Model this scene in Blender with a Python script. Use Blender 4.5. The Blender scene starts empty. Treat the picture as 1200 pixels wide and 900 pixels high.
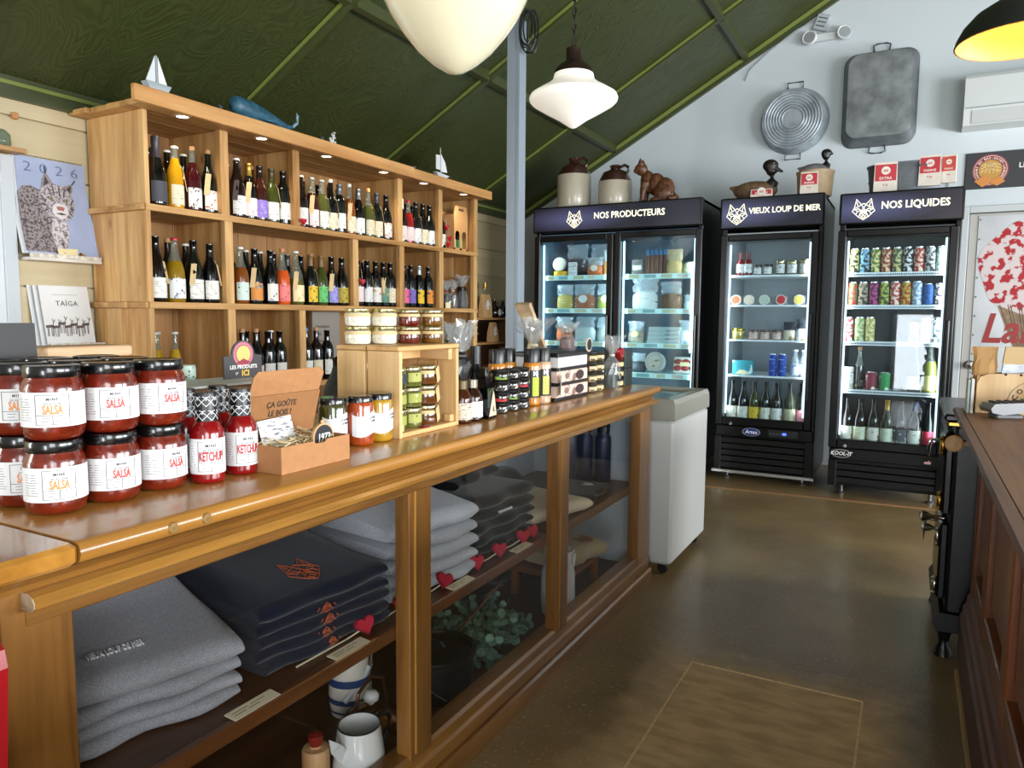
import bpy, math, random
from math import sin, cos, pi, radians, hypot, atan2, sqrt
random.seed(11)
S = bpy.context.scene
COL = S.collection
# ---------------------------------------------------------------- camera
from mathutils import Matrix, Vector
YAW, PIT, ROL = 0.49848, 0.094016, 0.007529
fw = Vector((-sin(YAW)*cos(PIT), cos(YAW)*cos(PIT), -sin(PIT)))
rt = Vector((cos(YAW), sin(YAW), 0)); up = rt.cross(fw)
rt, up = rt*cos(ROL)+up*sin(ROL), -rt*sin(ROL)+up*cos(ROL)
cd = bpy.data.cameras.new('camera'); cam = bpy.data.objects.new('camera', cd); COL.objects.link(cam)
cam.matrix_world = Matrix(((rt.x, up.x, -fw.x, 0), (rt.y, up.y, -fw.y, 0), (rt.z, up.z, -fw.z, 1.2), (0, 0, 0, 1)))
cd.sensor_fit = 'HORIZONTAL'; cd.sensor_width = 36; cd.lens = 855.06/1200*36; cd.clip_start = .02
S.camera = cam
# ---------------------------------------------------------------- view, world, daylight
vs = S.view_settings; vs.view_transform = 'Standard'; vs.look = 'None'; vs.gamma = 1; vs.use_curve_mapping = False
vs.exposure = 0.12
W = bpy.data.worlds.new('sky'); S.world = W; W.use_nodes = True
bg = W.node_tree.nodes['Background']; bg.inputs[0].default_value = (.75, .87, 1, 1); bg.inputs[1].default_value = 1.6
def area(name, loc, rot, sx, sy, power, col=(1, 1, 1)):
    d = bpy.data.lights.new(name, 'AREA'); d.shape = 'RECTANGLE'; d.size = sx; d.size_y = sy; d.energy = power; d.color = col
    o = bpy.data.objects.new(name, d); COL.objects.link(o); o.location = loc; o.rotation_euler = rot; return o
def lamp(name, kind, loc, power, col=(1, 1, 1), size=.03, rot=(0, 0, 0), angle=2.4, blend=.6):
    d = bpy.data.lights.new(name, kind); d.energy = power; d.color = col; d.shadow_soft_size = size
    if kind == 'SPOT': d.spot_size = angle; d.spot_blend = blend
    o = bpy.data.objects.new(name, d); COL.objects.link(o); o.location = loc; o.rotation_euler = rot; return o
DAY = (.93, .97, 1.0)
area('window_daylight', (-3.08, -1.66, 1.35), (radians(90), 0, 0), .5, 1.6, 60, DAY)
area('door_daylight', (0.05, -1.66, .70), (radians(90), 0, 0), .52, 1.15, 30, DAY)
area('window_daylight', (2.4, -1.66, 1.6), (radians(90), 0, 0), 2.6, 1.7, 135, DAY)
area('window_daylight', (4.50, 1.2, 1.45), (radians(90), 0, radians(90)), 2.6, 1.05, 320, DAY)
area('window_daylight', (4.50, 4.4, 1.45), (radians(90), 0, radians(90)), 2.2, 1.05, 215, DAY)

# ---------------------------------------------------------------- materials
def C(h):
    h = h.lstrip('#'); r = [int(h[i:i+2], 16)/255 for i in (0, 2, 4)]
    return tuple(c/12.92 if c <= .04045 else ((c+.055)/1.055)**2.4 for c in r)+(1,)
MATS = {}
def _new(key):
    m = bpy.data.materials.new(key); m.use_nodes = True; nt = m.node_tree
    return m, nt, nt.nodes['Principled BSDF']
def M(col, rough=.5, metal=0, emit=0, coat=0, bump=0, bscale=60, vary=0, trans=0, spec=.5, ecol=None, sheen=0):
    """plain procedural paint, plastic, cloth or metal with fine noise"""
    key = ('M', col, rough, metal, emit, coat, bump, bscale, vary, trans, spec, ecol, sheen)
    if key in MATS: return MATS[key]
    m, nt, p = _new('surface_'+col.strip('#')); N = nt.nodes.new; L = nt.links.new
    p.inputs['Base Color'].default_value = C(col); p.inputs['Roughness'].default_value = rough
    p.inputs['Metallic'].default_value = metal; p.inputs['Coat Weight'].default_value = coat; p.inputs['Coat Roughness'].default_value = .06
    p.inputs['Specular IOR Level'].default_value = spec
    if trans: p.inputs['Transmission Weight'].default_value = trans
    if sheen: p.inputs['Sheen Weight'].default_value = sheen
    if emit:
        p.inputs['Emission Color'].default_value = C(ecol or col); p.inputs['Emission Strength'].default_value = emit
    if bump or vary:
        tc = N('ShaderNodeTexCoord'); n = N('ShaderNodeTexNoise'); n.inputs['Scale'].default_value = bscale; n.inputs['Detail'].default_value = 4
        L(tc.outputs['Object'], n.inputs['Vector'])
        if bump:
            b = N('ShaderNodeBump'); b.inputs['Strength'].default_value = bump; b.inputs['Distance'].default_value = .01
            L(n.outputs['Fac'], b.inputs['Height']); L(b.outputs['Normal'], p.inputs['Normal'])
        if vary:
            r = N('ShaderNodeValToRGB'); c = C(col)
            r.color_ramp.elements[0].position = .3; r.color_ramp.elements[1].position = .7
            r.color_ramp.elements[0].color = tuple(x*(1-vary) for x in c[:3])+(1,)
            r.color_ramp.elements[1].color = tuple(min(1, x*(1+vary)) for x in c[:3])+(1,)
            L(n.outputs['Fac'], r.inputs['Fac']); L(r.outputs['Color'], p.inputs['Base Color'])
    MATS[key] = m; return m
def WOOD(c1, c2, axis='y', scale=14, rough=.5, coat=0, knots=.0, bump=.08, vary=.25):
    """streaky wood; grain runs along the given local axis"""
    key = ('W', c1, c2, axis, scale, rough, coat, knots, vary)
    if key in MATS: return MATS[key]
    m, nt, p = _new('wood_'+c1.strip('#')); N = nt.nodes.new; L = nt.links.new
    tc = N('ShaderNodeTexCoord'); mp = N('ShaderNodeMapping'); oi = N('ShaderNodeObjectInfo')
    sc = [1.0, 1.0, 1.0]; sc['xyz'.index(axis)] = .07; mp.inputs['Scale'].default_value = sc
    va = N('ShaderNodeVectorMath'); va.operation = 'MULTIPLY_ADD'; va.inputs[1].default_value = (7.3, 5.1, 9.7)
    cx = N('ShaderNodeCombineXYZ')
    for i in range(3): L(oi.outputs['Random'], cx.inputs[i])
    L(cx.outputs[0], va.inputs[0]); L(tc.outputs['Object'], va.inputs[2]); L(va.outputs[0], mp.inputs['Vector'])
    n1 = N('ShaderNodeTexNoise'); n1.inputs['Scale'].default_value = scale; n1.inputs['Detail'].default_value = 5; n1.inputs['Distortion'].default_value = 1.2
    n2 = N('ShaderNodeTexNoise'); n2.inputs['Scale'].default_value = scale*9; n2.inputs['Detail'].default_value = 3
    L(mp.outputs[0], n1.inputs['Vector']); L(mp.outputs[0], n2.inputs['Vector'])
    mx = N('ShaderNodeMath'); mx.operation = 'MULTIPLY_ADD'; mx.inputs[1].default_value = .35
    L(n2.outputs['Fac'], mx.inputs[0]); L(n1.outputs['Fac'], mx.inputs[2])
    r = N('ShaderNodeValToRGB'); r.color_ramp.elements[0].position = .45; r.color_ramp.elements[1].position = .85
    r.color_ramp.elements[0].color = C(c1); r.color_ramp.elements[1].color = C(c2)
    L(mx.outputs[0], r.inputs['Fac'])
    hs = N('ShaderNodeHueSaturation'); mr = N('ShaderNodeMapRange'); mr.inputs['To Min'].default_value = 1-vary*.5; mr.inputs['To Max'].default_value = 1+vary*.5
    L(oi.outputs['Random'], mr.inputs['Value']); L(mr.outputs[0], hs.inputs['Value']); L(r.outputs['Color'], hs.inputs['Color'])
    out = hs.outputs['Color']
    if knots:
        vo = N('ShaderNodeTexVoronoi'); vo.inputs['Scale'].default_value = 5; mp2 = N('ShaderNodeMapping'); s2 = [1.0]*3; s2['xyz'.index(axis)] = .45
        mp2.inputs['Scale'].default_value = s2; L(va.outputs[0], mp2.inputs['Vector']); L(mp2.outputs[0], vo.inputs['Vector'])
        kr = N('ShaderNodeValToRGB'); kr.color_ramp.elements[0].position = .03; kr.color_ramp.elements[1].position = .085
        kr.color_ramp.elements[0].color = C('#6b4423'); kr.color_ramp.elements[1].color = (1, 1, 1, 1)
        L(vo.outputs['Distance'], kr.inputs['Fac'])
        mm = N('ShaderNodeMix'); mm.data_type = 'RGBA'; mm.blend_type = 'MULTIPLY'; mm.inputs['Factor'].default_value = knots
        L(out, mm.inputs[6]); L(kr.outputs['Color'], mm.inputs[7]); out = mm.outputs[2]
    L(out, p.inputs['Base Color']); p.inputs['Roughness'].default_value = rough
    p.inputs['Coat Weight'].default_value = coat; p.inputs['Coat Roughness'].default_value = .12
    b = N('ShaderNodeBump'); b.inputs['Strength'].default_value = bump; b.inputs['Distance'].default_value = .004
    L(mx.outputs[0], b.inputs['Height']); L(b.outputs['Normal'], p.inputs['Normal'])
    MATS[key] = m; return m
def GLASS(col='#ffffff', ior=1.45, opac=0.0, tint=1.0, rough=.02):
    """thin glass sheet: clear (or tinted) body with a Fresnel mirror on top"""
    key = ('G', col, ior, opac, rough)
    if key in MATS: return MATS[key]
    m, nt, p = _new('glass_'+col.strip('#')); N = nt.nodes.new; L = nt.links.new; nt.nodes.remove(p)
    out = nt.nodes['Material Output']; t = N('ShaderNodeBsdfTransparent'); t.inputs[0].default_value = C(col)
    g = N('ShaderNodeBsdfGlossy'); g.inputs['Roughness'].default_value = rough; ge = N('ShaderNodeNewGeometry'); dt = N('ShaderNodeVectorMath'); dt.operation = 'DOT_PRODUCT'
    L(ge.outputs['Incoming'], dt.inputs[0]); L(ge.outputs['Normal'], dt.inputs[1]); f0 = ((ior-1)/(ior+1))**2
    def mth(op, a, b=None, c=None):
        q = N('ShaderNodeMath'); q.operation = op
        for i_, v_ in enumerate((a, b, c)):
            if v_ is None: continue
            if isinstance(v_, (int, float)): q.inputs[i_].default_value = v_
            else: L(v_, q.inputs[i_])
        return q
    ab = mth('ABSOLUTE', dt.outputs['Value']); om = mth('SUBTRACT', 1.0, ab.outputs[0]); pw = mth('POWER', om.outputs[0], 5.0)
    fr = mth('MULTIPLY_ADD', pw.outputs[0], (1-f0)*.5, f0*.8)
    mx = N('ShaderNodeMixShader'); base = t
    if opac:
        d = N('ShaderNodeBsdfDiffuse'); d.inputs[0].default_value = C(col); m2 = N('ShaderNodeMixShader'); m2.inputs[0].default_value = opac
        L(t.outputs[0], m2.inputs[1]); L(d.outputs[0], m2.inputs[2]); base = m2
    L(fr.outputs[0], mx.inputs[0]); L(base.outputs[0], mx.inputs[1]); L(g.outputs[0], mx.inputs[2]); L(mx.outputs[0], out.inputs[0])
    MATS[key] = m; return m
def PRINT(base, ink, kind='lines', scale=1.0):
    """flat print on paper: small rows of type, dots, blobs or a field of colours"""
    key = ('P', base, ink, kind, scale)
    if key in MATS: return MATS[key]
    m, nt, p = _new('print_'+base.strip('#')); N = nt.nodes.new; L = nt.links.new
    tc = N('ShaderNodeTexCoord'); r = N('ShaderNodeValToRGB'); r.color_ramp.elements[0].color = C(base); r.color_ramp.elements[1].color = C(ink)
    if kind == 'dots':
        v = N('ShaderNodeTexVoronoi'); v.inputs['Scale'].default_value = 130*scale; L(tc.outputs['Object'], v.inputs['Vector'])
        n = N('ShaderNodeTexNoise'); n.inputs['Scale'].default_value = 22*scale; L(tc.outputs['Object'], n.inputs['Vector'])
        a = N('ShaderNodeMath'); a.operation = 'LESS_THAN'; a.inputs[1].default_value = .42; L(v.outputs['Distance'], a.inputs[0])
        b = N('ShaderNodeMath'); b.operation = 'GREATER_THAN'; b.inputs[1].default_value = .52; L(n.outputs['Fac'], b.inputs[0])
        c = N('ShaderNodeMath'); c.operation = 'MULTIPLY'; L(a.outputs[0], c.inputs[0]); L(b.outputs[0], c.inputs[1]); src = c.outputs[0]
    elif kind == 'check':
        v = N('ShaderNodeTexBrick'); v.inputs['Scale'].default_value = 90*scale; v.offset = .5; mp = N('ShaderNodeMapping'); mp.inputs['Rotation'].default_value = (.8, .8, .8)
        L(tc.outputs['Object'], mp.inputs[0]); L(mp.outputs[0], v.inputs['Vector']); src = v.outputs['Fac']
    else:
        n = N('ShaderNodeTexNoise'); mp = N('ShaderNodeMapping'); n.inputs['Detail'].default_value = 3
        if kind == 'lines': mp.inputs['Scale'].default_value = (40*scale, 40*scale, 260*scale); th = .6
        elif kind == 'rows': mp.inputs['Scale'].default_value = (90*scale, 90*scale, 500*scale); th = .56
        else: mp.inputs['Scale'].default_value = (45*scale,)*3; th = .5 if kind == 'half' else .58
        n.inputs['Scale'].default_value = 1; L(tc.outputs['Object'], mp.inputs[0]); L(mp.outputs[0], n.inputs['Vector'])
        r.color_ramp.elements[0].position = th; r.color_ramp.elements[1].position = th+.05; src = n.outputs['Fac']
    L(src, r.inputs['Fac']); L(r.outputs['Color'], p.inputs['Base Color']); p.inputs['Roughness'].default_value = .65
    MATS[key] = m; return m

# ---------------------------------------------------------------- mesh builder
class MB:
    def __init__(s, off=(0, 0, 0)): s.v = []; s.f = []; s.o = off
    def add(s, vs, fs):
        b = len(s.v); o = s.o
        s.v += [(x-o[0], y-o[1], z-o[2]) for x, y, z in vs]; s.f += [tuple(b+i for i in q) for q in fs]; return s
    def box(s, x0, y0, z0, x1, y1, z1):
        return s.add([(x0, y0, z0), (x1, y0, z0), (x1, y1, z0), (x0, y1, z0), (x0, y0, z1), (x1, y0, z1), (x1, y1, z1), (x0, y1, z1)],
                     [(0, 3, 2, 1), (4, 5, 6, 7), (0, 1, 5, 4), (1, 2, 6, 5), (2, 3, 7, 6), (3, 0, 4, 7)])
    def rbox(s, x0, y0, z0, x1, y1, z1, r=.004):
        """box with chamfered edges"""
        r = min(r, (x1-x0)*.49, (y1-y0)*.49, (z1-z0)*.49)
        rings = []
        for z, i in ((z0, r), (z0+r, 0), (z1-r, 0), (z1, r)):
            a, b, c, d = x0+i, y0+i, x1-i, y1-i
            rings.append([(a+r, b, z), (c-r, b, z), (c, b+r, z), (c, d-r, z), (c-r, d, z), (a+r, d, z), (a, d-r, z), (a, b+r, z)])
        return s.loft(rings)
    def loft(s, rings, cap=True, close=True):
        n = len(rings[0]); vs = [p for r in rings for p in r]; fs = []
        for i in range(len(rings)-1):
            for j in range(n if close else n-1):
                k = (j+1) % n; fs.append((i*n+j, i*n+k, (i+1)*n+k, (i+1)*n+j))
        if cap: fs.append(tuple(range(n-1, -1, -1))); fs.append(tuple((len(rings)-1)*n+j for j in range(n)))
        return s.add(vs, fs)
    def lathe(s, prof, n=20, c=(0, 0, 0), a0=0, a1=None, sx=1, sy=1, cap=True):
        full = a1 is None; a1 = a0+2*pi if full else a1; m = n if full else n+1
        rings = [[(c[0]+sx*r*cos(a0+(a1-a0)*j/n), c[1]+sy*r*sin(a0+(a1-a0)*j/n), c[2]+z) for j in range(m)] for r, z in prof]
        return s.loft(rings, cap=full and cap, close=full)
    def tube(s, pts, r=.005, n=8, cap=True):
        rings = []; P = [Vector(p) for p in pts]; R = r if isinstance(r, (list, tuple)) else [r]*len(P); ref = None
        for i, p in enumerate(P):
            d = (P[min(i+1, len(P)-1)]-P[max(i-1, 0)]).normalized()
            if ref is None: ref = Vector((0, 0, 1)) if abs(d.z) < .9 else Vector((1, 0, 0))
            a = d.cross(ref).normalized(); b = d.cross(a).normalized(); ref = -b if False else ref
            rings.append([tuple(p+(a*cos(2*pi*j/n)+b*sin(2*pi*j/n))*R[i]) for j in range(n)])
        return s.loft(rings, cap)
    def prism(s, poly, axis, a, b):
        """2-D outline extruded along an axis; poly in the other two axes in xyz order"""
        def P(u, v, w): return {'x': (w, u, v), 'y': (u, w, v), 'z': (u, v, w)}[axis]
        return s.loft([[P(u, v, a) for u, v in poly], [P(u, v, b) for u, v in poly]])
    def sweep(s, prof, axis, a, b): return s.prism(prof, axis, a, b)
    def ball(s, c, rx, ry=None, rz=None, n=14, m=9):
        ry = ry or rx; rz = rz or rx
        return s.lathe([(max(1e-4, sin(pi*i/m))*1.0, -cos(pi*i/m)) for i in range(m+1)], n).scl(c, rx, ry, rz, n*(m+1))
    def scl(s, c, rx, ry, rz, k):
        o = s.o
        for i in range(len(s.v)-k, len(s.v)):
            x, y, z = s.v[i]; x += o[0]; y += o[1]; z += o[2]
            s.v[i] = (c[0]+x*rx-o[0], c[1]+y*ry-o[1], c[2]+z*rz-o[2])
        return s
    def ribbon(s, lines, w, t, f):
        """flat strips for line drawings; f maps (u, v, depth) to space"""
        for l in lines:
            for (u0, v0), (u1, v1) in zip(l, l[1:]):
                dx, dy = u1-u0, v1-v0; d = hypot(dx, dy) or 1; ex, ey = dx/d*w*.4, dy/d*w*.4; nx, ny = -dy/d*w/2, dx/d*w/2
                q = [(u0-ex+nx, v0-ey+ny), (u0-ex-nx, v0-ey-ny), (u1+ex-nx, v1+ey-ny), (u1+ex+nx, v1+ey+ny)]
                s.add([f(u, v, 0) for u, v in q]+[f(u, v, t) for u, v in q], [(4, 5, 6, 7), (0, 1, 5, 4), (1, 2, 6, 5), (2, 3, 7, 6), (3, 0, 4, 7)])
        return s
    def mesh(s, name, mat, smooth=False):
        me = bpy.data.meshes.new(name); me.from_pydata(s.v, [], s.f)
        if mat: me.materials.append(mat)
        if smooth:
            me.polygons.foreach_set('use_smooth', [True]*len(me.polygons))
            me.set_sharp_from_angle(angle=radians(smooth if smooth is not True else 40))
        me.update(); return me
    def build(s, name, mat, parent=None, smooth=False, **k): return put(name, s.mesh(name, mat, smooth), parent, **k)
def fuse(mb, name, mat, parent, voxel=.006, smooth=4):
    """overlapping solids melted into one continuous skin"""
    o = mb.build(name, mat); o.modifiers.new('r', 'REMESH').voxel_size = voxel; m_ = o.modifiers.new('s', 'SMOOTH'); m_.iterations = smooth; m_.factor = .6
    dg = bpy.context.evaluated_depsgraph_get(); nm = bpy.data.meshes.new_from_object(o.evaluated_get(dg)); o.modifiers.clear(); o.data = nm
    nm.polygons.foreach_set('use_smooth', [True]*len(nm.polygons)); o.parent = parent; return o
def put(name, me, parent=None, loc=None, rot=None, kind=None, label=None):
    o = bpy.data.objects.new(name, me); COL.objects.link(o)
    if parent: o.parent = parent
    if loc: o.location = loc
    if rot: o.rotation_euler = rot
    if kind: o['kind'] = kind
    if label: o['label'] = label
    return o
def tag(o, label, cat, group=None):
    o['label'] = label; o['category'] = cat
    if group: o['group'] = group
    return o
def thing(name, label, cat, loc=(0, 0, 0), rz=0, group=None):
    o = bpy.data.objects.new(name, None); COL.objects.link(o); o.location = loc; o.rotation_euler = (0, 0, rz); o.empty_display_size = .05
    return tag(o, label, cat, group)
def struct(mb, name, mat, parent=None, smooth=False):
    o = mb.build(name, mat, parent, smooth)
    if not parent: o['kind'] = 'structure'
    return o
def clone(root, loc, rz=0, label=None):
    r = root.copy(); COL.objects.link(r); r.location = loc; r.rotation_euler = (0, 0, rz)
    if label: r['label'] = label
    for ch in root.children:
        c = ch.copy(); COL.objects.link(c); c.parent = r
        for g in ch.children:
            d = g.copy(); COL.objects.link(d); d.parent = c
    return r
CACHE = {}
def cached(key, fn):
    if key not in CACHE: CACHE[key] = fn()
    return CACHE[key]
def text(s, size, mat, f=None, bold=.0, sx=1.0, align='CENTER', name='lettering', parent=None, depth=.0004, space=1.0, shear=0, **k):
    """lettering as a real mesh; f maps (u, v, depth) to local space"""
    cu = bpy.data.curves.new('t', 'FONT'); cu.body = s; cu.size = size; cu.align_x = align; cu.align_y = 'CENTER'; cu.offset = bold*size
    cu.resolution_u = 2; cu.extrude = depth; cu.space_character = space; cu.shear = shear
    ob = bpy.data.objects.new('t', cu); me = bpy.data.meshes.new_from_object(ob)
    bpy.data.objects.remove(ob); bpy.data.curves.remove(cu)
    me.materials.clear(); me.materials.append(mat)
    for v in me.vertices:
        u, w, d = v.co; v.co = f(u*sx, w, d) if f else (u*sx, w, d)
    return put(name, me, parent, **k)
def onX(x, y, z): return lambda u, v, d: (x+d, y+u, z+v)          # faces +X, reads along +Y
def onY(x, y, z): return lambda u, v, d: (x+u, y-d, z+v)          # faces -Y, reads along +X
def onZ(x, y, z, a=0): return lambda u, v, d: (x+u*cos(a)-v*sin(a), y+u*sin(a)+v*cos(a), z+d)
def onCyl(r, z, a): return lambda u, v, d: ((r+d)*cos(a+u/r), (r+d)*sin(a+u/r), z+v)
ORD = ['first', 'second', 'third', 'fourth', 'fifth', 'sixth', 'seventh', 'eighth', 'ninth', 'tenth', 'eleventh', 'twelfth']
# ================================================================ the setting
XW, YB, XR, YF = -3.42, 6.40, 4.6, -1.75        # left wall, back wall, right wall, front wall (behind the camera)
SL, ZE = .5565, 2.165                           # roof slope and eave height
XA = (XW+XR)/2; ZA = ZE+SL*(XA-XW)
def zc(x): return ZE+SL*(x-XW) if x <= XA else ZE+SL*(XR-x)
def floor_mat():
    m, nt, p = _new('floor_concrete'); N = nt.nodes.new; L = nt.links.new
    tc = N('ShaderNodeTexCoord'); n1 = N('ShaderNodeTexNoise'); n1.inputs['Scale'].default_value = 2.2; n1.inputs['Detail'].default_value = 6
    n2 = N('ShaderNodeTexNoise'); n2.inputs['Scale'].default_value = 85; n2.inputs['Detail'].default_value = 2
    L(tc.outputs['Object'], n1.inputs['Vector']); L(tc.outputs['Object'], n2.inputs['Vector'])
    r = N('ShaderNodeValToRGB'); r.color_ramp.elements[0].position = .3; r.color_ramp.elements[1].position = .75
    r.color_ramp.elements[0].color = C('#6c583a'); r.color_ramp.elements[1].color = C('#8f7850'); L(n1.outputs['Fac'], r.inputs['Fac'])
    sp = N('ShaderNodeValToRGB'); sp.color_ramp.elements[0].position = .6; sp.color_ramp.elements[1].position = .72
    sp.color_ramp.elements[0].color = (0, 0, 0, 1); sp.color_ramp.elements[1].color = (.6, .6, .6, 1); L(n2.outputs['Fac'], sp.inputs['Fac'])
    m1 = N('ShaderNodeMix'); m1.data_type = 'RGBA'; L(sp.outputs['Color'], m1.inputs['Factor']); L(r.outputs['Color'], m1.inputs[6]); m1.inputs[7].default_value = C('#c0ab82')
    # worn patch round the hatch
    sx = N('ShaderNodeSeparateXYZ'); L(tc.outputs['Object'], sx.inputs[0])
    def edge(out, c, h):
        a = N('ShaderNodeMath'); a.operation = 'SUBTRACT'; a.inputs[1].default_value = c; L(out, a.inputs[0])
        b = N('ShaderNodeMath'); b.operation = 'ABSOLUTE'; L(a.outputs[0], b.inputs[0])
        d = N('ShaderNodeMath'); d.operation = 'SUBTRACT'; d.inputs[1].default_value = h; L(b.outputs[0], d.inputs[0]); return d.outputs[0]
    mx = N('ShaderNodeMath'); mx.operation = 'MAXIMUM'; L(edge(sx.outputs[0], -.335, .33), mx.inputs[0]); L(edge(sx.outputs[1], 2.0, .48), mx.inputs[1])
    n3 = N('ShaderNodeTexNoise'); n3.inputs['Scale'].default_value = 9; n3.inputs['Detail'].default_value = 5; L(tc.outputs['Object'], n3.inputs['Vector'])
    ad = N('ShaderNodeMath'); ad.operation = 'MULTIPLY_ADD'; ad.inputs[1].default_value = .22; L(n3.outputs['Fac'], ad.inputs[0]); L(mx.outputs[0], ad.inputs[2])
    wr = N('ShaderNodeValToRGB'); wr.color_ramp.elements[0].position = .04; wr.color_ramp.elements[1].position = .22
    wr.color_ramp.elements[0].color = (.95, .95, .95, 1); wr.color_ramp.elements[1].color = (0, 0, 0, 1); L(ad.outputs[0], wr.inputs['Fac'])
    m2 = N('ShaderNodeMix'); m2.data_type = 'RGBA'; L(wr.outputs['Color'], m2.inputs['Factor']); L(m1.outputs[2], m2.inputs[6]); m2.inputs[7].default_value = C('#cdb083')
    n4 = N('ShaderNodeTexNoise'); n4.inputs['Scale'].default_value = 30; n4.inputs['Detail'].default_value = 4; L(tc.outputs['Object'], n4.inputs['Vector'])
    # brushed streaks and dark scuffs inside the worn patch
    ms = N('ShaderNodeMapping'); ms.inputs['Scale'].default_value = (4, 11, 1); L(tc.outputs['Object'], ms.inputs[0])
    n5 = N('ShaderNodeTexNoise'); n5.inputs['Scale'].default_value = 2.2; n5.inputs['Detail'].default_value = 6; L(ms.outputs[0], n5.inputs['Vector'])
    r5 = N('ShaderNodeValToRGB'); r5.color_ramp.elements[0].position = .38; r5.color_ramp.elements[1].position = .62; r5.color_ramp.elements[0].color = (.7, .68, .64, 1); r5.color_ramp.elements[1].color = (1, 1, 1, 1); L(n5.outputs['Fac'], r5.inputs['Fac'])
    m4 = N('ShaderNodeMix'); m4.data_type = 'RGBA'; m4.blend_type = 'MULTIPLY'; L(wr.outputs['Color'], m4.inputs['Factor']); L(m2.outputs[2], m4.inputs[6]); L(r5.outputs['Color'], m4.inputs[7])
    L(m4.outputs[2], p.inputs['Base Color'])
    rr = N('ShaderNodeMapRange'); rr.inputs['To Min'].default_value = .26; rr.inputs['To Max'].default_value = .40; L(n3.outputs['Fac'], rr.inputs['Value'])
    ra = N('ShaderNodeMath'); ra.operation = 'MULTIPLY_ADD'; ra.inputs[1].default_value = .25; L(wr.outputs['Color'], ra.inputs[0]); L(rr.outputs[0], ra.inputs[2])
    L(ra.outputs[0], p.inputs['Roughness'])
    b = N('ShaderNodeBump'); b.inputs['Strength'].default_value = .12; b.inputs['Distance'].default_value = .004; L(n2.outputs['Fac'], b.inputs['Height']); L(b.outputs['Normal'], p.inputs['Normal'])
    return m
def plywood():
    m, nt, p = _new('green_plywood'); N = nt.nodes.new; L = nt.links.new
    tc = N('ShaderNodeTexCoord'); mp = N('ShaderNodeMapping'); mp.inputs['Scale'].default_value = (1.6, 3.4, 1.6)
    n = N('ShaderNodeTexNoise'); n.inputs['Scale'].default_value = 1.5; n.inputs['Detail'].default_value = 2; n.inputs['Distortion'].default_value = .6
    L(tc.outputs['Object'], mp.inputs[0]); L(mp.outputs[0], n.inputs['Vector'])
    mu = N('ShaderNodeMath'); mu.operation = 'MULTIPLY'; mu.inputs[1].default_value = 130; L(n.outputs['Fac'], mu.inputs[0])
    si = N('ShaderNodeMath'); si.operation = 'SINE'; L(mu.outputs[0], si.inputs[0])
    r = N('ShaderNodeValToRGB'); r.color_ramp.elements[0].color = C('#353b1c'); r.color_ramp.elements[1].color = C('#3d4423')
    mr = N('ShaderNodeMapRange'); mr.inputs['From Min'].default_value = -1; L(si.outputs[0], mr.inputs['Value']); L(mr.outputs[0], r.inputs['Fac'])
    L(r.outputs['Color'], p.inputs['Base Color']); p.inputs['Roughness'].default_value = .42
    b = N('ShaderNodeBump'); b.inputs['Strength'].default_value = .16; b.inputs['Distance'].default_value = .006; L(si.outputs[0], b.inputs['Height']); L(b.outputs['Normal'], p.inputs['Normal'])
    return m
struct(MB().box(XW-.1, YF-.1, -.1, XR+.1, YB+.1, 0), 'floor', floor_mat())
# hatch frame let into the floor: four thin strips
hatch = MB()
for a in ((-.612, 1.5, -.606, 2.45), (-.076, 1.5, -.070, 2.45), (-.612, 2.446, -.07, 2.452), (-.612, 1.5, -.07, 1.506)):
    hatch.box(a[0], a[1], -.01, a[2], a[3], .0025)
struct(hatch, 'trim_1', M('#d8bd8a', .45, vary=.2, bscale=90))
struct(MB().prism([(-1.75, 5.095), (-1.75, 5.125), (.45, 5.255), (.45, 5.225)], 'z', 0, .006), 'trim_2', WOOD('#7d5a38', '#a37a4f', 'x'))
# left wall: wide boards
wl = struct(MB().box(XW-.1, YF, 0, XW-.016, YB, ZE+.02), 'wall_left', M('#b9a982', .7))
mb_board = WOOD('#bdac86', '#ccbc97', 'y', 6, .55, vary=.08, bump=.05)
zs = [0, .35, .59, .83, 1.07, 1.31, 1.55, 1.79, 2.03, 2.165]
for a, b in zip(zs, zs[1:]):
    MB().box(XW-.016, YF, a+.005, XW, YB, b-.004).build('board', mb_board, wl)
# back wall: gable with door opening
white = M('#c3cbcf', .75, bump=.03, bscale=220)
DX0, DX1, DZ = .335, 1.22, 1.97
wb = MB()
wb.prism([(XW, 0), (DX0, 0), (DX0, zc(DX0)+.05), (XW, ZE+.05)], 'y', YB, YB+.1)
wb.prism([(DX0, DZ), (DX1, DZ), (DX1, zc(DX1)+.05), (XA, ZA+.05), (DX0, zc(DX0)+.05)], 'y', YB, YB+.1)
wb.prism([(DX1, 0), (XR, 0), (XR, ZE+.05), (DX1, zc(DX1)+.05)], 'y', YB, YB+.1)
struct(wb, 'wall_back', white)
cas = M('#b7bcbe', .5)
t = MB(); t.rbox(DX0-.05, YB-.018, 0, DX0, YB+.1, DZ+.05); t.rbox(DX1, YB-.018, 0, DX1+.05, YB+.1, DZ+.05); t.rbox(DX0, YB-.018, DZ, DX1, YB+.1, DZ+.05)
struct(t, 'trim_3', cas)
dr = struct(MB().rbox(DX0+.004, YB+.005, .01, DX1-.004, YB+.045, DZ-.004), 'door_1', M('#a9a6a0', .45, vary=.03, bscale=5))
kn = MB((0, 0, 0)); kn.lathe([(.001, 0), (.033, 0), (.033, .006), (.012, .012), (.012, .035), (.026, .042), (.031, .058), (.024, .07), (.001, .074)], 20)
o = kn.build('knob', M('#9a9a98', .22, 1), dr, True); o.location = (DX0+.065, YB+.005, .858); o.rotation_euler = (pi/2, 0, 0)
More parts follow.
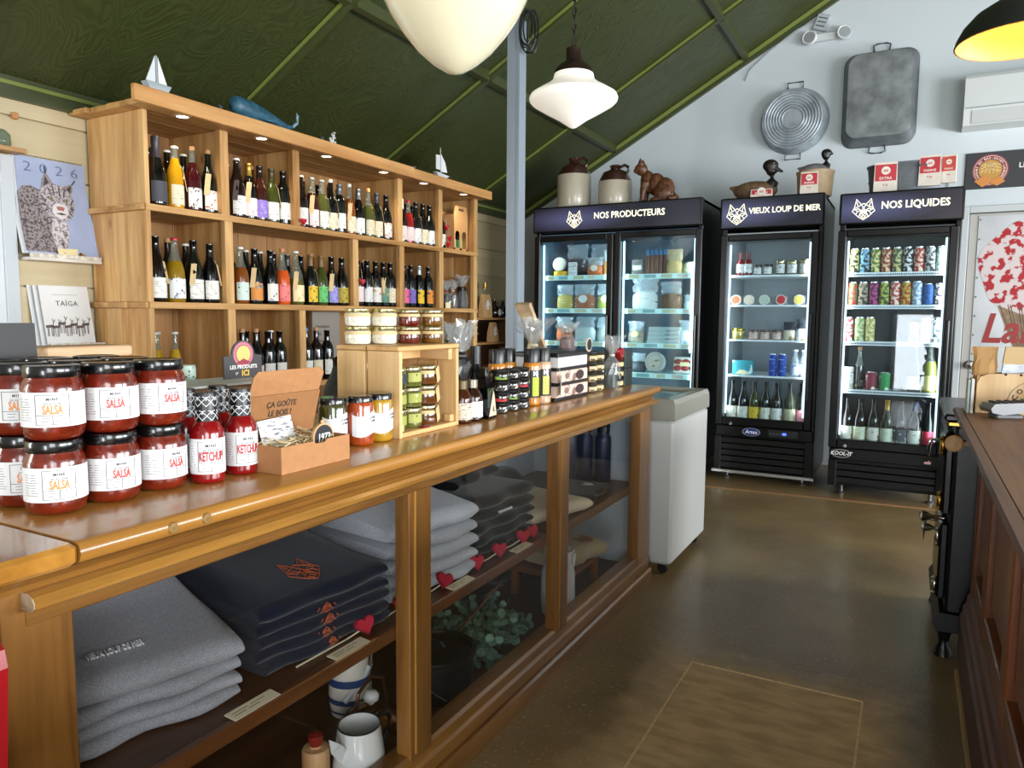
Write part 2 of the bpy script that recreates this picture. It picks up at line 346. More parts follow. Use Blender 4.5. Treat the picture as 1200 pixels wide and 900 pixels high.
# front wall (behind the camera) and right wall with window openings
wf = MB()
for x0, x1, z0, z1 in ((XW, -3.35, 0, 2.6), (-3.35, -2.81, 0, .53), (-3.35, -2.81, 2.17, 2.6), (-2.81, -.23, 0, 2.6), (-.23, .33, 1.30, 3), (-.23, .33, 0, .1), (.33, 1.05, 0, 3), (1.05, 3.75, 0, .7), (1.05, 3.75, 2.48, 2.9), (3.75, XR, 0, 2.3)):
    wf.box(x0, YF, z0, x1, YF+.06, z1)
wf.prism([(XW, 2.3), (XR, 2.3), (XR, ZE+.05), (XA, ZA), (XW, ZE+.05)], 'y', YF-.06, YF)
struct(wf, 'wall_front', M('#c9cac4', .8))
wr_ = MB()
for y0, y1, z0, z1 in ((YF, -.15, 0, ZE), (-.15, 2.55, 0, .9), (2.55, 3.25, 0, ZE), (3.25, 5.55, 0, .9), (5.55, YB, 0, ZE)): wr_.box(XR-.05, y0, z0, XR, y1, z1)
wr_.box(XR-.05, YF, 2.0, XR, YB, ZE+.05)
struct(wr_, 'wall_right', M('#c9cac4', .8))
for i, (x0, x1, z0, z1) in enumerate(((-3.35, -2.81, .53, 2.17), (-.23, .33, .1, 1.30), (1.05, 3.75, .7, 2.48))):
    f = MB()
    for a in ((x0, z0, x1, z0+.05), (x0, z1-.05, x1, z1), (x0, z0, x0+.05, z1), (x1-.05, z0, x1, z1)): f.box(a[0], YF+.06, a[1], a[2], YF+.11, a[3])
    w = struct(f, 'window_%d' % (i+1) if i != 1 else 'door_2', M('#d8d8d2', .5))
    MB().box(x0+.03, YF+.075, z0+.03, x1-.03, YF+.079, z1-.03).build('pane', GLASS(), w)
for i, (y0, y1) in enumerate(((-.15, 2.55), (3.25, 5.55))):
    f = MB()
    for a in ((y0, .9, y1, .95), (y0, 1.95, y1, 2.0), (y0, .9, y0+.05, 2.0), (y1-.05, .9, y1, 2.0)): f.box(XR-.1, a[0], a[1], XR-.05, a[2], a[3])
    w = struct(f, 'window_%d' % (i+4), M('#d8d8d2', .5))
    MB().box(XR-.079, y0+.03, .93, XR-.075, y1-.03, 1.97).build('pane', GLASS(), w)
# ceiling: plywood slopes with battens
ply = plywood(); bat = M('#3c4321', .42, bump=.04, bscale=30); lit_edge = M('#79853f', .4)
ce = MB(); ce.prism([(XW-.1, ZE-SL*.1), (XA, ZA), (XA, ZA+.03), (XW-.1, ZE-SL*.1+.03)], 'y', YF-.05, YB)
ce = struct(ce, 'ceiling', ply)
c2 = MB(); c2.prism([(XA, ZA), (XR+.1, ZE-SL*.1), (XR+.1, ZE-SL*.1+.03), (XA, ZA+.03)], 'y', YF-.05, YB); struct(c2, 'ceiling_slope', ply)
hd = .042
def slope_batten(y0, y1, x0, x1, d=hd):
    MB().prism([(x0, zc(x0)), (x1, zc(x1)), (x1, zc(x1)-d), (x0, zc(x0)-d)], 'y', y0, y1).build('batten', bat, ce)
    MB().prism([(x0, zc(x0)-d*.1), (x1, zc(x1)-d*.1), (x1, zc(x1)-d*.55), (x0, zc(x0)-d*.55)], 'y', y0-.006, y0).build('edge_highlight', lit_edge, ce)  # painted highlight: light caught on the batten edge, put in as paler green
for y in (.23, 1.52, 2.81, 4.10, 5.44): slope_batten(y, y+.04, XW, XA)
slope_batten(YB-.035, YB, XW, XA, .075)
ys = [YF, .23, 1.52, 2.81, 4.10, 5.44, YB-.035]
for x in (-2.45, -1.32, -.19):
    for a, b in zip(ys, ys[1:]):
        MB().prism([(x, zc(x)), (x+.04, zc(x+.04)), (x+.04, zc(x)-.035), (x, zc(x)-.04)], 'y', a+.04, b).build('batten', bat, ce)
MB().prism([(XW, 2.1), (XW+.04, 2.1), (XW+.04, zc(XW+.04)), (XW, ZE)], 'y', YF, YB-.035).build('batten', bat, ce)
MB().box(XW+.04, YF, 2.150, XW+.048, YB-.035, 2.166).build('edge_highlight', lit_edge, ce)  # the same painted highlight along the eave board
# steel post: a square tube with a shallow channel on the aisle side
po = thing('support_post', 'slim pale grey steel post rising from floor to green ceiling', 'post', (-2.072, 3.835, 0))
pm = M('#9aa5b0', .4, .3)
ht = zc(-2.115)-.012
q = MB(); q.prism([(-.04, -.04), (.012, -.04), (.012, -.034), (.026, -.034), (.026, -.04), (.04, -.04), (.04, .04), (-.04, .04)], 'z', 0, ht); q.build('tube', pm, po)
MB().rbox(-.075, -.075, 0, .075, .075, .01).build('base_plate', pm, po)
# ================================================================ wall shelf unit
pineY = WOOD('#9c6a36', '#d6a769', 'y', 9, .5, knots=.7)
pineZ = WOOD('#a4723a', '#dcb075', 'z', 9, .5, knots=.7)
pineB = WOOD('#8a6238', '#ab7f4e', 'z', 9, .6, knots=.6)  # back boards: darker pine, some cubby shade put into the colour
UX0, UX1, UY0, UY1 = -3.405, -3.0, 2.11, 4.925
ZS = [.03, .40, .813, 1.247, 1.681, 2.088]
un = thing('wine_shelf_unit', 'tall pine plank shelf unit with square cubbies full of bottles', 'shelf', ((UX0+UX1)/2, (UY0+UY1)/2, 0))
OFF = tuple(un.location)
def U(): return MB(OFF)
random.seed(5)
for k, z in enumerate(ZS[:-1]):                       # shelves: three planks each, ends uneven
    for i in range(3):
        a = UX0+.002+i*(UX1-UX0-.004)/3; b = UX0+.002+(i+1)*(UX1-UX0-.004)/3-.002
        U().rbox(a, UY0-.012-.012*random.random(), z-.027, b, UY1+.004, z, .002).build('plank', pineY, un)
    U().rbox(UX1-.002, UY0-.002, z-.029, UX1+.008, UY1+.003, z+.001, .002).build('shelf_lip', pineY, un)
for i in range(4):                                    # roof planks
    a = UX0-.005+i*.129; U().rbox(a, UY0-.06-.03*random.random(), 2.088, a+.126, 4.96, 2.112, .003).build('roof_plank', pineY, un)
fas = WOOD('#b97f45', '#d9a468', 'y', 9, .45, knots=.8)
U().rbox(-2.892, 1.985, 2.078, -2.866, 3.93, 2.146, .003).build('fascia_board', fas, un)
U().rbox(-2.892, 3.932, 2.078, -2.869, 4.93, 2.140, .003).build('fascia_board', fas, un)
for z0, z1 in zip(ZS, ZS[1:-1]+[2.115]):
    for y in (UY0, UY1-.022):                         # outer sides, two planks and a stile
        U().rbox(UX0, y, z0, -3.21, y+.022, z1-.027, .002).build('side_plank', pineZ, un)
        U().rbox(-3.208, y, z0, UX1-.03, y+.022, z1-.027, .002).build('side_plank', pineZ, un)
    U().rbox(UX1-.03, UY0-.003, z0, UX1+.004, UY0+.020, z1-.027, .002).build('stile', pineZ, un)
    U().rbox(UX1-.03, UY1-.05, z0, UX1+.004, UY1, z1-.027, .002).build('stile', pineZ, un)
    y = UY0+.025
    while y < UY1-.05:                                # back boards
        w = .17+.07*random.random(); e = min(y+w, UY1-.024)
        U().box(UX0, y, z0, UX0+.012, e-.003, z1-.027).build('back_board', pineB, un); y = e
DIV = {4: (2.54, 3.018, 3.947, 4.418), 3: (2.555, 3.50, 3.963, 4.429), 2: (2.559, 3.045, 3.963, 4.429), 1: (2.9, 3.9), 0: (2.9, 3.9)}
for k, ys_ in DIV.items():
    for y in ys_:
        U().rbox(UX0+.014, y-.011, ZS[k], UX1-.03, y+.011, (ZS[k+1]-.027 if k < 4 else 2.088), .002).build('divider', pineZ, un)
        U().rbox(UX1-.03, y-.024, ZS[k], UX1+.004, y+.024, (ZS[k+1]-.027 if k < 4 else 2.088), .002).build('stile', pineZ, un)
pl_rim = M('#d8cdbb', .35, .6); pl_on = M('#fff1d6', .4, emit=10, ecol='#ffe9c4')
for y in (2.27, 2.73, 3.2, 3.71, 4.14, 4.64):
    rim = U().lathe([(.026, 0), (.036, 0), (.038, -.004), (.034, -.007), (.026, -.006)], 20, (-2.945, y, 2.088), cap=False).build('puck_light', pl_rim, un, True)
    U().lathe([(.001, -.0045), (.026, -.0045)], 20, (-2.945, y, 2.088), cap=False).build('lens', pl_on, rim)
    lamp('puck_glow', 'SPOT', (-2.945, y, 2.075), 4, (1, .83, .6), .025, (0, 0, 0), 2.5, .7)

# ================================================================ the old display counter
oakY = WOOD('#5f3d1a', '#99692e', 'y', 10, .3, coat=.5, knots=.0, vary=.1)
oakZ = WOOD('#5b3917', '#90612a', 'z', 10, .34, coat=.4, vary=.1)
topw = WOOD('#80551f', '#b07a36', 'y', 7, .3, coat=.4, vary=.12)
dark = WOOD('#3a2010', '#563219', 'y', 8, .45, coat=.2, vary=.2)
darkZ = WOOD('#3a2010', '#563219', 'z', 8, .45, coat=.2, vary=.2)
ct = thing('display_counter', 'long honey-stained wooden display counter with glazed front', 'counter', (-1.28, 1.8, 0)); OFF2 = (-1.28, 1.8, 0)
def K(): return MB(OFF2)
CY0, CY1, CF, CB = .475, 3.14, -1.0, -1.58
K().prism([(-1.60, .862), (-.972, .862), (-.966, .864), (-.962, .869), (-.960, .876), (-.961, .883), (-.965, .889), (-.970, .892), (-.976, .893), (-1.60, .893)], 'y', CY0+.085, CY1+.005).build('counter_top', topw, ct, 50)
K().rbox(-1.60, CY0-.03, .862, -.960, CY0+.083, .893, .006).build('breadboard_end', WOOD('#8a5a1c', '#b88033', 'x', 7, .22, coat=.8, vary=.12), ct)
K().prism([(CF-.02, .836), (CF+.002, .836), (CF+.006, .845), (CF+.016, .855), (CF+.03, .862), (CF-.02, .862)], 'y', CY0-.0, CY1).build('cove_moulding', oakY, ct)
K().prism([(CF-.01, .812), (CF+.022, .812), (CF+.028, .817), (CF+.029, .825), (CF+.024, .832), (CF+.012, .836), (CF-.01, .836)], 'y', .505, CY1).build('bead_moulding', WOOD('#80551f', '#b3803a', 'y', 12, .3, coat=.4, vary=.1), ct)
K().rbox(CF-.03, CY0+.03, .785, CF, CY1-.0, .836, .003).build('top_rail', oakY, ct)
K().rbox(CF-.05, CY0, .06, CF-.001, CY0+.095, .86, .003).build('corner_post', oakZ, ct)
for y0, y1 in ((1.345, 1.435), (2.166, 2.258)):
    p_ = K().rbox(CF-.045, y0, .12, CF-.002, y1, .79, .003).build('mullion', oakZ, ct)
    for yy in (y0+.018, ): K().rbox(CF-.003, yy, .14, CF+.002, yy+.006, .788, .001).build('bead', WOOD('#80551f', '#b3803a', 'z', 12, .3, coat=.4, vary=.1), p_)
K().rbox(CF-.05, 3.0, .06, CF-.001, CY1, .86, .003).build('corner_post', oakZ, ct)
K().prism([(CF-.06, .06), (CF+.004, .06), (CF+.008, .07), (CF+.006, .098), (CF-.002, .105), (CF-.004, .132), (CF-.012, .14), (CF-.06, .14)], 'y', CY0, CY1).build('bottom_rail', oakY, ct)
K().prism([(CF-.08, 0), (CF+.018, 0), (CF+.018, .052), (CF+.012, .06), (CF-.08, .06)], 'y', CY0-.01, CY1+.01).build('plinth', oakY, ct)
for i in range(3):                                    # near end: boards
    a = CB+.0+i*.193; K().rbox(a, CY0+.004, .02, a+.19, CY0+.03, .86, .003).build('end_board', WOOD('#8f6530', '#b98c4e', 'z', 8, .45, vary=.15), ct)
K().rbox(CB, CY1-.03, .0, CF-.055, CY1-.002, .86, .003).build('end_panel', M('#b3bec6', .4), ct, label='pale blue-grey end panel')
K().prism([(CF-.009, .8125), (CF+.0215, .8125), (CF+.0275, .8175), (CF+.0285, .825), (CF+.0235, .8315), (CF+.0115, .8355), (CF-.009, .8355)], 'y', .5035, .505).build('cut_end', M('#b8a286', .8, vary=.3, bscale=80), ct)
for y0, y1 in ((.57, 1.345), (1.435, 2.166), (2.258, 3.0)):
    K().box(CF-.026, y0-.006, .135, CF-.022, y1+.006, .79).build('pane', GLASS(), ct)
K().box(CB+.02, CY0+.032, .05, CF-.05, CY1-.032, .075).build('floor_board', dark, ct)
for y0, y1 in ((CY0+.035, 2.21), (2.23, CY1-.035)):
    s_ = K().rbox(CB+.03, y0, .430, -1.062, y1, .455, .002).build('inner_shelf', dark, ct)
    K().rbox(-1.064, y0, .422, -1.045, y1, .456, .003).build('shelf_edge', WOOD('#4e2b13', '#74461f', 'y', 9, .35, coat=.3, vary=.1), s_)
K().tube([(-1.3, CY0+.1, .395), (-1.3, 2.15, .395)], .008, 8).build('shelf_rail', M('#b5b9bd', .25, 1), ct, True)
for y0, y1 in ((CY0+.032, 1.2), (1.203, 1.95), (1.953, 2.25)):
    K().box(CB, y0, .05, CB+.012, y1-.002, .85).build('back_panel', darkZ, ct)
K().box(CB, 2.253, .05, CB+.012, CY1-.032, .85).build('back_panel', M('#a9b8c2', .4), ct, label='pale blue-grey sliding back panel')
screw = cached('screw', lambda: MB().lathe([(.001, .002), (.008, .0018), (.009, 0)], 12, cap=False).mesh('screw', M('#8a6a3a', .4, .3), True))
for y in (.70, .76): put('plug', screw, ct, loc=(-.9605+1.28, y-1.8, .877), rot=(0, pi/2, 0))

# ================================================================ counter on the right
wal = WOOD('#3f2414', '#6f4729', 'y', 8, .5, coat=.0, vary=.1)
mah = WOOD('#4e2611', '#87491f', 'z', 9, .38, coat=.25, vary=.2)
mahY = WOOD('#4e2611', '#87491f', 'y', 9, .38, coat=.25, vary=.2)
rc = thing('sales_counter', 'dark panelled wooden sales counter with moulded brown top', 'counter', (.6, 1.5, 0)); OFF3 = (.6, 1.5, 0)
def Q(): return MB(OFF3)
RY0, RY1 = .35, 2.88
Q().box(.165, RY0-.02, .885, 1.05, RY1, .9).build('counter_top', WOOD('#57351d', '#8e6440', 'y', 6, .55, coat=.0, vary=.1), rc)
Q().prism([(.215, .852), (.165, .852), (.155, .858), (.153, .868), (.160, .876), (.143, .88), (.139, .89), (.143, .9), (.163, .9), (.163, .884), (.215, .884)], 'y', RY0-.02, RY1).build('edge_moulding', wal, rc)
Q().prism([(.235, .80), (.213, .80), (.208, .812), (.2, .818), (.196, .832), (.182, .84), (.178, .852), (.235, .852)], 'y', RY0, RY1-.02).build('cove_moulding', WOOD('#7a5426', '#a87c3c', 'y', 12, .35, coat=.3, vary=.1), rc)
Q().box(.255, RY0+.02, .05, 1.0, RY1-.03, .86).build('carcass', darkZ, rc)
for y in (RY0+.02, .86, 1.37, 1.88, 2.39, RY1-.10): Q().rbox(.222, y, .28, .256, y+.085, .80, .004).build('stile', mah, rc)
for z in (.28, .72): Q().rbox(.224, RY0+.02, z, .255, RY1-.03, z+.08, .004).build('rail', mahY, rc)
for a, b in zip((RY0+.105, .945, 1.455, 1.965, 2.475), (.86, 1.37, 1.88, 2.39, RY1-.10)):
    Q().rbox(.236, a+.03, .39, .258, b-.03, .69, .012).build('panel', mah, rc)
Q().prism([(.26, .03), (.198, .03), (.196, .19), (.203, .2), (.205, .225), (.213, .235), (.217, .262), (.226, .28), (.26, .28)], 'y', RY0, RY1-.02).build('base_moulding', WOOD('#3c1c12', '#64301c', 'y', 10, .45, vary=.1), rc)
Q().rbox(.188, RY0, 0, .26, RY1-.1, .03, .003).build('baseboard', WOOD('#8b6a3e', '#b8935c', 'y', 10, .5, vary=.1), rc)
# ================================================================ glass-door coolers
WOLF = [[(-.10, .24), (-.33, .5), (-.42, .08), (-.5, -.08), (-.22, -.36), (0, -.5), (.22, -.36), (.5, -.08), (.42, .08), (.33, .5), (.10, .24), (0, .29), (-.10, .24)],
        [(-.42, .08), (-.24, .14), (-.10, .24), (0, .06), (.10, .24), (.24, .14), (.42, .08)], [(-.24, .14), (-.31, .36)], [(.24, .14), (.31, .36)],
        [(-.42, .02), (-.22, .04), (-.1, -.06), (-.26, -.08), (-.42, .02)], [(.42, .02), (.22, .04), (.1, -.06), (.26, -.08), (.42, .02)],
        [(0, .06), (-.1, -.06), (-.16, -.24), (-.22, -.36)], [(0, .06), (.1, -.06), (.16, -.24), (.22, -.36)], [(-.26, -.08), (-.34, -.22)], [(.26, -.08), (.34, -.22)],
        [(-.13, -.16), (0, -.06), (.13, -.16)], [(-.16, -.26), (0, -.16), (.16, -.26)], [(-.1, -.36), (0, -.26), (.1, -.36)], [(-.12, -.32), (0, -.42), (.12, -.32)], [(0, -.06), (0, -.16)], [(-.08, -.11), (-.08, -.21)], [(.08, -.11), (.08, -.21)]]
def scaled(lines, k, du=0, dv=0): return [[(u*k+du, v*k+dv) for u, v in l] for l in lines]
def sign_mat():
    m, nt, p = _new('backlit_sign'); N = nt.nodes.new; L = nt.links.new
    p.inputs['Base Color'].default_value = C('#191b28'); p.inputs['Roughness'].default_value = .25
    tc = N('ShaderNodeTexCoord'); mp = N('ShaderNodeMapping'); mp.inputs['Scale'].default_value = (2.2, 1, 9.5); L(tc.outputs['Object'], mp.inputs[0])
    g = N('ShaderNodeTexGradient'); g.gradient_type = 'SPHERICAL'; L(mp.outputs[0], g.inputs[0])
    r = N('ShaderNodeValToRGB'); r.color_ramp.elements[0].color = C('#141620'); r.color_ramp.elements[1].color = C('#6a6d9c'); L(g.outputs['Fac'], r.inputs['Fac'])
    L(r.outputs['Color'], p.inputs['Emission Color']); p.inputs['Emission Strength'].default_value = .6
    return m
SIGN = sign_mat(); CREAM = M('#f6efcf', .5, emit=1.0); BLK = M('#050506', .3, spec=.28); BLKM = M('#08080a', .5, spec=.3)
LEDM = M('#dffbff', .4, emit=3.5, ecol='#c8f6ff'); LEDW = M('#f4fbff', .4, emit=1.3, ecol='#eaf6ff')
def cooler(name, label, x0, x1, yf, zt, zs, sign, logo_x, text_x, doors, shelves, inner, shelf_mat, ledm, ledpow, ledcol, tsize, price=False, wire=False, glow=-.2):
    D = .74; OFF = ((x0+x1)/2, yf+D/2, 0); r = thing(name, label, 'refrigerator', OFF)
    B = lambda: MB(OFF)
    gz0 = doors[0][2]; gz1 = doors[0][3]
    for a, b in ((x0, x0+.035), (x1-.035, x1)): B().rbox(a, yf+.045, .07, b, yf+D, zt, .006).build('side_panel', BLK, r)
    B().box(x0+.035, yf+D-.02, .07, x1-.035, yf+D, zt).build('back_panel', BLKM, r)
    B().rbox(x0, yf+.045, zt-.03, x1, yf+D, zt+.002, .006).build('top_panel', BLK, r)
    B().rbox(x0+.035, yf+.06, .07, x1-.035, yf+D-.02, gz0-.05, .004).build('machine_box', BLK, r)
    # header
    h = B().rbox(x0-.004, yf-.012, zs, x1+.004, yf+.05, zt+.004, .006).build('header', BLK, r)
    B().box(x0+.012, yf-.0125, zs+.014, x1-.012, yf-.0105, zt-.010)
    mbs = MB((x0+(x1-x0)*logo_x+OFF[0]*0, yf-.012, (zs+zt)/2)); mbs.box(x0+.010, yf-.0145, zs+.012, x1-.010, yf-.0115, zt-.008)
    so = mbs.build('sign_face', SIGN, h); so.location = (x0+(x1-x0)*logo_x-OFF[0], yf-.012-OFF[1], (zs+zt)/2)
    zc_ = (zs+zt)/2; hh = (zt-zs)
    lo = B().ribbon(scaled(WOLF, hh*.66), .0042, .001, onY(x0+(x1-x0)*logo_x, yf-.0147, zc_-.006)).build('wolf_emblem', CREAM, h)
    text(sign, tsize, CREAM, onY(x0+(x1-x0)*text_x-OFF[0], yf-.0155-OFF[1], zc_+.012), bold=.018, sx=.9, align='LEFT', parent=h)
    # inside
    inn = inner
    B().box(x0+.036, yf+D-.05, gz0-.04, x1-.036, yf+D-.022, gz1+.05).build('inner_back', inn, r)
    for a in (x0+.036, x1-.046): B().box(a, yf+.06, gz0-.04, a+.01, yf+D-.05, gz1+.05).build('inner_side', inn, r)
    B().box(x0+.036, yf+.06, gz1+.05, x1-.036, yf+D-.03, gz1+.06).build('inner_top', inn, r)
    B().box(x0+.036, yf+.06, gz0-.05, x1-.036, yf+D-.03, gz0-.03).build('inner_floor', inn, r)
    for (a, b, z0, z1) in doors:
        d = B(); e = .05
        d.rbox(a-e, yf, z0-.06, a, yf+.045, z1+.045, .006); d.rbox(b, yf, z0-.06, b+e, yf+.045, z1+.045, .006)
        d.rbox(a, yf, z1, b, yf+.045, z1+.045, .006); d.rbox(a, yf, z0-.06, b, yf+.045, z0, .006)
        d = d.build('door', BLK, r)
        B().box(a-.004, yf+.012, z0-.004, b+.004, yf+.017, z1+.004).build('pane', GLASS('#f2fbff', 1.5), d)
        B().rbox(b+.012, yf-.035, z0+(z1-z0)*.12, b+.028, yf-.02, z0+(z1-z0)*.6, .005).build('handle', M('#1a1a1c', .3), d)
        for xx, sg in ((a+.006, 1), (b-.018, -1)):
            B().rbox(xx, yf+.05, z0+.02, xx+.012, yf+.062, z1-.02, .003).build('light_strip', ledm, r)
            l = area('cooler_led', (xx+.006+sg*.012, yf+.075, (z0+z1)/2), (radians(90), 0, radians(-28)*sg), .03, z1-z0-.1, ledpow, ledcol)
        for z in shelves:
            m_ = B()
            if wire:
                for k in range(int((b-a)/.016)): m_.box(a+.012+k*.016, yf+.085, z-.006, a+.016+k*.016, yf+.5, z-.002)
                m_.box(a+.005, yf+.082, z-.008, b-.005, yf+.087, z); m_.box(a+.005, yf+.082, z-.026, b-.005, yf+.087, z-.020)
                for k in range(int((b-a)/.0125)): m_.box(a+.008+k*.0125, yf+.083, z-.022, a+.012+k*.0125, yf+.086, z-.004)
                m_.box(a, yf+.3, z-.012, b, yf+.306, z-.006)
            else: m_.rbox(a, yf+.08, z-.012, b, yf+.55, z, .002)
            sh = m_.build('shelf', shelf_mat, r)
            if price:
                B().rbox(a+.002, yf+.071, z-.032, b-.002, yf+.079, z+.006, .002).build('price_rail', M('#bfe8e4', .3, emit=.25), sh)
                x = a+.02; k = 0
                while x < b-.08:
                    w = .06+.05*random.random()
                    B().box(x, yf+.0695, z-.026, x+w, yf+.0712, z).build('price_card', M(['#d9dcb4', '#8ec7c9', '#cfd8b4', '#e3e6d4'][k % 4], .5), sh); x += w+.03+.03*random.random(); k += 1
    return r, OFF, B
def foot(B, x, y, r): B().lathe([(.022, 0), (.024, .012), (.012, .02), (.012, .072)], 12, (x, y, 0)).build('foot', M('#8b8b8d', .3, .8), r, True)
random.seed(3)
c1, O1, B1 = cooler('double_door_cooler', 'double-door black display cooler lettered NOS PRODUCTEURS', -2.708, -1.358, 5.33, 2.05, 1.855, 'NOS PRODUCTEURS', .265, .385,
    ((-2.655, -2.083, .34, 1.785), (-1.972, -1.402, .34, 1.79)), (1.515, 1.252, .99, .76, .5), M('#4c6676', .4), M('#cfe6e6', .35), LEDM, 2.4, (.8, .96, 1), .067, price=True)
c2_, O2, B2 = cooler('single_door_cooler', 'narrow black glass-door cooler between the other two coolers', -1.238, -.553, 5.40, 2.035, 1.822, 'VIEUX LOUP DE MER', .165, .285,
    ((-1.185, -.624, .472, 1.738),), (1.50, 1.287, 1.036, .776), M('#9aa1a4', .4), M('#e8eef0', .35), LEDW, 1.6, (.95, .98, 1), .056)
c3, O3, B3 = cooler('drinks_cooler', 'black glass-door cooler lettered NOS LIQUIDES beside the door', -.443, .245, 5.27, 1.995, 1.80, 'NOS LIQUIDES', .20, .345,
    ((-.398, .180, .395, 1.722),), (1.496, 1.285, 1.045, .723), M('#2c3338', .45), M('#e6ecee', .35), LEDW, 1.8, (.93, .98, 1), .064, wire=True)
for r, O, B, x0, x1, yf, gz in ((c1, O1, B1, -2.708, -1.358, 5.33, .34), (c2_, O2, B2, -1.238, -.553, 5.40, .472), (c3, O3, B3, -.443, .245, 5.27, .395)):
    for x in (x0+.08, x1-.08):
        for y in (yf+.12, yf+.62): foot(B, x, y, r)
    B().rbox(x0+.01, yf+.015, gz-.14, x1-.01, yf+.06, gz-.062, .004).build('lower_fascia', BLK, r)
    z = .10
    while z < gz-.17:
        B().prism([(yf+.02, z), (yf+.045, z+.004), (yf+.055, z+.036), (yf+.03, z+.032)], 'x', x0+.05, x1-.06).build('grille_slat', M('#0d0d0f', .4, spec=.3), r); z += .046
    for a, b in ((x0, x0+.05), (x1-.06, x1)): B().rbox(a, yf+.015, .075, b, yf+.06, gz-.14, .004).build('grille_post', BLK, r)
def oval(B, r, x, y, z, w, h, s, base, ink, rim):
    pts = lambda k: [(x+w*k*cos(2*pi*i/28), z+h*k*sin(2*pi*i/28)) for i in range(28)]
    b = B().prism(pts(1), 'y', y-.004, y).build('badge', rim, r)
    B().prism(pts(.92), 'y', y-.005, y-.003).build('badge_field', base, b)
    O = tuple(r.location); text(s, h*1.25, ink, onY(x-O[0], y-.0055-O[1], z-O[2]), bold=.02, sx=.95, parent=b, shear=.2)
oval(B2, c2_, -.975, 5.413, .372, .062, .03, 'Artex', M('#20307c', .3), M('#f2f2f2', .4), M('#c9ccd6', .3, .6))
oval(B3, c3, -.366, 5.283, .297, .058, .028, 'KOOL-IT', M('#101012', .3), M('#f2f2f2', .4), M('#d4d6d8', .3, .4))
B2().rbox(-.86, 5.408, .345, -.655, 5.416, .402, .003).build('control_panel', M('#1b1c20', .3), c2_)
B2().box(-.76, 5.4065, .366, -.735, 5.4085, .382).build('display_digits', M('#4060ff', .4, emit=3), c2_)
for i in range(4): B2().box(-.845+i*.022, 5.4065, .368, -.833+i*.022, 5.4085, .376).build('button', M('#55575c', .4), c2_)
B2().rbox(-1.25, 5.395, .06, -.545, 5.42, .082, .003).build('foot_bar', M('#cfd2d4', .25, .8), c2_)
text('nfx', .03, M('#e8b0b0', .4), onY(.135-O3[0], 5.2838-O3[1], .285), parent=c3, bold=.02, name='small_badge', shear=.3)
for B, r, x, y, z in ((B2, c2_, -1.12, 5.40, .425), (B3, c3, -.345, 5.27, .352)):
    MB().lathe([(.001, 0), (.011, 0), (.011, -.004)], 14, (0, 0, 0)).build('lock', M('#b5b7b9', .25, 1), r).matrix_local = Matrix.Translation((x-r.location.x, y-.001-r.location.y, z)) @ Matrix.Rotation(pi/2, 4, 'X')
# ================================================================ chest freezer at the end of the counter
FO = (-1.22, 3.53, 0); fz = thing('chest_freezer', 'small white chest freezer with grey glass-lid rim on casters', 'freezer', FO)
def FZ(): return MB(FO)
FZ().rbox(-1.56, 3.228, .05, -.92, 3.86, .725, .012).build('body', M('#d3d4d2', .3, vary=.02, bscale=3), fz)
def ring(z, i, x0=-1.565, y0=3.223, x1=-.915, y1=3.866): return [(x0+i, y0+i, z), (x1-i, y0+i, z), (x1-i, y1-i, z), (x0+i, y1-i, z)]
rm = MB(FO); rm.loft([ring(.727, .0), ring(.80, .002), ring(.822, .01), ring(.826, .05), ring(.79, .06)], cap=False); rm.build('rim', M('#99978c', .3), fz)
FZ().box(-1.5, 3.285, .806, -.985, 3.8, .812).build('lid_glass', GLASS('#e8f0f0', 1.5), fz)
FZ().box(-1.5, 3.285, .55, -.985, 3.8, .56).build('basket', M('#b8bcc0', .4), fz)
for x, y in ((-.97, 3.27), (-.97, 3.81), (-1.5, 3.27), (-1.5, 3.81)):
    w = FZ().rbox(x-.02, y-.014, .03, x+.02, y+.014, .052, .004).build('caster', M('#1b1b1c', .4), fz)
    k = MB(FO); k.prism([(x+.004+.023*cos(a*pi/8), .023+.023*sin(a*pi/8)) for a in range(16)], 'y', y-.011, y+.011); k.build('wheel', M('#222223', .35), w, True)
# ================================================================ old black cook stove behind the right counter
SO = (.5, 3.25, 0); st = thing('cook_stove', 'antique black iron cook stove with brass knobs', 'stove', SO)
def SV(): return MB(SO)
iron = M('#07080a', .35, .1, bump=.05, bscale=40); brass = M('#b08d45', .25, 1); nick = M('#bdb9ae', .2, 1)
SV().rbox(.155, 2.93, .16, .85, 3.52, .83, .01).build('body', iron, st)
SV().rbox(.118, 2.905, .845, .87, 3.55, .872, .008).build('top_plate', M('#15171b', .25, .3), st)
SV().rbox(.13, 2.915, .828, .86, 3.54, .846, .004).build('brass_band', brass, st)
SV().prism([(.13, .10), (.85, .10), (.87, .13), (.86, .165), (.14, .165), (.12, .13)], 'y', 2.91, 3.54).build('base_skirt', iron, st)
for x, y in ((.16, 2.95), (.82, 2.95), (.16, 3.5), (.82, 3.5)):
    SV().lathe([(.012, 0), (.035, .004), (.03, .02), (.016, .05), (.022, .08), (.04, .11)], 12, (x, y, 0)).build('leg', iron, st, True)
for z0, z1 in ((.50, .80), (.19, .47)):
    d = SV().rbox(.128, 2.98, z0, .158, 3.44, z1, .008).build('oven_door', M('#16171a', .22, .4), st)
    for z in (z0+.05, z1-.05):
        SV().lathe([(.001, -.035), (.008, -.033), (.012, -.027), (.007, -.02), (.011, -.014), (.011, .014), (.007, .02), (.012, .027), (.008, .033), (.001, .035)], 12, (.122, 2.985, z)).build('hinge', brass if z0 > .4 else nick, d, True)
    SV().tube([(.13, 3.4, z1-.09), (.095, 3.4, z1-.09), (.09, 3.4, z1-.12), (.09, 3.4, z1-.19)], .007, 8).build('handle', nick, d, True)
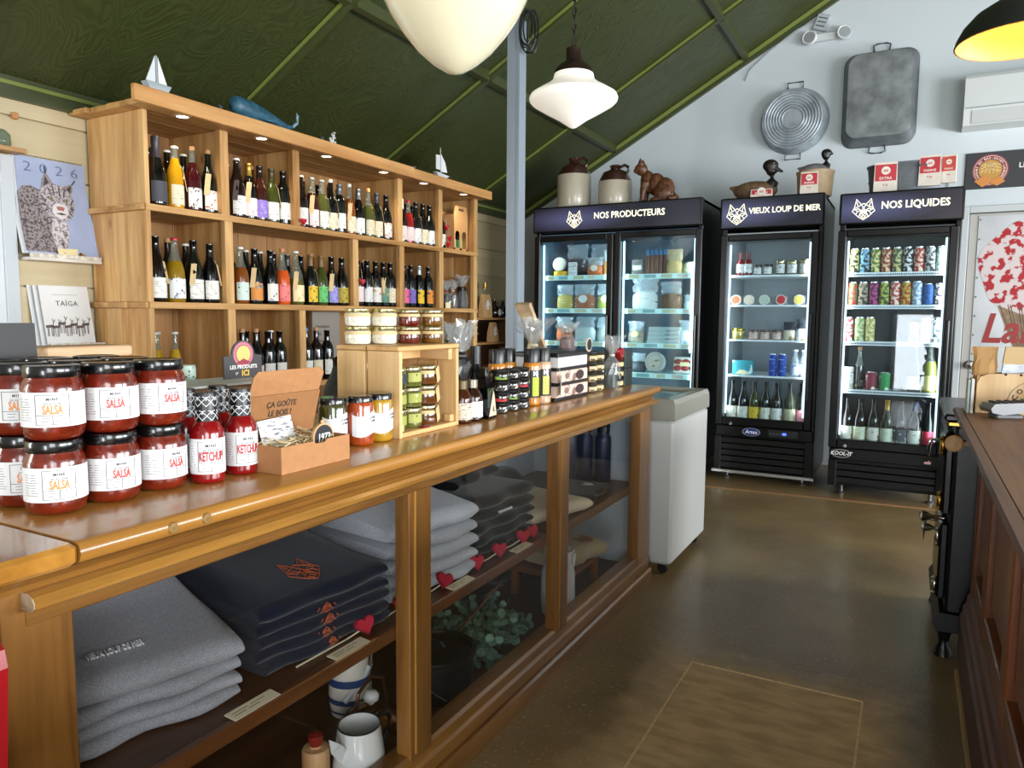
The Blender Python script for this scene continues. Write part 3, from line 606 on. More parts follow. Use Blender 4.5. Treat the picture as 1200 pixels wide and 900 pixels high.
kn = MB(SO); kn.tube([(.14, 3.0, .485), (.1, 3.0, .485), (.088, 3.0, .485), (.07, 3.0, .485), (.062, 3.0, .485)], [.008, .008, .016, .02, .008], 12); kn.build('knob', nick, st, True)
kn = MB(SO); kn.tube([(.14, 3.02, .44), (.11, 3.02, .44), (.095, 3.02, .44), (.078, 3.02, .44), (.07, 3.02, .44)], [.006, .006, .014, .016, .006], 12); kn.build('knob', nick, st, True)
# ================================================================ bottles
PROF = {  # outer profile (radius, height)
 'burgundy': [(.034, 0), (.0385, .004), (.0395, .012), (.0395, .135), (.038, .155), (.033, .178), (.025, .2), (.0185, .222), (.0152, .245), (.0142, .27), (.0142, .285), (.0155, .286), (.0155, .292), (.0142, .293)],
 'champagne': [(.037, 0), (.042, .004), (.0435, .014), (.0435, .12), (.042, .15), (.036, .18), (.028, .205), (.021, .23), (.0165, .255), (.0148, .28), (.0148, .298), (.0165, .3), (.0165, .306), (.0145, .307)],
 'bordeaux': [(.034, 0), (.0365, .004), (.0375, .012), (.0375, .178), (.0355, .195), (.029, .212), (.019, .228), (.0148, .242), (.0142, .27), (.0142, .283), (.0156, .284), (.0156, .292), (.0142, .293)],
 'swing': [(.032, 0), (.036, .004), (.037, .012), (.037, .15), (.035, .17), (.03, .19), (.022, .212), (.016, .235), (.0145, .255), (.0145, .28), (.0165, .281), (.0165, .288), (.0145, .29)],
 'slim': [(.024, 0), (.0275, .004), (.0275, .012), (.0275, .14), (.026, .155), (.019, .18), (.0135, .2), (.012, .215), (.012, .245), (.0138, .246), (.0138, .252), (.012, .253)],
 'sauce': [(.026, 0), (.0295, .004), (.03, .01), (.03, .085), (.0285, .098), (.022, .113), (.0145, .124), (.0135, .13), (.0135, .15)],
 'stubby': [(.028, 0), (.031, .004), (.032, .01), (.032, .1), (.0295, .118), (.021, .138), (.014, .155), (.013, .17), (.013, .19)],
}
def split(prof, z):
    lo = [p for p in prof if p[1] < z]; hi = [p for p in prof if p[1] > z]
    (r0, z0), (r1, z1) = lo[-1], hi[0]; r = r0+(r1-r0)*(z-z0)/(z1-z0)
    return lo+[(r, z)], [(r, z)]+hi
NB = 18
DG = M('#0c110b', .07, spec=.6); DB = M('#140b08', .07, spec=.6); DK = M('#070708', .08, spec=.6)
CLR = GLASS('#e9efe6', 1.5, .08); GRN = M('#3c4316', .08); 
def bottle(name, label, cat, loc, kind='burgundy', body=None, neck=None, fill=None, lab=None, lz=(.025, .10), arc=1.25, face=0, cap=None, caps='cork', h=1.0, tagcol=None, group=None, tagside=1, back=False, inks=None):
    root = thing(name, label, cat, loc, 0, group); P = [(r, z*h) for r, z in PROF[kind]]; top = P[-1][1]; R = P[3][0]
    body = body or DG
    if neck:
        zf = fill*h if fill else .19*h; lo, hi = split(P, zf)
        k = ('b', kind, h, zf)
        me = cached(k+(body.name,), lambda: MB().lathe(lo+[(.0005, zf)], NB).mesh('body', body, 45)); put('liquid', me, root)
        me = cached(k+('n', neck.name), lambda: MB().lathe(hi, NB, cap=False).mesh('neck', neck, 45)); put('neck', me, root)
    else:
        me = cached(('b', kind, h, body.name), lambda: MB().lathe(P, NB).mesh('body', body, 45)); put('body', me, root)
    if cap:
        if caps == 'cork': pr = [(.0135, top-.001), (.0140, top+.016), (.0125, top+.019), (.0005, top+.0195)]
        elif caps == 'crown': pr = [(.0172, top-.008), (.0178, top-.004), (.0165, top+.002), (.012, top+.004), (.0005, top+.0045)]
        elif caps == 'foil': pr = [(.0178, top-.065), (.0162, top-.04), (.0158, top-.012), (.0175, top-.01), (.0172, top+.001), (.0005, top+.0018)]
        elif caps == 'champ': pr = [(.0245, top-.09), (.019, top-.06), (.0168, top-.03), (.019, top-.02), (.0195, top+.004), (.0175, top+.016), (.0005, top+.021)]
        elif caps == 'tall': pr = [(.0165, top-.032), (.0165, top+.022), (.0005, top+.0225)]
        elif caps == 'screw': pr = [(P[-1][0]+.0025, top-.02), (P[-1][0]+.0025, top+.003), (.0005, top+.0035)]
        me = cached(('c', caps, kind, h, cap.name), lambda: MB().lathe(pr, 14, cap=False).mesh('cap', cap, 50)); put({'cork': 'cork', 'foil': 'foil', 'champ': 'foil'}.get(caps, 'cap'), me, root)
    if lab:
        me = cached(('l', kind, h, lz, arc, lab.name), lambda: MB().lathe([(R+.0006, lz[0]*h), (R+.0006, lz[1]*h)], 14, a0=-arc, a1=arc).mesh('label', lab, True))
        put('label', me, root, rot=(0, 0, face))
    if tagcol:
        s_ = tagside
        st_ = MB(); rn = .020; st_.tube([(rn*cos(a), rn*sin(a), .215*h-.003*cos(a-face)) for a in [face+2*pi*i/12 for i in range(13)]], .0009, 4)
        st_.tube([(rn*cos(face+.6*s_), rn*sin(face+.6*s_), .214*h), (.036*cos(face+.7*s_), .036*sin(face+.7*s_), .185*h)], .0009, 4)
        st_.build('string', M('#d8c9a4', .8), root)
        T = MB(); a = face+.7*s_; d = (cos(a), sin(a)); e = (-sin(a), cos(a)); w = .0125
        pts = []
        for q, z, rr in ((0, .192*h, .034), (1, .088*h, .0485)):
            for sg in (-1, 1): pts.append((d[0]*rr+e[0]*(w*sg+.012*s_*q), d[1]*rr+e[1]*(w*sg+.012*s_*q), z))
        T.add([pts[0], pts[1], pts[3], pts[2]]+[(x+d[0]*.001, y+d[1]*.001, z) for x, y, z in (pts[0], pts[1], pts[3], pts[2])], [(0, 3, 2, 1), (4, 5, 6, 7), (0, 1, 5, 4), (1, 2, 6, 5), (2, 3, 7, 6), (3, 0, 4, 7)])
        T.build('tag', tagcol, root)
    return root
KR = M('#d6b888', .75, vary=.08, bscale=40); CRK = M('#b98a5c', .8, vary=.15, bscale=200); WHT = M('#e9e6df', .4); RED = M('#c01f36', .35); GOLD = M('#a8873a', .3, .8)
LW = PRINT('#e6e3dc', '#8f8a86', 'lines'); LC = PRINT('#e2d7bb', '#a08c5e', 'lines'); LWd = PRINT('#e8e4de', '#2a1a1e', 'dots'); LWr = PRINT('#e8e2da', '#b8442e', 'dots', .9)
LWb = PRINT('#e6e6e4', '#3d466e', 'blob'); LP = PRINT('#e9d6d6', '#c47a86', 'blob'); LPU = PRINT('#8a74c8', '#d9d0f0', 'lines'); LDK = PRINT('#2c2d36', '#74747e', 'check')
LMINT = PRINT('#cfe0d6', '#2c3a40', 'blob', .9); LSUN = PRINT('#d98a3a', '#3f86a0', 'blob', .6); LGRP = PRINT('#e6e3d8', '#3c4c8a', 'dots', .8); LCOR = PRINT('#ee7d79', '#b0434a', 'dots', .9)
LCRM = PRINT('#ecdcae', '#c9a54e', 'blob'); LYEL = PRINT('#e0b92c', '#3a2c10', 'blob', 1.2); LGRN = PRINT('#62bb68', '#246e3a', 'blob', 1.2); LLAV = PRINT('#9a93d6', '#6a60a8', 'blob', 1.2); LOLI = PRINT('#b09a34', '#4a4018', 'blob', 1.2)
LPK = PRINT('#e2668c', '#4a1830', 'blob', .8); LVI = PRINT('#7c62b8', '#2c1c50', 'blob', .8); LYE = PRINT('#edc21e', '#2c2410', 'blob', .7); LOR = PRINT('#e08a26', '#2c1c10', 'blob', .7); LTEA = PRINT('#5d8a78', '#e2b95a', 'blob', .7); LWO = PRINT('#e6e2dc', '#c9733a', 'blob', .7)
YL = M('#c08a10', .1); YL2 = M('#8a6a10', .12); AMB = M('#7a3f12', .1); ORG = M('#c9501a', .1); RDW = M('#3a0b10', .08); RSE = M('#8a1818', .1); PGR = M('#4d5122', .1); MAR = M('#35150e', .08)
CLN = GLASS('#dfe6dc', 1.5, .10)
rows = {4: 1.681, 3: 1.247, 2: .813}
SPEC = [
 ('top row, leftmost cubby', 4, [(2.205, 'champagne', DK, 0, 0, LDK, 'champ', M('#2e2a33', .35), 0, 'black sparkling-wine bottle with dark patterned label'), (2.303, 'swing', YL, CLN, .235, LC, 'crown', WHT, KR, 'bottle of golden-yellow drink with white cap'), (2.401, 'burgundy', RDW, CLN, .235, LWd, 'cork', CRK, 0, 'dark red corked bottle with black-dotted label'), (2.489, 'burgundy', DG, 0, 0, LWr, 'cork', CRK, KR, 'dark green bottle with red-dotted label')]),
 ('top row, second cubby', 4, [(2.66, 'champagne', DB, 0, 0, LW, 'crown', WHT, M('#4a3a38', .7), 'dark bottle with white cap and brown tag'), (2.737, 'burgundy', DK, 0, 0, LP, 'foil', GOLD, KR, 'dark bottle with gold foil neck'), (2.812, 'burgundy', MAR, 0, 0, LPU, 'foil', DB, 0, 'reddish bottle with purple label'), (2.893, 'burgundy', GRN, 0, 0, LW, 'foil', M('#3b3414', .3), KR, 'olive green bottle with white label'), (2.972, 'bordeaux', DG, 0, 0, LW, 'foil', DK, KR, 'dark straight-sided bottle with white label')]),
 ('top row, widest cubby', 4, [(3.108, 'burgundy', DB, 0, 0, LW, 'crown', WHT, 0, 'dark bottle beside the red heart'), (3.19, 'burgundy', RDW, CLN, .205, LP, 'crown', M('#b9c0c0', .3, .4), KR, 'ruby bottle with a figure on its label'), (3.273, 'burgundy', PGR, CLN, .215, LW, 'crown', M('#b9c0c0', .3, .4), KR, 'pale green bottle with white label'), (3.348, 'burgundy', DK, 0, 0, LC, 'cork', WHT, KR, 'dark bottle with pale stopper'), (3.425, 'bordeaux', DG, 0, 0, LW, 'foil', M('#6b7176', .3, .6), 0, 'dark straight bottle with cream label'), (3.512, 'burgundy', AMB, CLN, .22, LC, 'cork', WHT, KR, 'amber bottle with pale stopper'), (3.598, 'burgundy', DK, 0, 0, LWb, 'foil', M('#8a8f94', .3, .7), 0, 'dark bottle with blue-ringed label'), (3.69, 'burgundy', PGR, CLN, .2, LC, 'cork', M('#d79a58', .7), KR, 'olive bottle with orange cork'), (3.778, 'burgundy', DG, 0, 0, LC, 'foil', M('#4a4c50', .3, .6), KR, 'dark bottle with grey foil'), (3.868, 'burgundy', DK, 0, 0, LWr, 'foil', DK, 0, 'dark bottle with red-marked label')]),
 ('top row, fourth cubby', 4, [(4.03, 'burgundy', DB, 0, 0, LP, 'foil', WHT, 0, 'dark bottle with pinkish label'), (4.11, 'burgundy', RSE, CLN, .21, LP, 'crown', RED, 0, 'bright red bottle with red cap'), (4.195, 'burgundy', DG, 0, 0, LWb, 'foil', DK, KR, 'dark bottle with grey-marked label'), (4.28, 'burgundy', DK, 0, 0, LC, 'foil', DK, 0, 'dark bottle with cream label'), (4.357, 'burgundy', DG, 0, 0, LWb, 'foil', DK, 0, 'dark bottle with pale blue label')]),
 ('middle row, leftmost cubby', 3, [(2.185, 'champagne', DB, 0, 0, LW, 'foil', DK, KR, 'black bottle with hanging kraft tag'), (2.288, 'champagne', YL2, CLN, .2, LWb, 'crown', RED, 0, 'clear yellow cider bottle with red cap'), (2.388, 'champagne', DG, 0, 0, LW, 'foil', DK, KR, 'black bottle with string and white label'), (2.481, 'burgundy', DK, 0, 0, LW, 'foil', DK, KR, 'slim black bottle with narrow white label')]),
 ('middle row, widest cubby', 3, [(2.672, 'burgundy', AMB, CLN, .19, LMINT, 'crown', WHT, 0, 'amber bottle with mint label'), (2.765, 'burgundy', DG, 0, 0, LSUN, 'foil', DK, KR, 'dark bottle with orange sunset label'), (2.868, 'burgundy', DK, 0, 0, LGRP, 'foil', DK, 0, 'dark bottle with blue grape label'), (2.957, 'burgundy', ORG, CLN, .19, LCOR, 'cork', M('#d08a5a', .7), 0, 'orange wine bottle with coral label'), (3.058, 'champagne', PGR, CLN, .15, LCRM, 'crown', WHT, KR, 'clear greenish bottle with cream label'), (3.172, 'burgundy', DG, 0, 0, LYEL, 'foil', M('#7a5a34', .4), KR, 'dark bottle with yellow label'), (3.258, 'burgundy', GRN, 0, 0, LGRN, 'foil', M('#7a5a34', .4), 0, 'green bottle with green label'), (3.345, 'burgundy', DK, 0, 0, LLAV, 'foil', DK, KR, 'dark bottle with lavender label'), (3.432, 'burgundy', DK, 0, 0, LOLI, 'foil', DK, 0, 'dark bottle with olive label')]),
 ('middle row, third cubby', 3, [(3.585, 'bordeaux', DB, 0, 0, LP, 'foil', DK, 0, 'dark bottle with pink-striped label'), (3.668, 'bordeaux', DK, 0, 0, LWb, 'foil', DK, KR, 'dark bottle with blue-sketch label'), (3.752, 'bordeaux', DK, 0, 0, LWO, 'foil', DK, KR, 'dark bottle with white and orange label'), (3.832, 'bordeaux', DG, 0, 0, LTEA, 'foil', DK, KR, 'dark bottle with teal label'), (3.91, 'bordeaux', DK, 0, 0, LC, 'foil', DK, 0, 'dark bottle with cream label')]),
 ('middle row, fourth cubby', 3, [(4.052, 'bordeaux', DK, 0, 0, LPK, 'foil', DK, 0, 'dark bottle with hot-pink label'), (4.135, 'bordeaux', DK, 0, 0, LVI, 'foil', DK, 0, 'dark bottle with violet label'), (4.235, 'bordeaux', DK, 0, 0, LYE, 'foil', M('#b8bcc0', .3, .6), 0, 'dark bottle with bright yellow label'), (4.345, 'bordeaux', DG, 0, 0, LOR, 'foil', DK, 0, 'dark bottle with orange label')]),
 ('bottom visible row, second cubby', 2, [(2.672, 'swing', DB, 0, 0, LP, 'cork', CRK, 0, 'dark bottle with pale wooden stopper'), (2.76, 'swing', DK, 0, 0, LP, 'cork', CRK, 0, 'second dark bottle with wooden stopper'), (2.84, 'bordeaux', DK, 0, 0, LW, 'foil', DK, 0, 'plain black bottle in shade'), (2.925, 'bordeaux', DG, 0, 0, LW, 'foil', DK, 0, 'glossy black bottle against the divider')]),
 ('bottom visible row, third cubby', 2, [(3.125, 'bordeaux', DB, 0, 0, LW, 'cork', M('#3f6a9a', .4), 0, 'dark bottle with blue stopper'), (3.21, 'bordeaux', DB, 0, 0, LC, 'cork', CRK, 0, 'dark bottle with cork stopper'), (3.30, 'bordeaux', DK, 0, 0, LW, 'foil', DK, 0, 'black bottle near the grey card')]),
]
random.seed(21)
for where, row, items in SPEC:
    for i, (y, kind, body, neck, fill, lab, caps, cap, tg, desc) in enumerate(items):
        X = -3.052-.006*random.random(); ang = random.uniform(-.12, .12)
        lz = {'bordeaux': (.03, .12), 'champagne': (.02, .115), 'burgundy': (.02, .112), 'swing': (.02, .112)}[kind]
        if row == 3 and kind == 'bordeaux': lz = (.03, .125)
        bottle('wine_bottle', desc+', '+where, 'bottle', (X, y, rows[row]+.0005), kind, body, neck or None, fill or None, lab, lz, 1.2, ang, cap, caps, .985 if kind != 'champagne' else .97, tg or None, 'bottles on the pine shelves', random.choice((-1, 1, 1)))
# bottles standing behind the front ones
BK = [(4, (2.16, 2.255, 2.35, 2.445), 'top row, leftmost cubby'), (4, (2.70, 2.78, 2.86), 'top row, second cubby'), (4, (3.15, 3.24, 3.38, 3.47, 3.56, 3.74), 'top row, widest cubby'), (4, (4.07, 4.24, 4.32), 'top row, fourth cubby'),
      (3, (2.235, 2.335, 2.435), 'middle row, leftmost cubby'), (3, (2.715, 2.815, 2.91, 3.01, 3.115, 3.215, 3.30), 'middle row, widest cubby'), (3, (3.63, 3.71, 3.79), 'middle row, third cubby'), (3, (4.09, 4.19, 4.29), 'middle row, fourth cubby'), (2, (2.715, 2.80, 2.88, 2.965), 'bottom visible row, second cubby')]
for row, ysb, where in BK:
    for i, y in enumerate(ysb):
        cp = random.choice([('cork', CRK), ('crown', WHT), ('foil', DK), ('foil', DK), ('foil', M('#4a4c50', .3, .6))])
        bottle('wine_bottle', 'dark bottle %s from left in back line, %s' % (ORD[i], where), 'bottle', (-3.165-.02*random.random(), y, rows[row]+.0005), random.choice(('burgundy', 'bordeaux', 'burgundy')), random.choice((DG, DK, DB)), None, None, LW, (.025, .105), 1.2, random.uniform(-.3, .3), cp[1], cp[0], .985, None, 'bottles in the back line of the pine shelves')
for i, y in enumerate((2.172, 2.217, 2.275)):
    bottle('oil_bottle', 'slim clear bottle of yellow oil, %s from left in bottom-left cubby' % ORD[i], 'bottle', (-3.06-.05*(i % 2), y, .8135), 'slim', M('#b08a1c', .1), CLN, .185, None, cap=M('#c9c4b8', .4), caps='crown', h=1.16, group='oil bottles in the bottom-left cubby')
for i, (x, y, kind) in enumerate(((-3.05, 4.5, 'burgundy'),)):
    bottle('wine_bottle', 'dark bottle hung with red hearts beside the cardboard carrier', 'bottle', (x, 4.492, 1.6815), kind, DK, lab=LW, cap=DK, caps='foil', tagcol=KR)
# ---- cardboard two-bottle carrier with arched windows
cc = thing('bottle_carrier', 'tan cardboard bottle carrier with two arched windows on the top row', 'carrier', (-3.10, 4.755, 1.681)); kraft = M('#c08f5b', .8, vary=.06, bscale=30)
def arch(y, z0, w, h, n=8): return [(y-w, z0), (y+w, z0)]+[(y+w*cos(pi*i/n), z0+h+w*sin(pi*i/n)) for i in range(n+1)]
pan = MB()
for y0, y1 in ((-.095, -.078), (-.016, .016), (.078, .095)): pan.box(.055, y0, .0, .06, y1, .19)
pan.box(.055, -.095, 0, .06, .095, .022)
for yc in (-.047, .047):     # arched tops
    pts = [(yc-.031, .19), (yc-.031, .12)]+[(yc+.031*cos(pi-pi*i/8), .12+.031*sin(pi-pi*i/8)) for i in range(9)]+[(yc+.031, .19)]
    n = len(pts)
    for k in range(1, n-2):
        (a, b), (c, d) = pts[k], pts[k+1]; pan.add([(.06, a, b), (.06, c, d), (.06, c, .19), (.06, a, .19), (.055, a, b), (.055, c, d), (.055, c, .19), (.055, a, .19)], [(0, 1, 2, 3), (7, 6, 5, 4), (0, 4, 5, 1)])
pan.box(.055, -.095, .19, .06, .095, .27); pan.prism([(-.095, .27), (.095, .27), (.075, .335), (-.075, .335)], 'x', .052, .06)
pan.build('front_panel', kraft, cc); MB().box(-.06, -.095, 0, -.055, .095, .30).build('back_panel', kraft, cc)
for y in (-.095, .09): MB().box(-.055, y, 0, .055, y+.005, .27).build('side_panel', kraft, cc)
MB().box(-.055, -.09, 0, .055, .09, .004).build('bottom_panel', kraft, cc)
MB().box(.0602, -.035, .30, .0612, .035, .316).build('handle_slot', M('#5a3a1e', .8), cc)
for y, l, d in ((4.708, LW, 'black bottle with white label inside the cardboard carrier'), (4.802, LGRN, 'black bottle with green label inside the cardboard carrier')):
    bottle('wine_bottle', d, 'bottle', (-3.10, y, 1.6855), 'bordeaux', DK, None, None, l, (.03, .10), 1.3, 0, DK, 'foil', .85)
# ---- red heart ornaments
def heart_mesh(s, t):
    pts = [(s*.062*16*sin(a)**3/1.0, s*.062*(13*cos(a)-5*cos(2*a)-2*cos(3*a)-cos(4*a))) for a in [2*pi*i/24 for i in range(24)]]
    m = MB(); m.loft([[(-t*.5, u*.8, v*.8) for u, v in pts], [(0, u, v) for u, v in pts], [(t*.5, u*.8, v*.8) for u, v in pts]]); return m
hm = heart_mesh(.022, .02).mesh('heart', M('#b4122a', .2, coat=.5), 50)
def heart(loc, label, rot=(0, 0, 0)):
    h = thing('heart_ornament', label, 'ornament', loc, 0, 'red hearts hung on the shelves'); put('heart', hm, h, rot=rot)
    MB().tube([(0, 0, .018), (-.004, 0, .05), (-.008, 0, .075)], .001, 4).build('string', M('#cfc2a0', .8), h); return h
heart((-2.978, 3.045, 1.708), 'red heart ornament hanging by the widest top cubby')
heart((-2.978, 3.535, 1.40), 'red heart ornament hanging by the third middle-row cubby')
heart((-2.985, 4.478, 1.83), 'red heart ornament hanging highest beside the cardboard carrier')
heart((-2.985, 4.515, 1.755), 'red heart ornament hanging midway beside the cardboard carrier', (.3, 0, 0))
heart((-2.985, 4.50, 1.71), 'red heart ornament lowest beside the cardboard carrier', (-.2, 0, 0))
# ---- cellophane-wrapped gifts
CELLO = GLASS('#f4f6f6', 1.6, .10, rough=.08)
def cello(label, loc, w, h, core=None, ch=.1, seed=0, cr=.7, group='cellophane gift bags', bow=None, tilt=0):
    rnd = random.Random(seed); r = thing('cellophane_bag', label, 'gift bag', loc, tilt, group)
    if core: MB().rbox(-w*.42*cr, -w*.42*cr, .002, w*.42*cr, w*.42*cr, ch, .008).build('contents', core, r)
    n = 16; rings = []
    for z, k, j in ((.0, .78, .03), (.02, .95, .08), (h*.28, 1, .12), (h*.5, .8, .15), (h*.62, .34, .06), (h*.66, .26, .05), (h*.75, .55, .2), (h*.9, .95, .35), (h, 1.15, .5)):
        rings.append([(w*.5*k*cos(2*pi*i/n)*(1+rnd.uniform(-j, j)), w*.5*k*sin(2*pi*i/n)*(1+rnd.uniform(-j, j)), z+rnd.uniform(-.012, .012)*(z > h*.7)) for i in range(n)])
    MB().loft(rings, cap=False).build('wrap', CELLO, r)
    sh = MB()
    for _ in range(34):
        a = rnd.uniform(0, 6.28); e = rnd.uniform(.35, 1.25)*w*.5; t_ = rnd.uniform(.006, .016)*(w/.1); zt_ = h*rnd.uniform(.82, 1.05); L_, R2 = [], []
        for q in (0, .3, .6, .85, 1):
            aa = a+rnd.uniform(-.25, .25)*q; rr = w*.08+(e-w*.08)*q**1.3; b = aa+1.57+rnd.uniform(-.9, .9); tw = t_*(.12+.88*q)*rnd.uniform(.7, 1.2); z_ = h*.66+(zt_-h*.66)*q
            L_.append((cos(aa)*rr-cos(b)*tw, sin(aa)*rr-sin(b)*tw, z_+rnd.uniform(-.006, .006)*q)); R2.append((cos(aa)*rr+cos(b)*tw, sin(aa)*rr+sin(b)*tw, z_+rnd.uniform(-.006, .006)*q))
        sh.add(L_+R2, [(k, k+1, k+6, k+5) for k in range(4)])
    sh.build('ruffle', GLASS('#ffffff', 2.6, .14, rough=.10), r)
    MB().lathe([(w*.15, h*.625), (w*.17, h*.645), (w*.15, h*.665)], 12, cap=False).build('tie', bow or M('#d8cfb8', .6), r)
    return r
cello('cellophane bag with red heart on middle-row last cubby', (-3.07, 4.60, 1.2475), .085, .2, M('#1d1b1c', .4), .10, 1, bow=M('#b4122a', .3))
cello('tall cellophane bag leaning at right of middle-row last cubby', (-3.08, 4.83, 1.2475), .10, .25, M('#181617', .4), .17, 2)
cello('small cellophane bag in the middle of middle-row last cubby', (-3.10, 4.735, 1.2475), .08, .21, M('#6b5a44', .5), .1, 3)
tag(MB((-3.012, 4.535, 1.2475)).rbox(-3.017, 4.505, 1.2475, -3.010, 4.568, 1.29, .001).build('price_card', M('#ead9b4', .7)), 'small cream price card before the cellophane bags', 'card').location = (-3.012, 4.535, 1.2475)
for i, (y, h) in enumerate(((4.56, .30), (4.64, .31), (4.72, .30))): cello('cellophane-wrapped bottle %s from left in bottom right cubby' % ORD[i], (-3.08, y, .8135), .075, h, M('#4e5a3a', .4), .2, 10+i)
# grey card in the lower row
gc = thing('notice_card', 'grey notice card with dark lines of text in lower cubby', 'card', (-3.17, 3.42, .8135))
MB().box(-.004, -.12, .0, 0, .12, .40).build('card', M('#8d857c', .7), gc)
for k, s_ in enumerate(('boutiques', 'vins', 'cidres')): text(s_, .03, M('#2c2824', .7), onX(.0005, -.09, .31-.045*k), align='LEFT', parent=gc)
# ---- small shelf to the right with kraft bags and round bottles
sm = thing('corner_shelf', 'small dark wooden corner shelf right of the pine unit', 'shelf', (-3.3, 5.62, 0))
for z in (.75, .965, 1.178): MB().rbox(-.11, -.36, z-.02, .09, .38, z, .002).build('board', WOOD('#8a5f34', '#b08452', 'y', 9, .5), sm)
for y in (-.345, .36): MB().rbox(-.11, y, 0, .07, y+.02, 1.158, .002).build('side', WOOD('#6a4726', '#8e663c', 'z', 9, .5), sm)
MB().box(-.115, -.34, 0, -.108, .37, 1.158).build('back', darkZ, sm)
def kraftbag(label, loc, w, h, rz=0, sc=1):
    r = thing('kraft_pouch', label, 'pouch', loc, rz, 'kraft coffee pouches')
    rings = [[(-.028*k, -w/2, z), (.028*k, -w/2*.98, z), (.028*k, w/2*.98, z), (-.028*k, w/2, z)] for z, k in ((0, .9), (.02, 1), (h*.5, .8), (h*.85, .25), (h, .08))]
    MB().loft(rings).build('pouch', M('#c99f6c', .75, vary=.06, bscale=50), r)
    sk = MB(); sk.prism([(.028*cos(a)*w/.12, h*.55+.036*sin(a)*w/.12) for a in [2*pi*i/16 for i in range(16)]], 'x', .0245, .0255); o = sk.build('print', PRINT('#f0eee8', '#111111', 'blob', 1.6), r)
    return r
kraftbag('kraft pouch with black skull print on corner shelf top', (-3.245, 5.47, 1.1785), .15, .20)
kraftbag('kraft pouch with black print on corner shelf lower board', (-3.245, 5.60, .9655), .14, .17, .1)
for i, y in enumerate((5.63, 5.78)):
    b = thing('round_bottle', 'dark round bottle with white disc, %s on corner shelf' % ('nearer' if i == 0 else 'farther'), 'bottle', (-3.25, y, 1.1785), 0, 'round dark bottles')
    MB().lathe([(.03, 0), (.052, .012), (.058, .045), (.05, .08), (.026, .105), (.016, .118), (.015, .15), (.018, .151), (.018, .158), (.0005, .159)], 18).build('body', DB, b, True)
    MB().prism([(.03*cos(a), .045+.03*sin(a)) for a in [2*pi*j/16 for j in range(16)]], 'x', .056, .0585).build('label', M('#e3e0da', .6), b)
bottle('liquor_bottle', 'tall clear bottle with gold top behind kraft pouch', 'bottle', (-3.31, 5.57, 1.1785), 'slim', M('#7b6a38', .1), CLN, .16, None, cap=GOLD, caps='tall', h=1.12)
# ================================================================ goods on the display counter
ZT = .8935
PAPER = M('#dcdbdb', .6); INK = M('#33343a', .6); SALO = M('#d98a3a', .5); SALR = M('#c8413a', .5); BLKLID = M('#0c0c0e', .22, coat=.5)
salsa = M('#661c0c', .2, coat=.6, vary=.4, bscale=55, bump=.15)
def jar_label(prefix, r, z0, z1, word, wm, parent_face, mats=None):
    """meshes of one jar label: paper, frame lines, words (built once, shared)"""
    out = []
    out.append(('label', MB().lathe([(r, z0), (r, z1)], 24, a0=-1.75, a1=1.55).mesh('label', PAPER, True)))
    h = z1-z0; f = onCyl(r+.0002, (z0+z1)/2, .15); L = []
    w = .0225
    L += [[(-w, h*.42), (w, h*.42)], [(-w, -h*.42), (w, -h*.42)], [(-w, -h*.42), (-w, h*.42)], [(w, -h*.42), (w, h*.42)], [(-w, -h*.16), (w, -h*.16)], [(0, -h*.16), (0, -h*.42)]]
    L2 = []
    for l in L:
        (a, b), (c, d) = l; L2.append([(a+(c-a)*k/6, b+(d-b)*k/6) for k in range(7)])
    out.append(('frame_lines', MB().ribbon(L2, .0007, .0002, f).mesh('frame_lines', INK)))
    rows_ = MB(); rnd = random.Random(4)
    for k in range(9): rows_.ribbon([[(-.052+.012*q, h*(.30-.075*k)), (-.052+.012*q+rnd.uniform(.006, .0115), h*(.30-.075*k))] for q in range(2)], .0008, .0002, f)
    for q, s_ in ((-.015, 1), (.004, 1)): rows_.ribbon([[(q, -h*.24), (q+.011, -h*.24)], [(q, -h*.33), (q+.009, -h*.33)]], .0009, .0002, f)
    out.append(('small_print', rows_.mesh('small_print', M('#7a7678', .6))))
    t1 = text('MINE', h*.11, INK, onCyl(r+.0003, (z0+z1)/2+h*.30, .15), bold=.015, space=1.3); t2 = text('DE RETOUR', h*.06, INK, onCyl(r+.0003, (z0+z1)/2+h*.17, .15), space=1.4)
    t3 = text(word, h*.36, wm, onCyl(r+.0003, (z0+z1)/2-h*.01, .15), bold=.025, sx=.42 if len(word) > 5 else .52)
    for t_, n in ((t1, 'maker_name'), (t2, 'maker_line'), (t3, 'product_name')): out.append((n, t_.data)); bpy.data.objects.remove(t_)
    return out
SJ = {}
SJ['body'] = MB().lathe([(.030, 0), (.036, .002), (.0405, .008), (.0425, .018), (.0425, .078), (.0405, .087), (.037, .093), (.0365, .098)], 28).mesh('jar', salsa, 50)
SJ['lid'] = MB().lathe([(.0385, .095), (.0392, .096), (.0392, .110), (.038, .1125), (.034, .113), (.033, .1122), (.0005, .1122)], 28).mesh('lid', BLKLID, 45)
LBO = jar_label('s', .0431, .022, .074, 'SALSA', SALO, 0); LBR = jar_label('s', .0431, .022, .074, 'SALSA', SALR, 0)
def salsa_jar(loc, label, face, lab):
    r = thing('salsa_jar', label, 'jar', loc, face, 'salsa jars stacked on the counter'); put('jar', SJ['body'], r); put('lid', SJ['lid'], r)
    l = put(lab[0][0], lab[0][1], r)
    for n, me in lab[1:]: put(n, me, l)
    return r
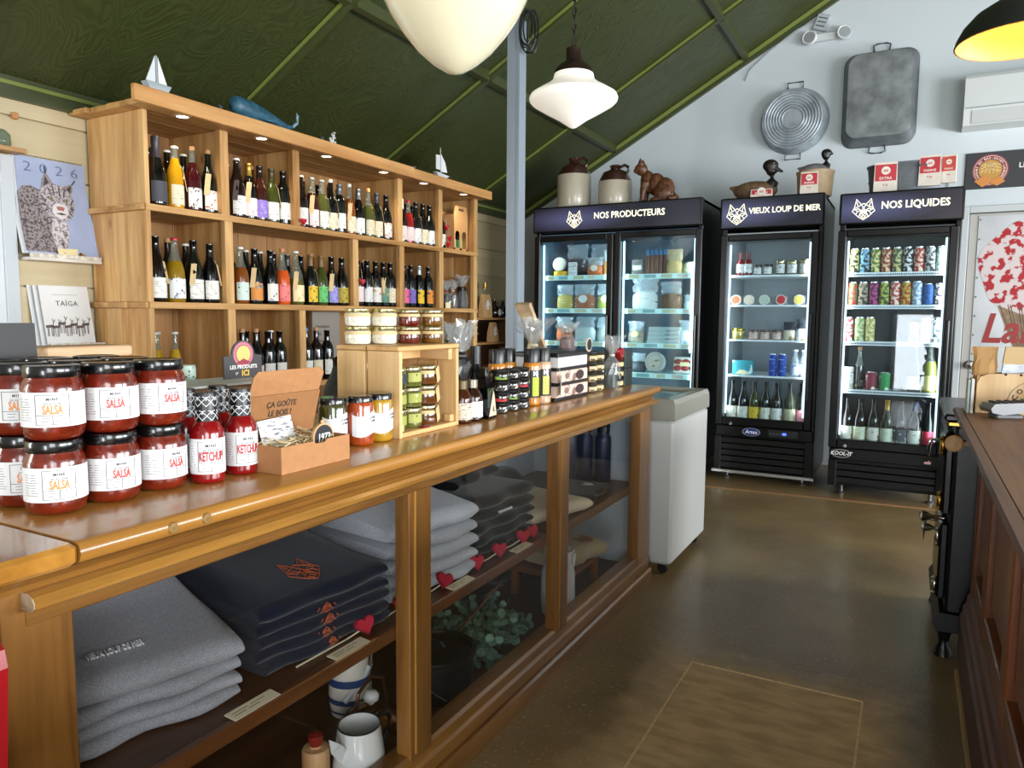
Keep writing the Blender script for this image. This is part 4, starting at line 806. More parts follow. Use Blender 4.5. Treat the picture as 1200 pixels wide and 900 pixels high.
for lay in range(2):
    for j, y in enumerate((.637, .727, .817)):
        for i, x in enumerate((-1.147, -1.238, -1.329)):
            where = ['front line', 'middle line', 'back line'][i]
            salsa_jar((x+random.uniform(-.002, .002), y+random.uniform(-.002, .002)+.002*i, ZT+lay*.1135), 'red salsa jar, %s layer, %s from left in %s' % (('lower', 'upper')[lay], ORD[j], where), {0: -.55, 1: -.38, 2: -.15}[j]+(.0, -.14)[lay], LBO if j == 0 else LBR)
# ketchup
ket = M('#7e0b0e', .18, coat=.6, vary=.1, bscale=40); KL = jar_label('k', .0306, .018, .082, 'KETCHUP', M('#b3242c', .5), 0)
def lattice():
    b = MB(); rnd = random.Random(9)
    for k in range(14):
        a = 2*pi*(k % 7)/7+rnd.uniform(-.1, .1)+(k//7)*.45; z = .122+.025*(k//7); s_ = .008; f = onCyl(.0192, z, a)
        b.ribbon([[(-s_, -s_), (0, 0), (s_, s_)], [(-s_, s_), (0, 0), (s_, -s_)], [(-s_, s_*.4), (-s_, s_), (-s_*.3, s_*1.2)], [(s_, s_*.4), (s_, s_), (s_*.3, s_*1.2)]], .0012, .0003, f)
    return b.mesh('pick_pattern', M('#d9d9d9', .5))
KM = {'body': MB().lathe([(.026, 0), (.0295, .003), (.030, .01), (.030, .088), (.028, .098), (.022, .107), (.0185, .112)], 24).mesh('bottle', ket, 50),
      'cap': MB().lathe([(.0188, .108), (.0188, .160), (.0178, .164), (.0005, .1645)], 24).mesh('cap', M('#111114', .35), 45), 'pat': lattice()}
for k, (x, y, f_, d) in enumerate(((-1.117, .890, -.62, 'ketchup bottle at left of front pair beside salsa jars'), (-1.123, .972, -.42, 'ketchup bottle at right of front pair beside cardboard box'), (-1.195, .905, 0, 'ketchup bottle behind the left front one'), (-1.20, .985, 0, 'ketchup bottle behind the right front one'))):
    r = thing('ketchup_bottle', d, 'bottle', (x, y, ZT), f_, 'ketchup bottles'); put('bottle', KM['body'], r); c = put('cap', KM['cap'], r); put('pick_pattern', KM['pat'], c)
    l = put(KL[0][0], KL[0][1], r)
    for n, me in KL[1:]: put(n, me, l)
# open kraft gift box
kb = M('#a9764a', .8, vary=.08, bscale=60, bump=.04); kbd = M('#936339', .85, vary=.06, bscale=50)
GO = (-1.095, 1.085, ZT); gb = thing('gift_box', 'open kraft cardboard gift box with lid raised and paper shreds', 'box', GO, 0)
MB().box(-.06, -.096, 0, .06, .096, .003).build('base', kb, gb)
MB().prism([(-.096, .003), (.096, .003), (.096, .053), (.03, .053), (.022, .047), (-.002, .047), (-.01, .053), (-.096, .053)], 'x', .057, .06).build('front_wall', kb, gb); MB().box(-.06, -.096, .003, -.057, .096, .053).build('back_wall', kb, gb)
for y in (-.096, .093): MB().box(-.057, y, .003, .057, y+.003, .053).build('side_wall', kb, gb)
MB().prism([(-.088, .053), (.112, .053), (.138, .138), (-.066, .138)], 'x', -.063, -.060).build('lid', kbd, gb)
MB().add([(-.062, -.062, .1385), (-.062, .136, .1385), (-.05, .140, .178), (-.052, .132, .189), (-.052, -.044, .189), (-.05, -.058, .178), (-.065, -.062, .1385), (-.065, .136, .1385), (-.053, .140, .178), (-.055, .132, .189), (-.055, -.044, .189), (-.053, -.058, .178)],
         [(0, 1, 2, 3, 4, 5), (11, 10, 9, 8, 7, 6), (0, 6, 7, 1), (1, 7, 8, 2), (2, 8, 9, 3), (3, 9, 10, 4), (4, 10, 11, 5), (5, 11, 6, 0)]).build('lid_flap', kb, gb)
for k, s_ in enumerate(('ÇA GOÛTE', 'LE BOIS !')): text(s_, .0165, M('#3a2a1c', .8), onX(-.0595, .022-.006*k, .117-.018*k), bold=.02, shear=.25, parent=gb, name='printed_slogan')
cd_ = MB(); cd_.add([(-.02, -.065, .04), (-.02, .025, .04), (-.045, .032, .094), (-.045, -.058, .090), (-.0215, -.065, .0395), (-.0215, .025, .0395), (-.0465, .032, .0935), (-.0465, -.058, .0895)], [(0, 1, 2, 3), (7, 6, 5, 4), (0, 4, 5, 1), (1, 5, 6, 2), (2, 6, 7, 3), (3, 7, 4, 0)])
card = thing('recipe_card', 'white printed card leaning in the kraft gift box', 'card', GO); cd_.build('card', PRINT('#e4e2e4', '#6a6870', 'rows', .55), card)
dsk = thing('wooden_medallion', 'round black-faced wooden disc with white digits in the gift box', 'medallion', (-1.055, 1.125, ZT+.052), 0)
pz = lambda r_, x0, x1, dz=0: MB().prism([(r_*cos(2*pi*i/28), dz+r_*sin(2*pi*i/28)) for i in range(28)], 'x', x0, x1)
pz(.030, -.006, 0).build('disc', M('#c9a172', .7), dsk); pz(.0265, -.0005, .0008).build('face', M('#16171b', .5), dsk); text('1973', .023, M('#e8e6e0', .5), onX(.001, 0, 0), bold=.02, sx=.8, parent=dsk, shear=.1)
MB().rbox(-.005, -.005, .029, 0, .005, .037, .002).build('tab', M('#c9a172', .7), dsk)
sh = MB(); rnd = random.Random(2)
for _ in range(150):
    x, y, z = rnd.uniform(-.05, .05), rnd.uniform(-.088, .088), rnd.uniform(.036, .056); pts = []; a = rnd.uniform(0, 6.28)
    for k in range(4): pts.append((max(-.054, min(.054, x)), max(-.09, min(.09, y)), z)); a += rnd.uniform(-.9, .9); x += .012*cos(a); y += .012*sin(a); z += rnd.uniform(-.006, .006)
    sh.tube(pts, .0011, 3)
sh.build('paper_shreds', M('#d9c49a', .8), gb, kind='stuff')
# three relish jars
def relish(label, loc, col, face):
    r = thing('relish_jar', label, 'jar', loc, face, 'relish jars beside the crate')
    MB().lathe([(.024, 0), (.030, .003), (.0325, .01), (.0325, .093), (.030, .1), (.0285, .104)], 24).build('jar', M(col, .15, coat=1, vary=.3, bscale=70), r, 45)
    MB().lathe([(.0305, .102), (.0305, .114), (.029, .1165), (.0005, .1165)], 24).build('lid', BLKLID, r, 45)
    n = 20; lo = []; hi = []
    for i in range(n+1):
        a = -1.5+2.9*i/n; w = .006*sin(a*2.3+.5); lo.append(((.0331)*cos(a), .0331*sin(a), .026+w*.8)); hi.append((.0331*cos(a), .0331*sin(a), .076+w))
    l = MB().loft([lo, hi], cap=False, close=False).build('label', PAPER, r, True)
    text('ÇA GOÛTE', .0065, INK, onCyl(.0334, .066, .25), parent=l, bold=.01, shear=.2, name='maker_name'); text('LE BOIS', .0065, INK, onCyl(.0334, .058, .25), parent=l, bold=.01, shear=.2, name='maker_name')
    tr = MB()
    for k in range(3): tr.ribbon([[(-.008+.002*k, -.004*k), (.002, -.004*k), (.010-.002*k, -.004*k)]], .0008, .0002, onCyl(.0334, .045, .25))
    tr.build('small_print', INK, l)
relish('olive-green relish jar with wavy white label next to gift box', (-1.155, 1.262, ZT), '#3a3a12', -.1)
relish('orange-red relish jar with wavy white label, middle of three', (-1.118, 1.288, ZT), '#a8431a', .0) if False else None
relish('orange-red relish jar with wavy white label, middle of three', (-1.128, 1.325, ZT), '#9c3d16', .05)
relish('mustard-yellow relish jar with wavy white label against crate', (-1.125, 1.393, ZT), '#a8801c', .12)
# wooden crate standing on end
CO = (-1.195, 1.575, ZT); pcr = WOOD('#c99a5e', '#e4bf8a', 'z', 12, .5, vary=.15); pcrY = WOOD('#c08c4e', '#dcb27a', 'y', 12, .5, vary=.15); pcrX = WOOD('#c99a5e', '#e4bf8a', 'x', 12, .5, vary=.15)
cr = thing('wooden_crate', 'pine crate standing open with small jars inside', 'crate', CO)
Y0, Y1, HX, HZ = -.142, .128, .10, .228
MB().rbox(-HX, Y0, 0, -.008, Y0+.012, HZ-.013, .002).build('side_slat', pcr, cr); MB().prism([(.002, 0), (HX, 0), (HX, HZ-.013), (.002, HZ-.013), (.002, .11), (.016, .09), (.016, .05), (.002, .03)], 'y', Y0, Y0+.012).build('side_slat', pcr, cr)
for a, b in ((-HX, -.035), (-.032, .033), (.036, HX)): MB().rbox(a, Y1-.012, 0, b, Y1, HZ-.013, .002).build('side_slat', pcr, cr)
for a, b in ((-HX, -.005), (.0, HX)): MB().rbox(a, Y0-.002, HZ-.012, b, Y1+.002, HZ, .002).build('top_slat', pcrY, cr); MB().rbox(a, Y0+.013, 0, b, Y1-.013, .012, .002).build('bottom_slat', pcrY, cr)
for k in range(4): MB().rbox(-HX, Y0+.013+k*.061, .013, -HX+.008, Y0+.071+k*.061, HZ-.014, .002).build('back_slat', pcr, cr)
for y in (Y0+.013, Y1-.031): MB().rbox(-HX+.01, y, HZ-.045, HX-.012, y+.018, HZ-.014, .002).build('cleat', pcrX, cr); MB().rbox(HX-.03, y, .0125, HX-.008, y+.018, .032, .002).build('corner_block', pcrX, cr)
MB().rbox(-.02, .0, HZ-.042, -.006, Y1-.032, HZ-.016, .002).build('cross_cleat', pcrY, cr)
def mini_jar(name, label, loc, r, h, col, lid, lab=None, band=None, grp='mini jars', face=0, lh=(.25, .7), tagged=False):
    t_ = thing(name, label, 'jar', loc, face, grp); k = (r, h)
    put('jar', cached(('mj', k, col), lambda: MB().lathe([(r*.8, 0), (r*.95, .002), (r, .008), (r, h*.66), (r*.94, h*.76), (r*.9, h*.78)], 20).mesh('jar', M(col, .15, coat=1, vary=.25, bscale=90), 50)), t_)
    put('lid', cached(('ml', k, lid.name), lambda: MB().lathe([(r*.97, h*.76), (r*.99, h*.78), (r*.99, h*.95), (r*.94, h*.985), (.0005, h*.985)], 20).mesh('lid', lid, 45)), t_)
    if lab: put('label', cached(('mlab', k, lab.name, lh), lambda: MB().lathe([(r+.0005, h*lh[0]), (r+.0005, h*lh[1])], 14, a0=-1.1, a1=1.1).mesh('label', lab, True)), t_)
    if band: put('raffia_band', cached(('mb', k, band.name), lambda: MB().lathe([(r+.0008, h*.55), (r+.0012, h*.62), (r*.98, h*.72)], 20, cap=False).mesh('raffia_band', band, True)), t_)
    if tagged: MB().rbox(r+.001, -.004, .006, r+.003, .02, h*.9, .0005).build('tag', M('#d9b684', .7), t_).rotation_euler = (.35, 0, .5)
    return t_
SIL = M('#b9b08a', .25, .9); RAF = M('#d3b684', .75); LGR = PRINT('#9aa04a', '#e0dcb4', 'blob', 1.3); LBL = PRINT('#23303a', '#c9d4da', 'blob', 1.4); LTG = PRINT('#a8a85a', '#3a4a20', 'blob', 1.3)
zz = ZT+.0125
for row in range(3):
    up_ = ('bottom', 'middle', 'top')[row]
    mini_jar('pate_jar', 'small jar in first column of crate, %s layer' % up_, (-1.145, 1.482, zz+.0535*row), .028, .053, '#565a20' if row < 2 else '#3e4034', SIL, LGR if row < 2 else LBL, grp='small jars inside the crate')
    mini_jar('pate_jar', 'green-labelled small jar in second column of crate, %s layer' % up_, (-1.142, 1.542, zz+.0535*row), .029, .053, '#5c5e24', SIL, LTG if row != 1 else LGR, grp='small jars inside the crate')
    mini_jar('terrine_jar', 'brown terrine jar with kraft tag in crate, %s layer' % up_, (-1.150, 1.617, zz+.0535*row), .036, .053, '#5a3414', SIL, None, RAF, grp='small jars inside the crate', tagged=True, face=-.2)
tag(MB().lathe([(.001, 0), (.017, .001), (.019, .004), (.001, .005)], 18).build('flat_disc', M('#8a1420', .3)), 'flat dark red disc lying at the crate front edge', 'disc').location = (-1.108, 1.555, zz)
zt2 = ZT+HZ+.0005
for row in range(2):
    up_ = ('lower', 'upper')[row]
    for i, (x, y) in enumerate(((-1.262, 1.478), (-1.222, 1.536))): mini_jar('white_jar', 'white cream jar on crate top, %s layer, %s' % (up_, ('left', 'right')[i]), (x, y, zt2+.0465*row), .0335, .046, '#d8d2c0', M('#c8c08a', .22, .9), None, RAF, grp='white jars on the crate')
    mini_jar('jam_jar', 'dark red jam jar with raffia on crate top, %s layer' % up_, (-1.195, 1.607, zt2+.0465*row), .0305, .046, '#5c1408', SIL, None, RAF, grp='raffia jars on the crate')
    mini_jar('jam_jar', 'golden brown jam jar with raffia on crate top, %s layer' % up_, (-1.165, 1.672, zt2+.0465*row), .0305, .046, '#6a4410', SIL, None, RAF, grp='raffia jars on the crate')
# syrups, vinegars and sauces
bottle('syrup_bottle', 'small amber syrup bottle with cream label right of crate', 'bottle', (-1.112, 1.745, ZT), 'sauce', M('#3c1c0a', .1), None, None, PRINT('#dcc9b4', '#6a5648', 'rows', .8), (.015, .075), 1.4, 0, M('#6a5a3a', .4, .4), 'screw', .78)
bottle('syrup_bottle', 'small bottle with white boat-drawing label right of crate', 'bottle', (-1.108, 1.795, ZT), 'sauce', M('#2a120a', .1), None, None, PRINT('#e4e6ea', '#3c4450', 'blob', 1.2), (.015, .075), 1.4, 0, M('#8a8474', .3, .6), 'screw', .78)
for i, (x, y, d) in enumerate(((-1.185, 1.80, 'tall black capped vinegar bottle nearest the crate'), (-1.165, 1.905, 'tall black capped vinegar bottle behind the triangular one'), (-1.26, 1.845, 'tall black vinegar bottle at the back'))):
    bottle('vinegar_bottle', d, 'bottle', (x, y, ZT), 'stubby', DK, None, None, PRINT('#c9a58e', '#5a3a30', 'blob', 1.5), (.075, .10), 1.0, -.1, M('#121214', .35), 'tall', 1.0, group='black vinegar bottles')
tb = thing('triangle_bottle', 'black triangular bottle with cream L label on counter', 'bottle', (-1.11, 1.862, ZT), .1)
MB().loft([[(-.03*k, -.03*k, z), (.03*k, -.03*k, z), (.03*k, .03*k, z), (-.03*k, .03*k, z)] for z, k in ((0, .95), (.004, 1), (.09, .78), (.125, .3), (.14, .25), (.15, .25))]).build('body', DK, tb)
MB().add([(.0308, -.027, .008), (.0308, .027, .008), (.0268, .02, .07), (.0266, .012, .082)], [(0, 1, 2, 3)]).build('label', M('#d9c2a8', .6), tb); text('L', .022, INK, onX(.0312, .008, .028), parent=tb, bold=.02)
cello('black gift with ribbon in cellophane behind the small jars', (-1.29, 2.02, ZT), .10, .28, M('#0e0e10', .35), .17, 31, bow=M('#0e0e10', .4))
BJ = PRINT('#1c1a1b', '#c9c4b8', 'blob', 1.5); BJR = PRINT('#1c1a1b', '#c0282e', 'blob', 1.2); BJG = PRINT('#1c1a1b', '#7a9a3a', 'blob', 1.2)
for i, y in enumerate((1.985, 2.055, 2.125)):
    for row in range(4): mini_jar('tapenade_jar', 'small dark jar, column %s from left, layer %s from bottom, before mustard bottles' % (ORD[i], ORD[row]), (-1.125, y, ZT+.034*row), .031, .0338, ('#231c14', '#1c1512', '#20180f')[i], M('#17171a', .3), (BJ, BJR, BJ, BJG, BJ)[(2*i+row) % 5], grp='stacked small dark jars', lh=(.15, .45), face=-.5)
def mj(label, loc, col, stripe, face):
    r = thing('sauce_bottle', label, 'bottle', loc, face, 'tall capped sauce bottles')
    MB().lathe([(.026, 0), (.030, .003), (.031, .01), (.031, .135), (.028, .146), (.025, .15)], 22).build('bottle', M(col, .2, coat=.8, vary=.15, bscale=120), r, 50)
    MB().lathe([(.0275, .146), (.0275, .19), (.026, .193), (.0005, .193)], 22).build('cap', M('#0f0f11', .3), r, 45)
    l = MB().lathe([(.0314, .028), (.0314, .122)], 18, a0=-1.5, a1=1.5).build('label', M('#111113', .4), r, True)
    MB().lathe([(.0317, .034), (.0317, .098)], 8, a0=-.35, a1=.45).build('stripe', M(stripe, .45), l, True)
    text('MJ', .024, M('#efefef', .5), onCyl(.0318, .110, 0), bold=.03, sx=.8, parent=l)
    tr = MB()
    for k in range(4): tr.ribbon([[(-.006, .012*k-.02), (.006, .012*k-.02)]], .0022, .0002, onCyl(.0319, .07, .15))
    tr.build('small_print', M('#2a2c10', .5), l)
mj('orange sauce bottle with lime stripe and black cap', (-1.13, 2.215, ZT), '#c0761e', '#b6d21c', -.62)
mj('pale sauce bottle with yellow stripe next to gift boxes', (-1.125, 2.288, ZT), '#c7a07a', '#d3c65a', -.68)
mj('orange sauce bottle with red stripe behind the small dark jars', (-1.20, 2.10, ZT), '#c0761e', '#b03a24', -.6)
mj('orange sauce bottle with cream stripe behind the lime-striped one', (-1.215, 2.20, ZT), '#b87a2a', '#d8d2b0', -.6)
# stacked gift boxes
pinkb = PRINT('#dcc3b4', '#8a6a60', 'blob', .45)
for k, (z, m_, n, d) in enumerate(((0, pinkb, 'gift_set_box', 'pinkish printed gift set box at bottom of the stack'), (.054, pinkb, 'gift_set_box', 'pinkish printed gift set box in middle of the stack'), (.108, M('#cfd0d0', .5), 'gift_set_box', 'white gift set box with black lid on top of the stack'))):
    r = thing(n, d, 'box', (-1.18, 2.485, ZT+z), .02*(k-1))
    MB().rbox(-.085, -.145, 0, .085, .14, .012, .002).build('tray', M('#141416', .5), r)
    MB().rbox(-.082, -.14, .012, .087, .135, .0535 if k < 2 else .05, .002).build('sleeve', m_, r)
    if k == 2: MB().rbox(-.088, -.148, .05, .09, .142, .066, .003).build('lid', M('#121214', .4), r)
    else: MB().prism([(.06+.038*cos(a), .032+.018*sin(a)) for a in [2*pi*i/18 for i in range(18)]], 'x', .0872, .0878).build('printed_motif', M('#3a2626', .6), r); MB().prism([(-.055+.02*cos(a), .034+.012*sin(a)) for a in [2*pi*i/12 for i in range(12)]], 'x', .0872, .0878).build('printed_motif', M('#8a6a60', .6), r)
ht = thing('hang_tag', 'white tag with red heart hanging before the gift boxes', 'tag', (-1.083, 2.35, ZT+.06), .5)
MB().rbox(0, -.022, -.04, .002, .022, .035, .0008).build('card', M('#e8ddd4', .6), ht).rotation_euler = (.25, 0, 0)
MB().prism([(.014*cos(a), .0+.018*sin(a)) for a in [2*pi*i/14 for i in range(14)]], 'x', .0021, .0027).build('red_mark', M('#c0303c', .5), ht).rotation_euler = (.25, 0, 0)
MB().tube([(0, 0, .034), (-.004, .005, .06)], .0008, 4).build('string', M('#c9b890', .8), ht)
cello('maroon treat in cellophane with round black tag on gift boxes', (-1.15, 2.55, ZT+.1745), .08, .10, M('#5a1a14', .4), .05, 44, bow=M('#5a1a14', .4))
rd = thing('round_tag', 'round black tag with pale rim leaning on the gift boxes', 'tag', (-1.085, 2.605, ZT+.196), 0)
MB().prism([(.027*cos(2*pi*i/24), .027*sin(2*pi*i/24)) for i in range(24)], 'x', 0, .004).build('rim', M('#cdbfae', .6), rd); MB().prism([(.022*cos(2*pi*i/24), .022*sin(2*pi*i/24)) for i in range(24)], 'x', .003, .0048).build('face', M('#151517', .5), rd)
cello('clear cellophane bag rising behind the gift boxes', (-1.33, 2.62, ZT), .12, .29, M('#b8a07a', .5), .1, 45)
CB_ = PRINT('#c9b48a', '#3a2c18', 'blob', 1.1)
for i, y in enumerate((2.70, 2.775)):
    for row in range(4): mini_jar('spice_jar', 'small spice jar, %s column, layer %s from bottom, right of gift boxes' % (('left', 'right')[i], ORD[row]), (-1.12, y, ZT+.041*row), .032, .0405, ('#4a3a20', '#6a5a34', '#3a2a18', '#54482a')[(row+i) % 4], M('#1a1a1c', .3), CB_, grp='stacked spice jars', lh=(.2, .62))
for row in range(4): mini_jar('spice_jar', 'small spice jar beside dark green boxes, layer %s from bottom' % ORD[row], (-1.12, 3.005, ZT+.041*row), .032, .0405, '#3a2a18', M('#1a1a1c', .3), PRINT('#d6c08e', '#7a6030', 'lines', 1.2), grp='stacked spice jars', lh=(.2, .62))
cb = cello('tall cellophane bag with silver charm and red heart on counter', (-1.10, 2.90, ZT), .075, .22, M('#3a4a48', .3, .3), .09, 46, bow=M('#c9c9c4', .4))
MB().lathe([(.001, 0), (.016, .0005), (.017, .002), (.001, .003)], 18).build('silver_charm', M('#c9cccc', .12, 1), cb).matrix_local = Matrix.Translation((.04, -.005, .05)) @ Matrix.Rotation(pi/2, 4, 'Y')
o = put('red_heart', heart_mesh(.034, .025).mesh('heart', M('#8a1218', .3), 50), cb); o.location = (.02, .035, .15)
for k in range(2):
    r = thing('dark_green_box', 'dark green gift box with small white tree, %s of the pair' % ('lower', 'upper')[k], 'box', (-1.14, 3.085, ZT+.079*k), 0)
    MB().rbox(-.05, -.05, 0, .05, .05, .078, .002).build('box', M('#16221e', .45), r)
    MB().prism([(-.010, .025), (.010, .025), (.005, .036), (.008, .036), (.003, .047), (.005, .047), (0, .06), (-.005, .047), (-.003, .047), (-.008, .036), (-.005, .036)], 'y', -.0508, -.0502).build('tree_motif', M('#d8dcd6', .5), r)
# things further back on the counter
ez = thing('leaning_plaque', 'narrow wooden plaque leaning on a little easel leg', 'plaque', (-1.47, 3.0, ZT))
MB().add([(x, y, z) for x in (-.035, .035) for y, z in ((.075, .0), (.098, .002), (-.197, .362), (-.218, .352))], [(0, 1, 2, 3), (7, 6, 5, 4), (0, 4, 5, 1), (1, 5, 6, 2), (2, 6, 7, 3), (3, 7, 4, 0)]).build('plaque', M('#b39a78', .6, vary=.5, bscale=14), ez)
MB().tube([(0, -.12, .22), (0, -.24, .0)], .008, 6).build('easel_leg', pcrY, ez)
bb = thing('black_gift_carrier', 'black paper gift carrier with oval hand hole behind salsa jars', 'carrier', (-1.46, .70, ZT), 0)
MB().prism([(-.13, 0), (.085, 0), (.075, .285), (-.13, .285)], 'x', -.02, .02).build('carrier', M('#0e0e10', .5), bb)
MB().prism([(-.045+.035*cos(a), .235+.018*sin(a)) for a in [2*pi*i/18 for i in range(18)]], 'x', .0202, .0212).build('hand_hole', M('#4a2c1a', .6), bb)
kx = thing('kraft_carton', 'closed kraft carton with white paper sheet on top behind ketchup', 'box', (-1.33, 1.06, ZT), 0)
MB().rbox(-.11, -.12, 0, .06, .17, .148, .006).build('carton', M('#8f6238', .8, vary=.05, bscale=30), kx); MB().rbox(-.115, -.16, .1485, .035, .17, .1535, .001).build('paper_sheet', PAPER, kx); MB().box(-.115, .1705, .03, .035, .174, .1535).build('paper_side', PAPER, kx)
pi_ = thing('shop_sign_card', 'dark grey card sign with round emblem and yellow lettering', 'sign', (-1.385, 1.21, ZT+.154), 0)
PG = [(-.056, 0), (.056, 0), (.056, .052)]+[(.034*cos(a), .055+.034*sin(a)) for a in [pi*k/12 for k in range(13)]]+[(-.056, .052)]
MB().prism(PG, 'x', -.002, .002).build('card', M('#3c3a3e', .6), pi_)
for rr, x, col in ((.029, .0024, '#c9687c'), (.022, .0028, '#3c3a3e'), (.0205, .0031, '#d9b466')): MB().prism([(rr*cos(2*pi*i/24), .056+rr*sin(2*pi*i/24)) for i in range(24)], 'x', .002, x).build('emblem_ring', M(col, .5), pi_)
MB().prism([(-.02, .037), (0, .046), (.02, .037), (.012, .032), (-.012, .032)], 'x', .003, .0036).build('emblem_swirl', M('#8a2434', .5), pi_)
text('LES PRODUITS', .0125, M('#e9e6e2', .5), onX(.0026, 0, .026), bold=.02, parent=pi_); text("D'", .008, M('#e9e6e2', .5), onX(.0026, -.02, .011), bold=.02, parent=pi_); text('ICI', .019, M('#e3b83e', .5), onX(.0026, .005, .011), bold=.035, parent=pi_)
for i, y in enumerate((1.02, 1.065)):
    t_ = thing('small_tin', 'small pale green tin, %s of two on the white sheet' % ('left', 'right')[i], 'tin', (-1.45, y+.04, ZT+.154), 0, 'pale green tins')
    MB().lathe([(.019, 0), (.02, .002), (.02, .032), (.019, .034), (.0005, .034)], 18).build('tin', M('#a9bcb0', .3, .4), t_, 45); MB().lathe([(.0204, .006), (.0204, .028)], 12, a0=-1.3, a1=1.3).build('label', PRINT('#b9c9bd', '#3a4a40', 'blob', 2), t_)
wb_ = thing('wooden_tray', 'pale wooden tray stack behind the salsa jars', 'tray', (-1.52, .90, ZT), 0)
for k in range(3): MB().rbox(-.05, -.09, .16+.027*k, .05, .09, .183+.027*k, .003).build('slat', WOOD('#b58a62', '#dcb48c', 'y', 20, .55), wb_)
MB().rbox(-.045, -.085, 0, .045, .085, .16, .002).build('box', M('#7a5536', .7), wb_)
nb = bottle('netted_bottle', 'dark bottle in black net with kraft band behind gift box', 'bottle', (-1.44, 1.60, ZT), 'champagne', M('#12160e', .3, bump=.6, bscale=260), None, None, M('#a8621c', .3), (.03, .07), 3.1, 0, DK, 'foil', .6)
# ================================================================ inside the counter
def sweater(name, label, loc, rz, w, d, t, mat, seed, cat='sweater', group=None, collar=0, slope=0):
    rnd = random.Random(seed); r = thing(name, label, cat, loc, rz, group); ph = [rnd.uniform(0, 6) for _ in range(4)]
    NS, rings = 13, []
    prof = []
    for i in range(9): a = -pi/2+pi*i/8; prof.append((d/2-t*.5+t*.62*cos(a), t/2+t/2*sin(a)))
    for i in range(1, 6): prof.append((d/2-t*.5-(d-t)*i/6, t))
    for i in range(7): a = pi/2+pi*i/6; prof.append((-d/2+t*.5+t*.5*cos(a), t/2+t/2*sin(a)))
    for i in range(1, 6): prof.append((-d/2+t*.5+(d-t)*i/6, 0))
    for s_ in range(NS):
        q = s_/(NS-1); e = min(1, 2.2*min(q, 1-q)+.0); k = sqrt(1-(1-min(1, min(q, 1-q)*9))**2)*.38+.62
        y = (q-.5)*w; ring_ = []
        for x, z in prof:
            dx = .006*sin(7*q*1.7+ph[0])+.004*sin(13*q+ph[1]); zz_ = t/2+(z-t/2)*k
            if z > t*.5: zz_ += slope*(.5-x/d)*min(1, k*1.2-.2)+.0016*sin(9*x/d+ph[2]+4*q)+collar*max(0, .35-(x/d+.5))*max(0, 1-abs(q-.5)*2.4)
            ring_.append((x+dx*(1 if x > 0 else .3), y, zz_))
        rings.append(ring_)
    MB().loft(rings).build('knit', mat, r, 60); return r
def cloth(c, v=.18): return M(c, .95, vary=v, bscale=420, bump=.12, spec=.15, sheen=.2)
ZS_ = .4565
G1, NV, G2, BK_ = cloth('#9b9ca3', .3), cloth('#141a2c'), cloth('#b2b6bd', .3), cloth('#0c0c0e')
z = ZS_; lays = ('bottom', 'second from bottom', 'second from top', 'top')
for k in range(4):
    t_ = (.028, .027, .03, .045)[k]
    s1 = sweater('folded_sweater', 'steel grey sweater, %s of the leftmost stack' % lays[k], (-1.318+.004*random.uniform(-1, 1), .812+.003*k, z), -.25+.03*random.uniform(-1, 1), .35, .36, t_, G1, k, group='steel grey sweaters', collar=.3 if k == 3 else 0, slope=.075 if k == 3 else 0); z += t_-.001
text('VIEUX LOUP DE MER', .024, M('#e6e6e8', .7), lambda u, v, d_: (.115-v*.97, -.03+u, .0492+d_+.075*(.5-(.115-v*.97)/.36)), bold=.002, sx=.42, parent=s1, depth=.0015, name='chest_lettering')
z = ZS_; lays = ('bottom', 'second from bottom', 'middle', 'second from top', 'top')
OR_ = M('#c9623a', .7)
for k in range(5):
    t_ = (.029, .028, .029, .028, .038)[k]
    s2 = sweater('folded_sweater', 'navy sweater with orange wolf print, %s of its stack' % lays[k], (-1.302, 1.205+.004*random.uniform(-1, 1), z), .05*random.uniform(-1, 1)-.08, .37, .40, t_, NV, 10+k, group='navy sweaters', collar=.1 if k == 4 else 0, slope=.06 if k == 4 else 0); z += t_-.001
    if k < 4: MB().ribbon(scaled([l for l in WOLF if min(p[1] for p in l) < -.1 and max(p[1] for p in l) < .2], .075), .0018, .001, lambda u, v, d_, t_=t_: (.2+t_*.12+.0045+d_, -.01+u, t_*.5+(v+.02)*.6)).build('wolf_print', OR_, s2)
MB().ribbon(scaled(WOLF, .085), .0018, .0012, lambda u, v, d_: (.115-v*1.25, -.005+u, .0400+d_+.06*(.5-(.115-v*1.25)/.40))).build('wolf_print', OR_, s2)
z = ZS_
for k in range(5):
    t_ = (.040, .039, .041, .041, .05)[k]
    sweater('folded_sweater', 'light heather grey sweater, %s of its stack' % lays[k], (-1.285, 1.625+.004*random.uniform(-1, 1), z), -.12+.05*random.uniform(-1, 1), .35, .38, t_, G2, 20+k, group='light grey sweaters', collar=.1 if k == 4 else 0, slope=.06 if k == 4 else 0); z += t_-.001
z = ZS_
for k in range(5):
    t_ = (.036, .035, .037, .038, .045)[k]
    s4 = sweater('folded_sweater', 'black sweater, %s of its stack' % lays[k], (-1.315, 2.02+.003*random.uniform(-1, 1), z), .04*random.uniform(-1, 1)-.05, .36, .40, t_, BK_, 30+k, group='black sweaters'); z += t_-.001
    if k == 3: text('VIEUX LOUP DE MER', .011, M('#d8d8d4', .7), lambda u, v, d_: (.211+d_, -.01+u, .02+v), bold=.02, sx=.8, parent=s4, depth=.0012, name='chest_lettering')
sweater('folded_sweater', 'black sweater lying askew on top of the black stack', (-1.37, 2.02, z), .1, .30, .26, .045, BK_, 41)
TOTE = cloth('#d9cbb0', .08)
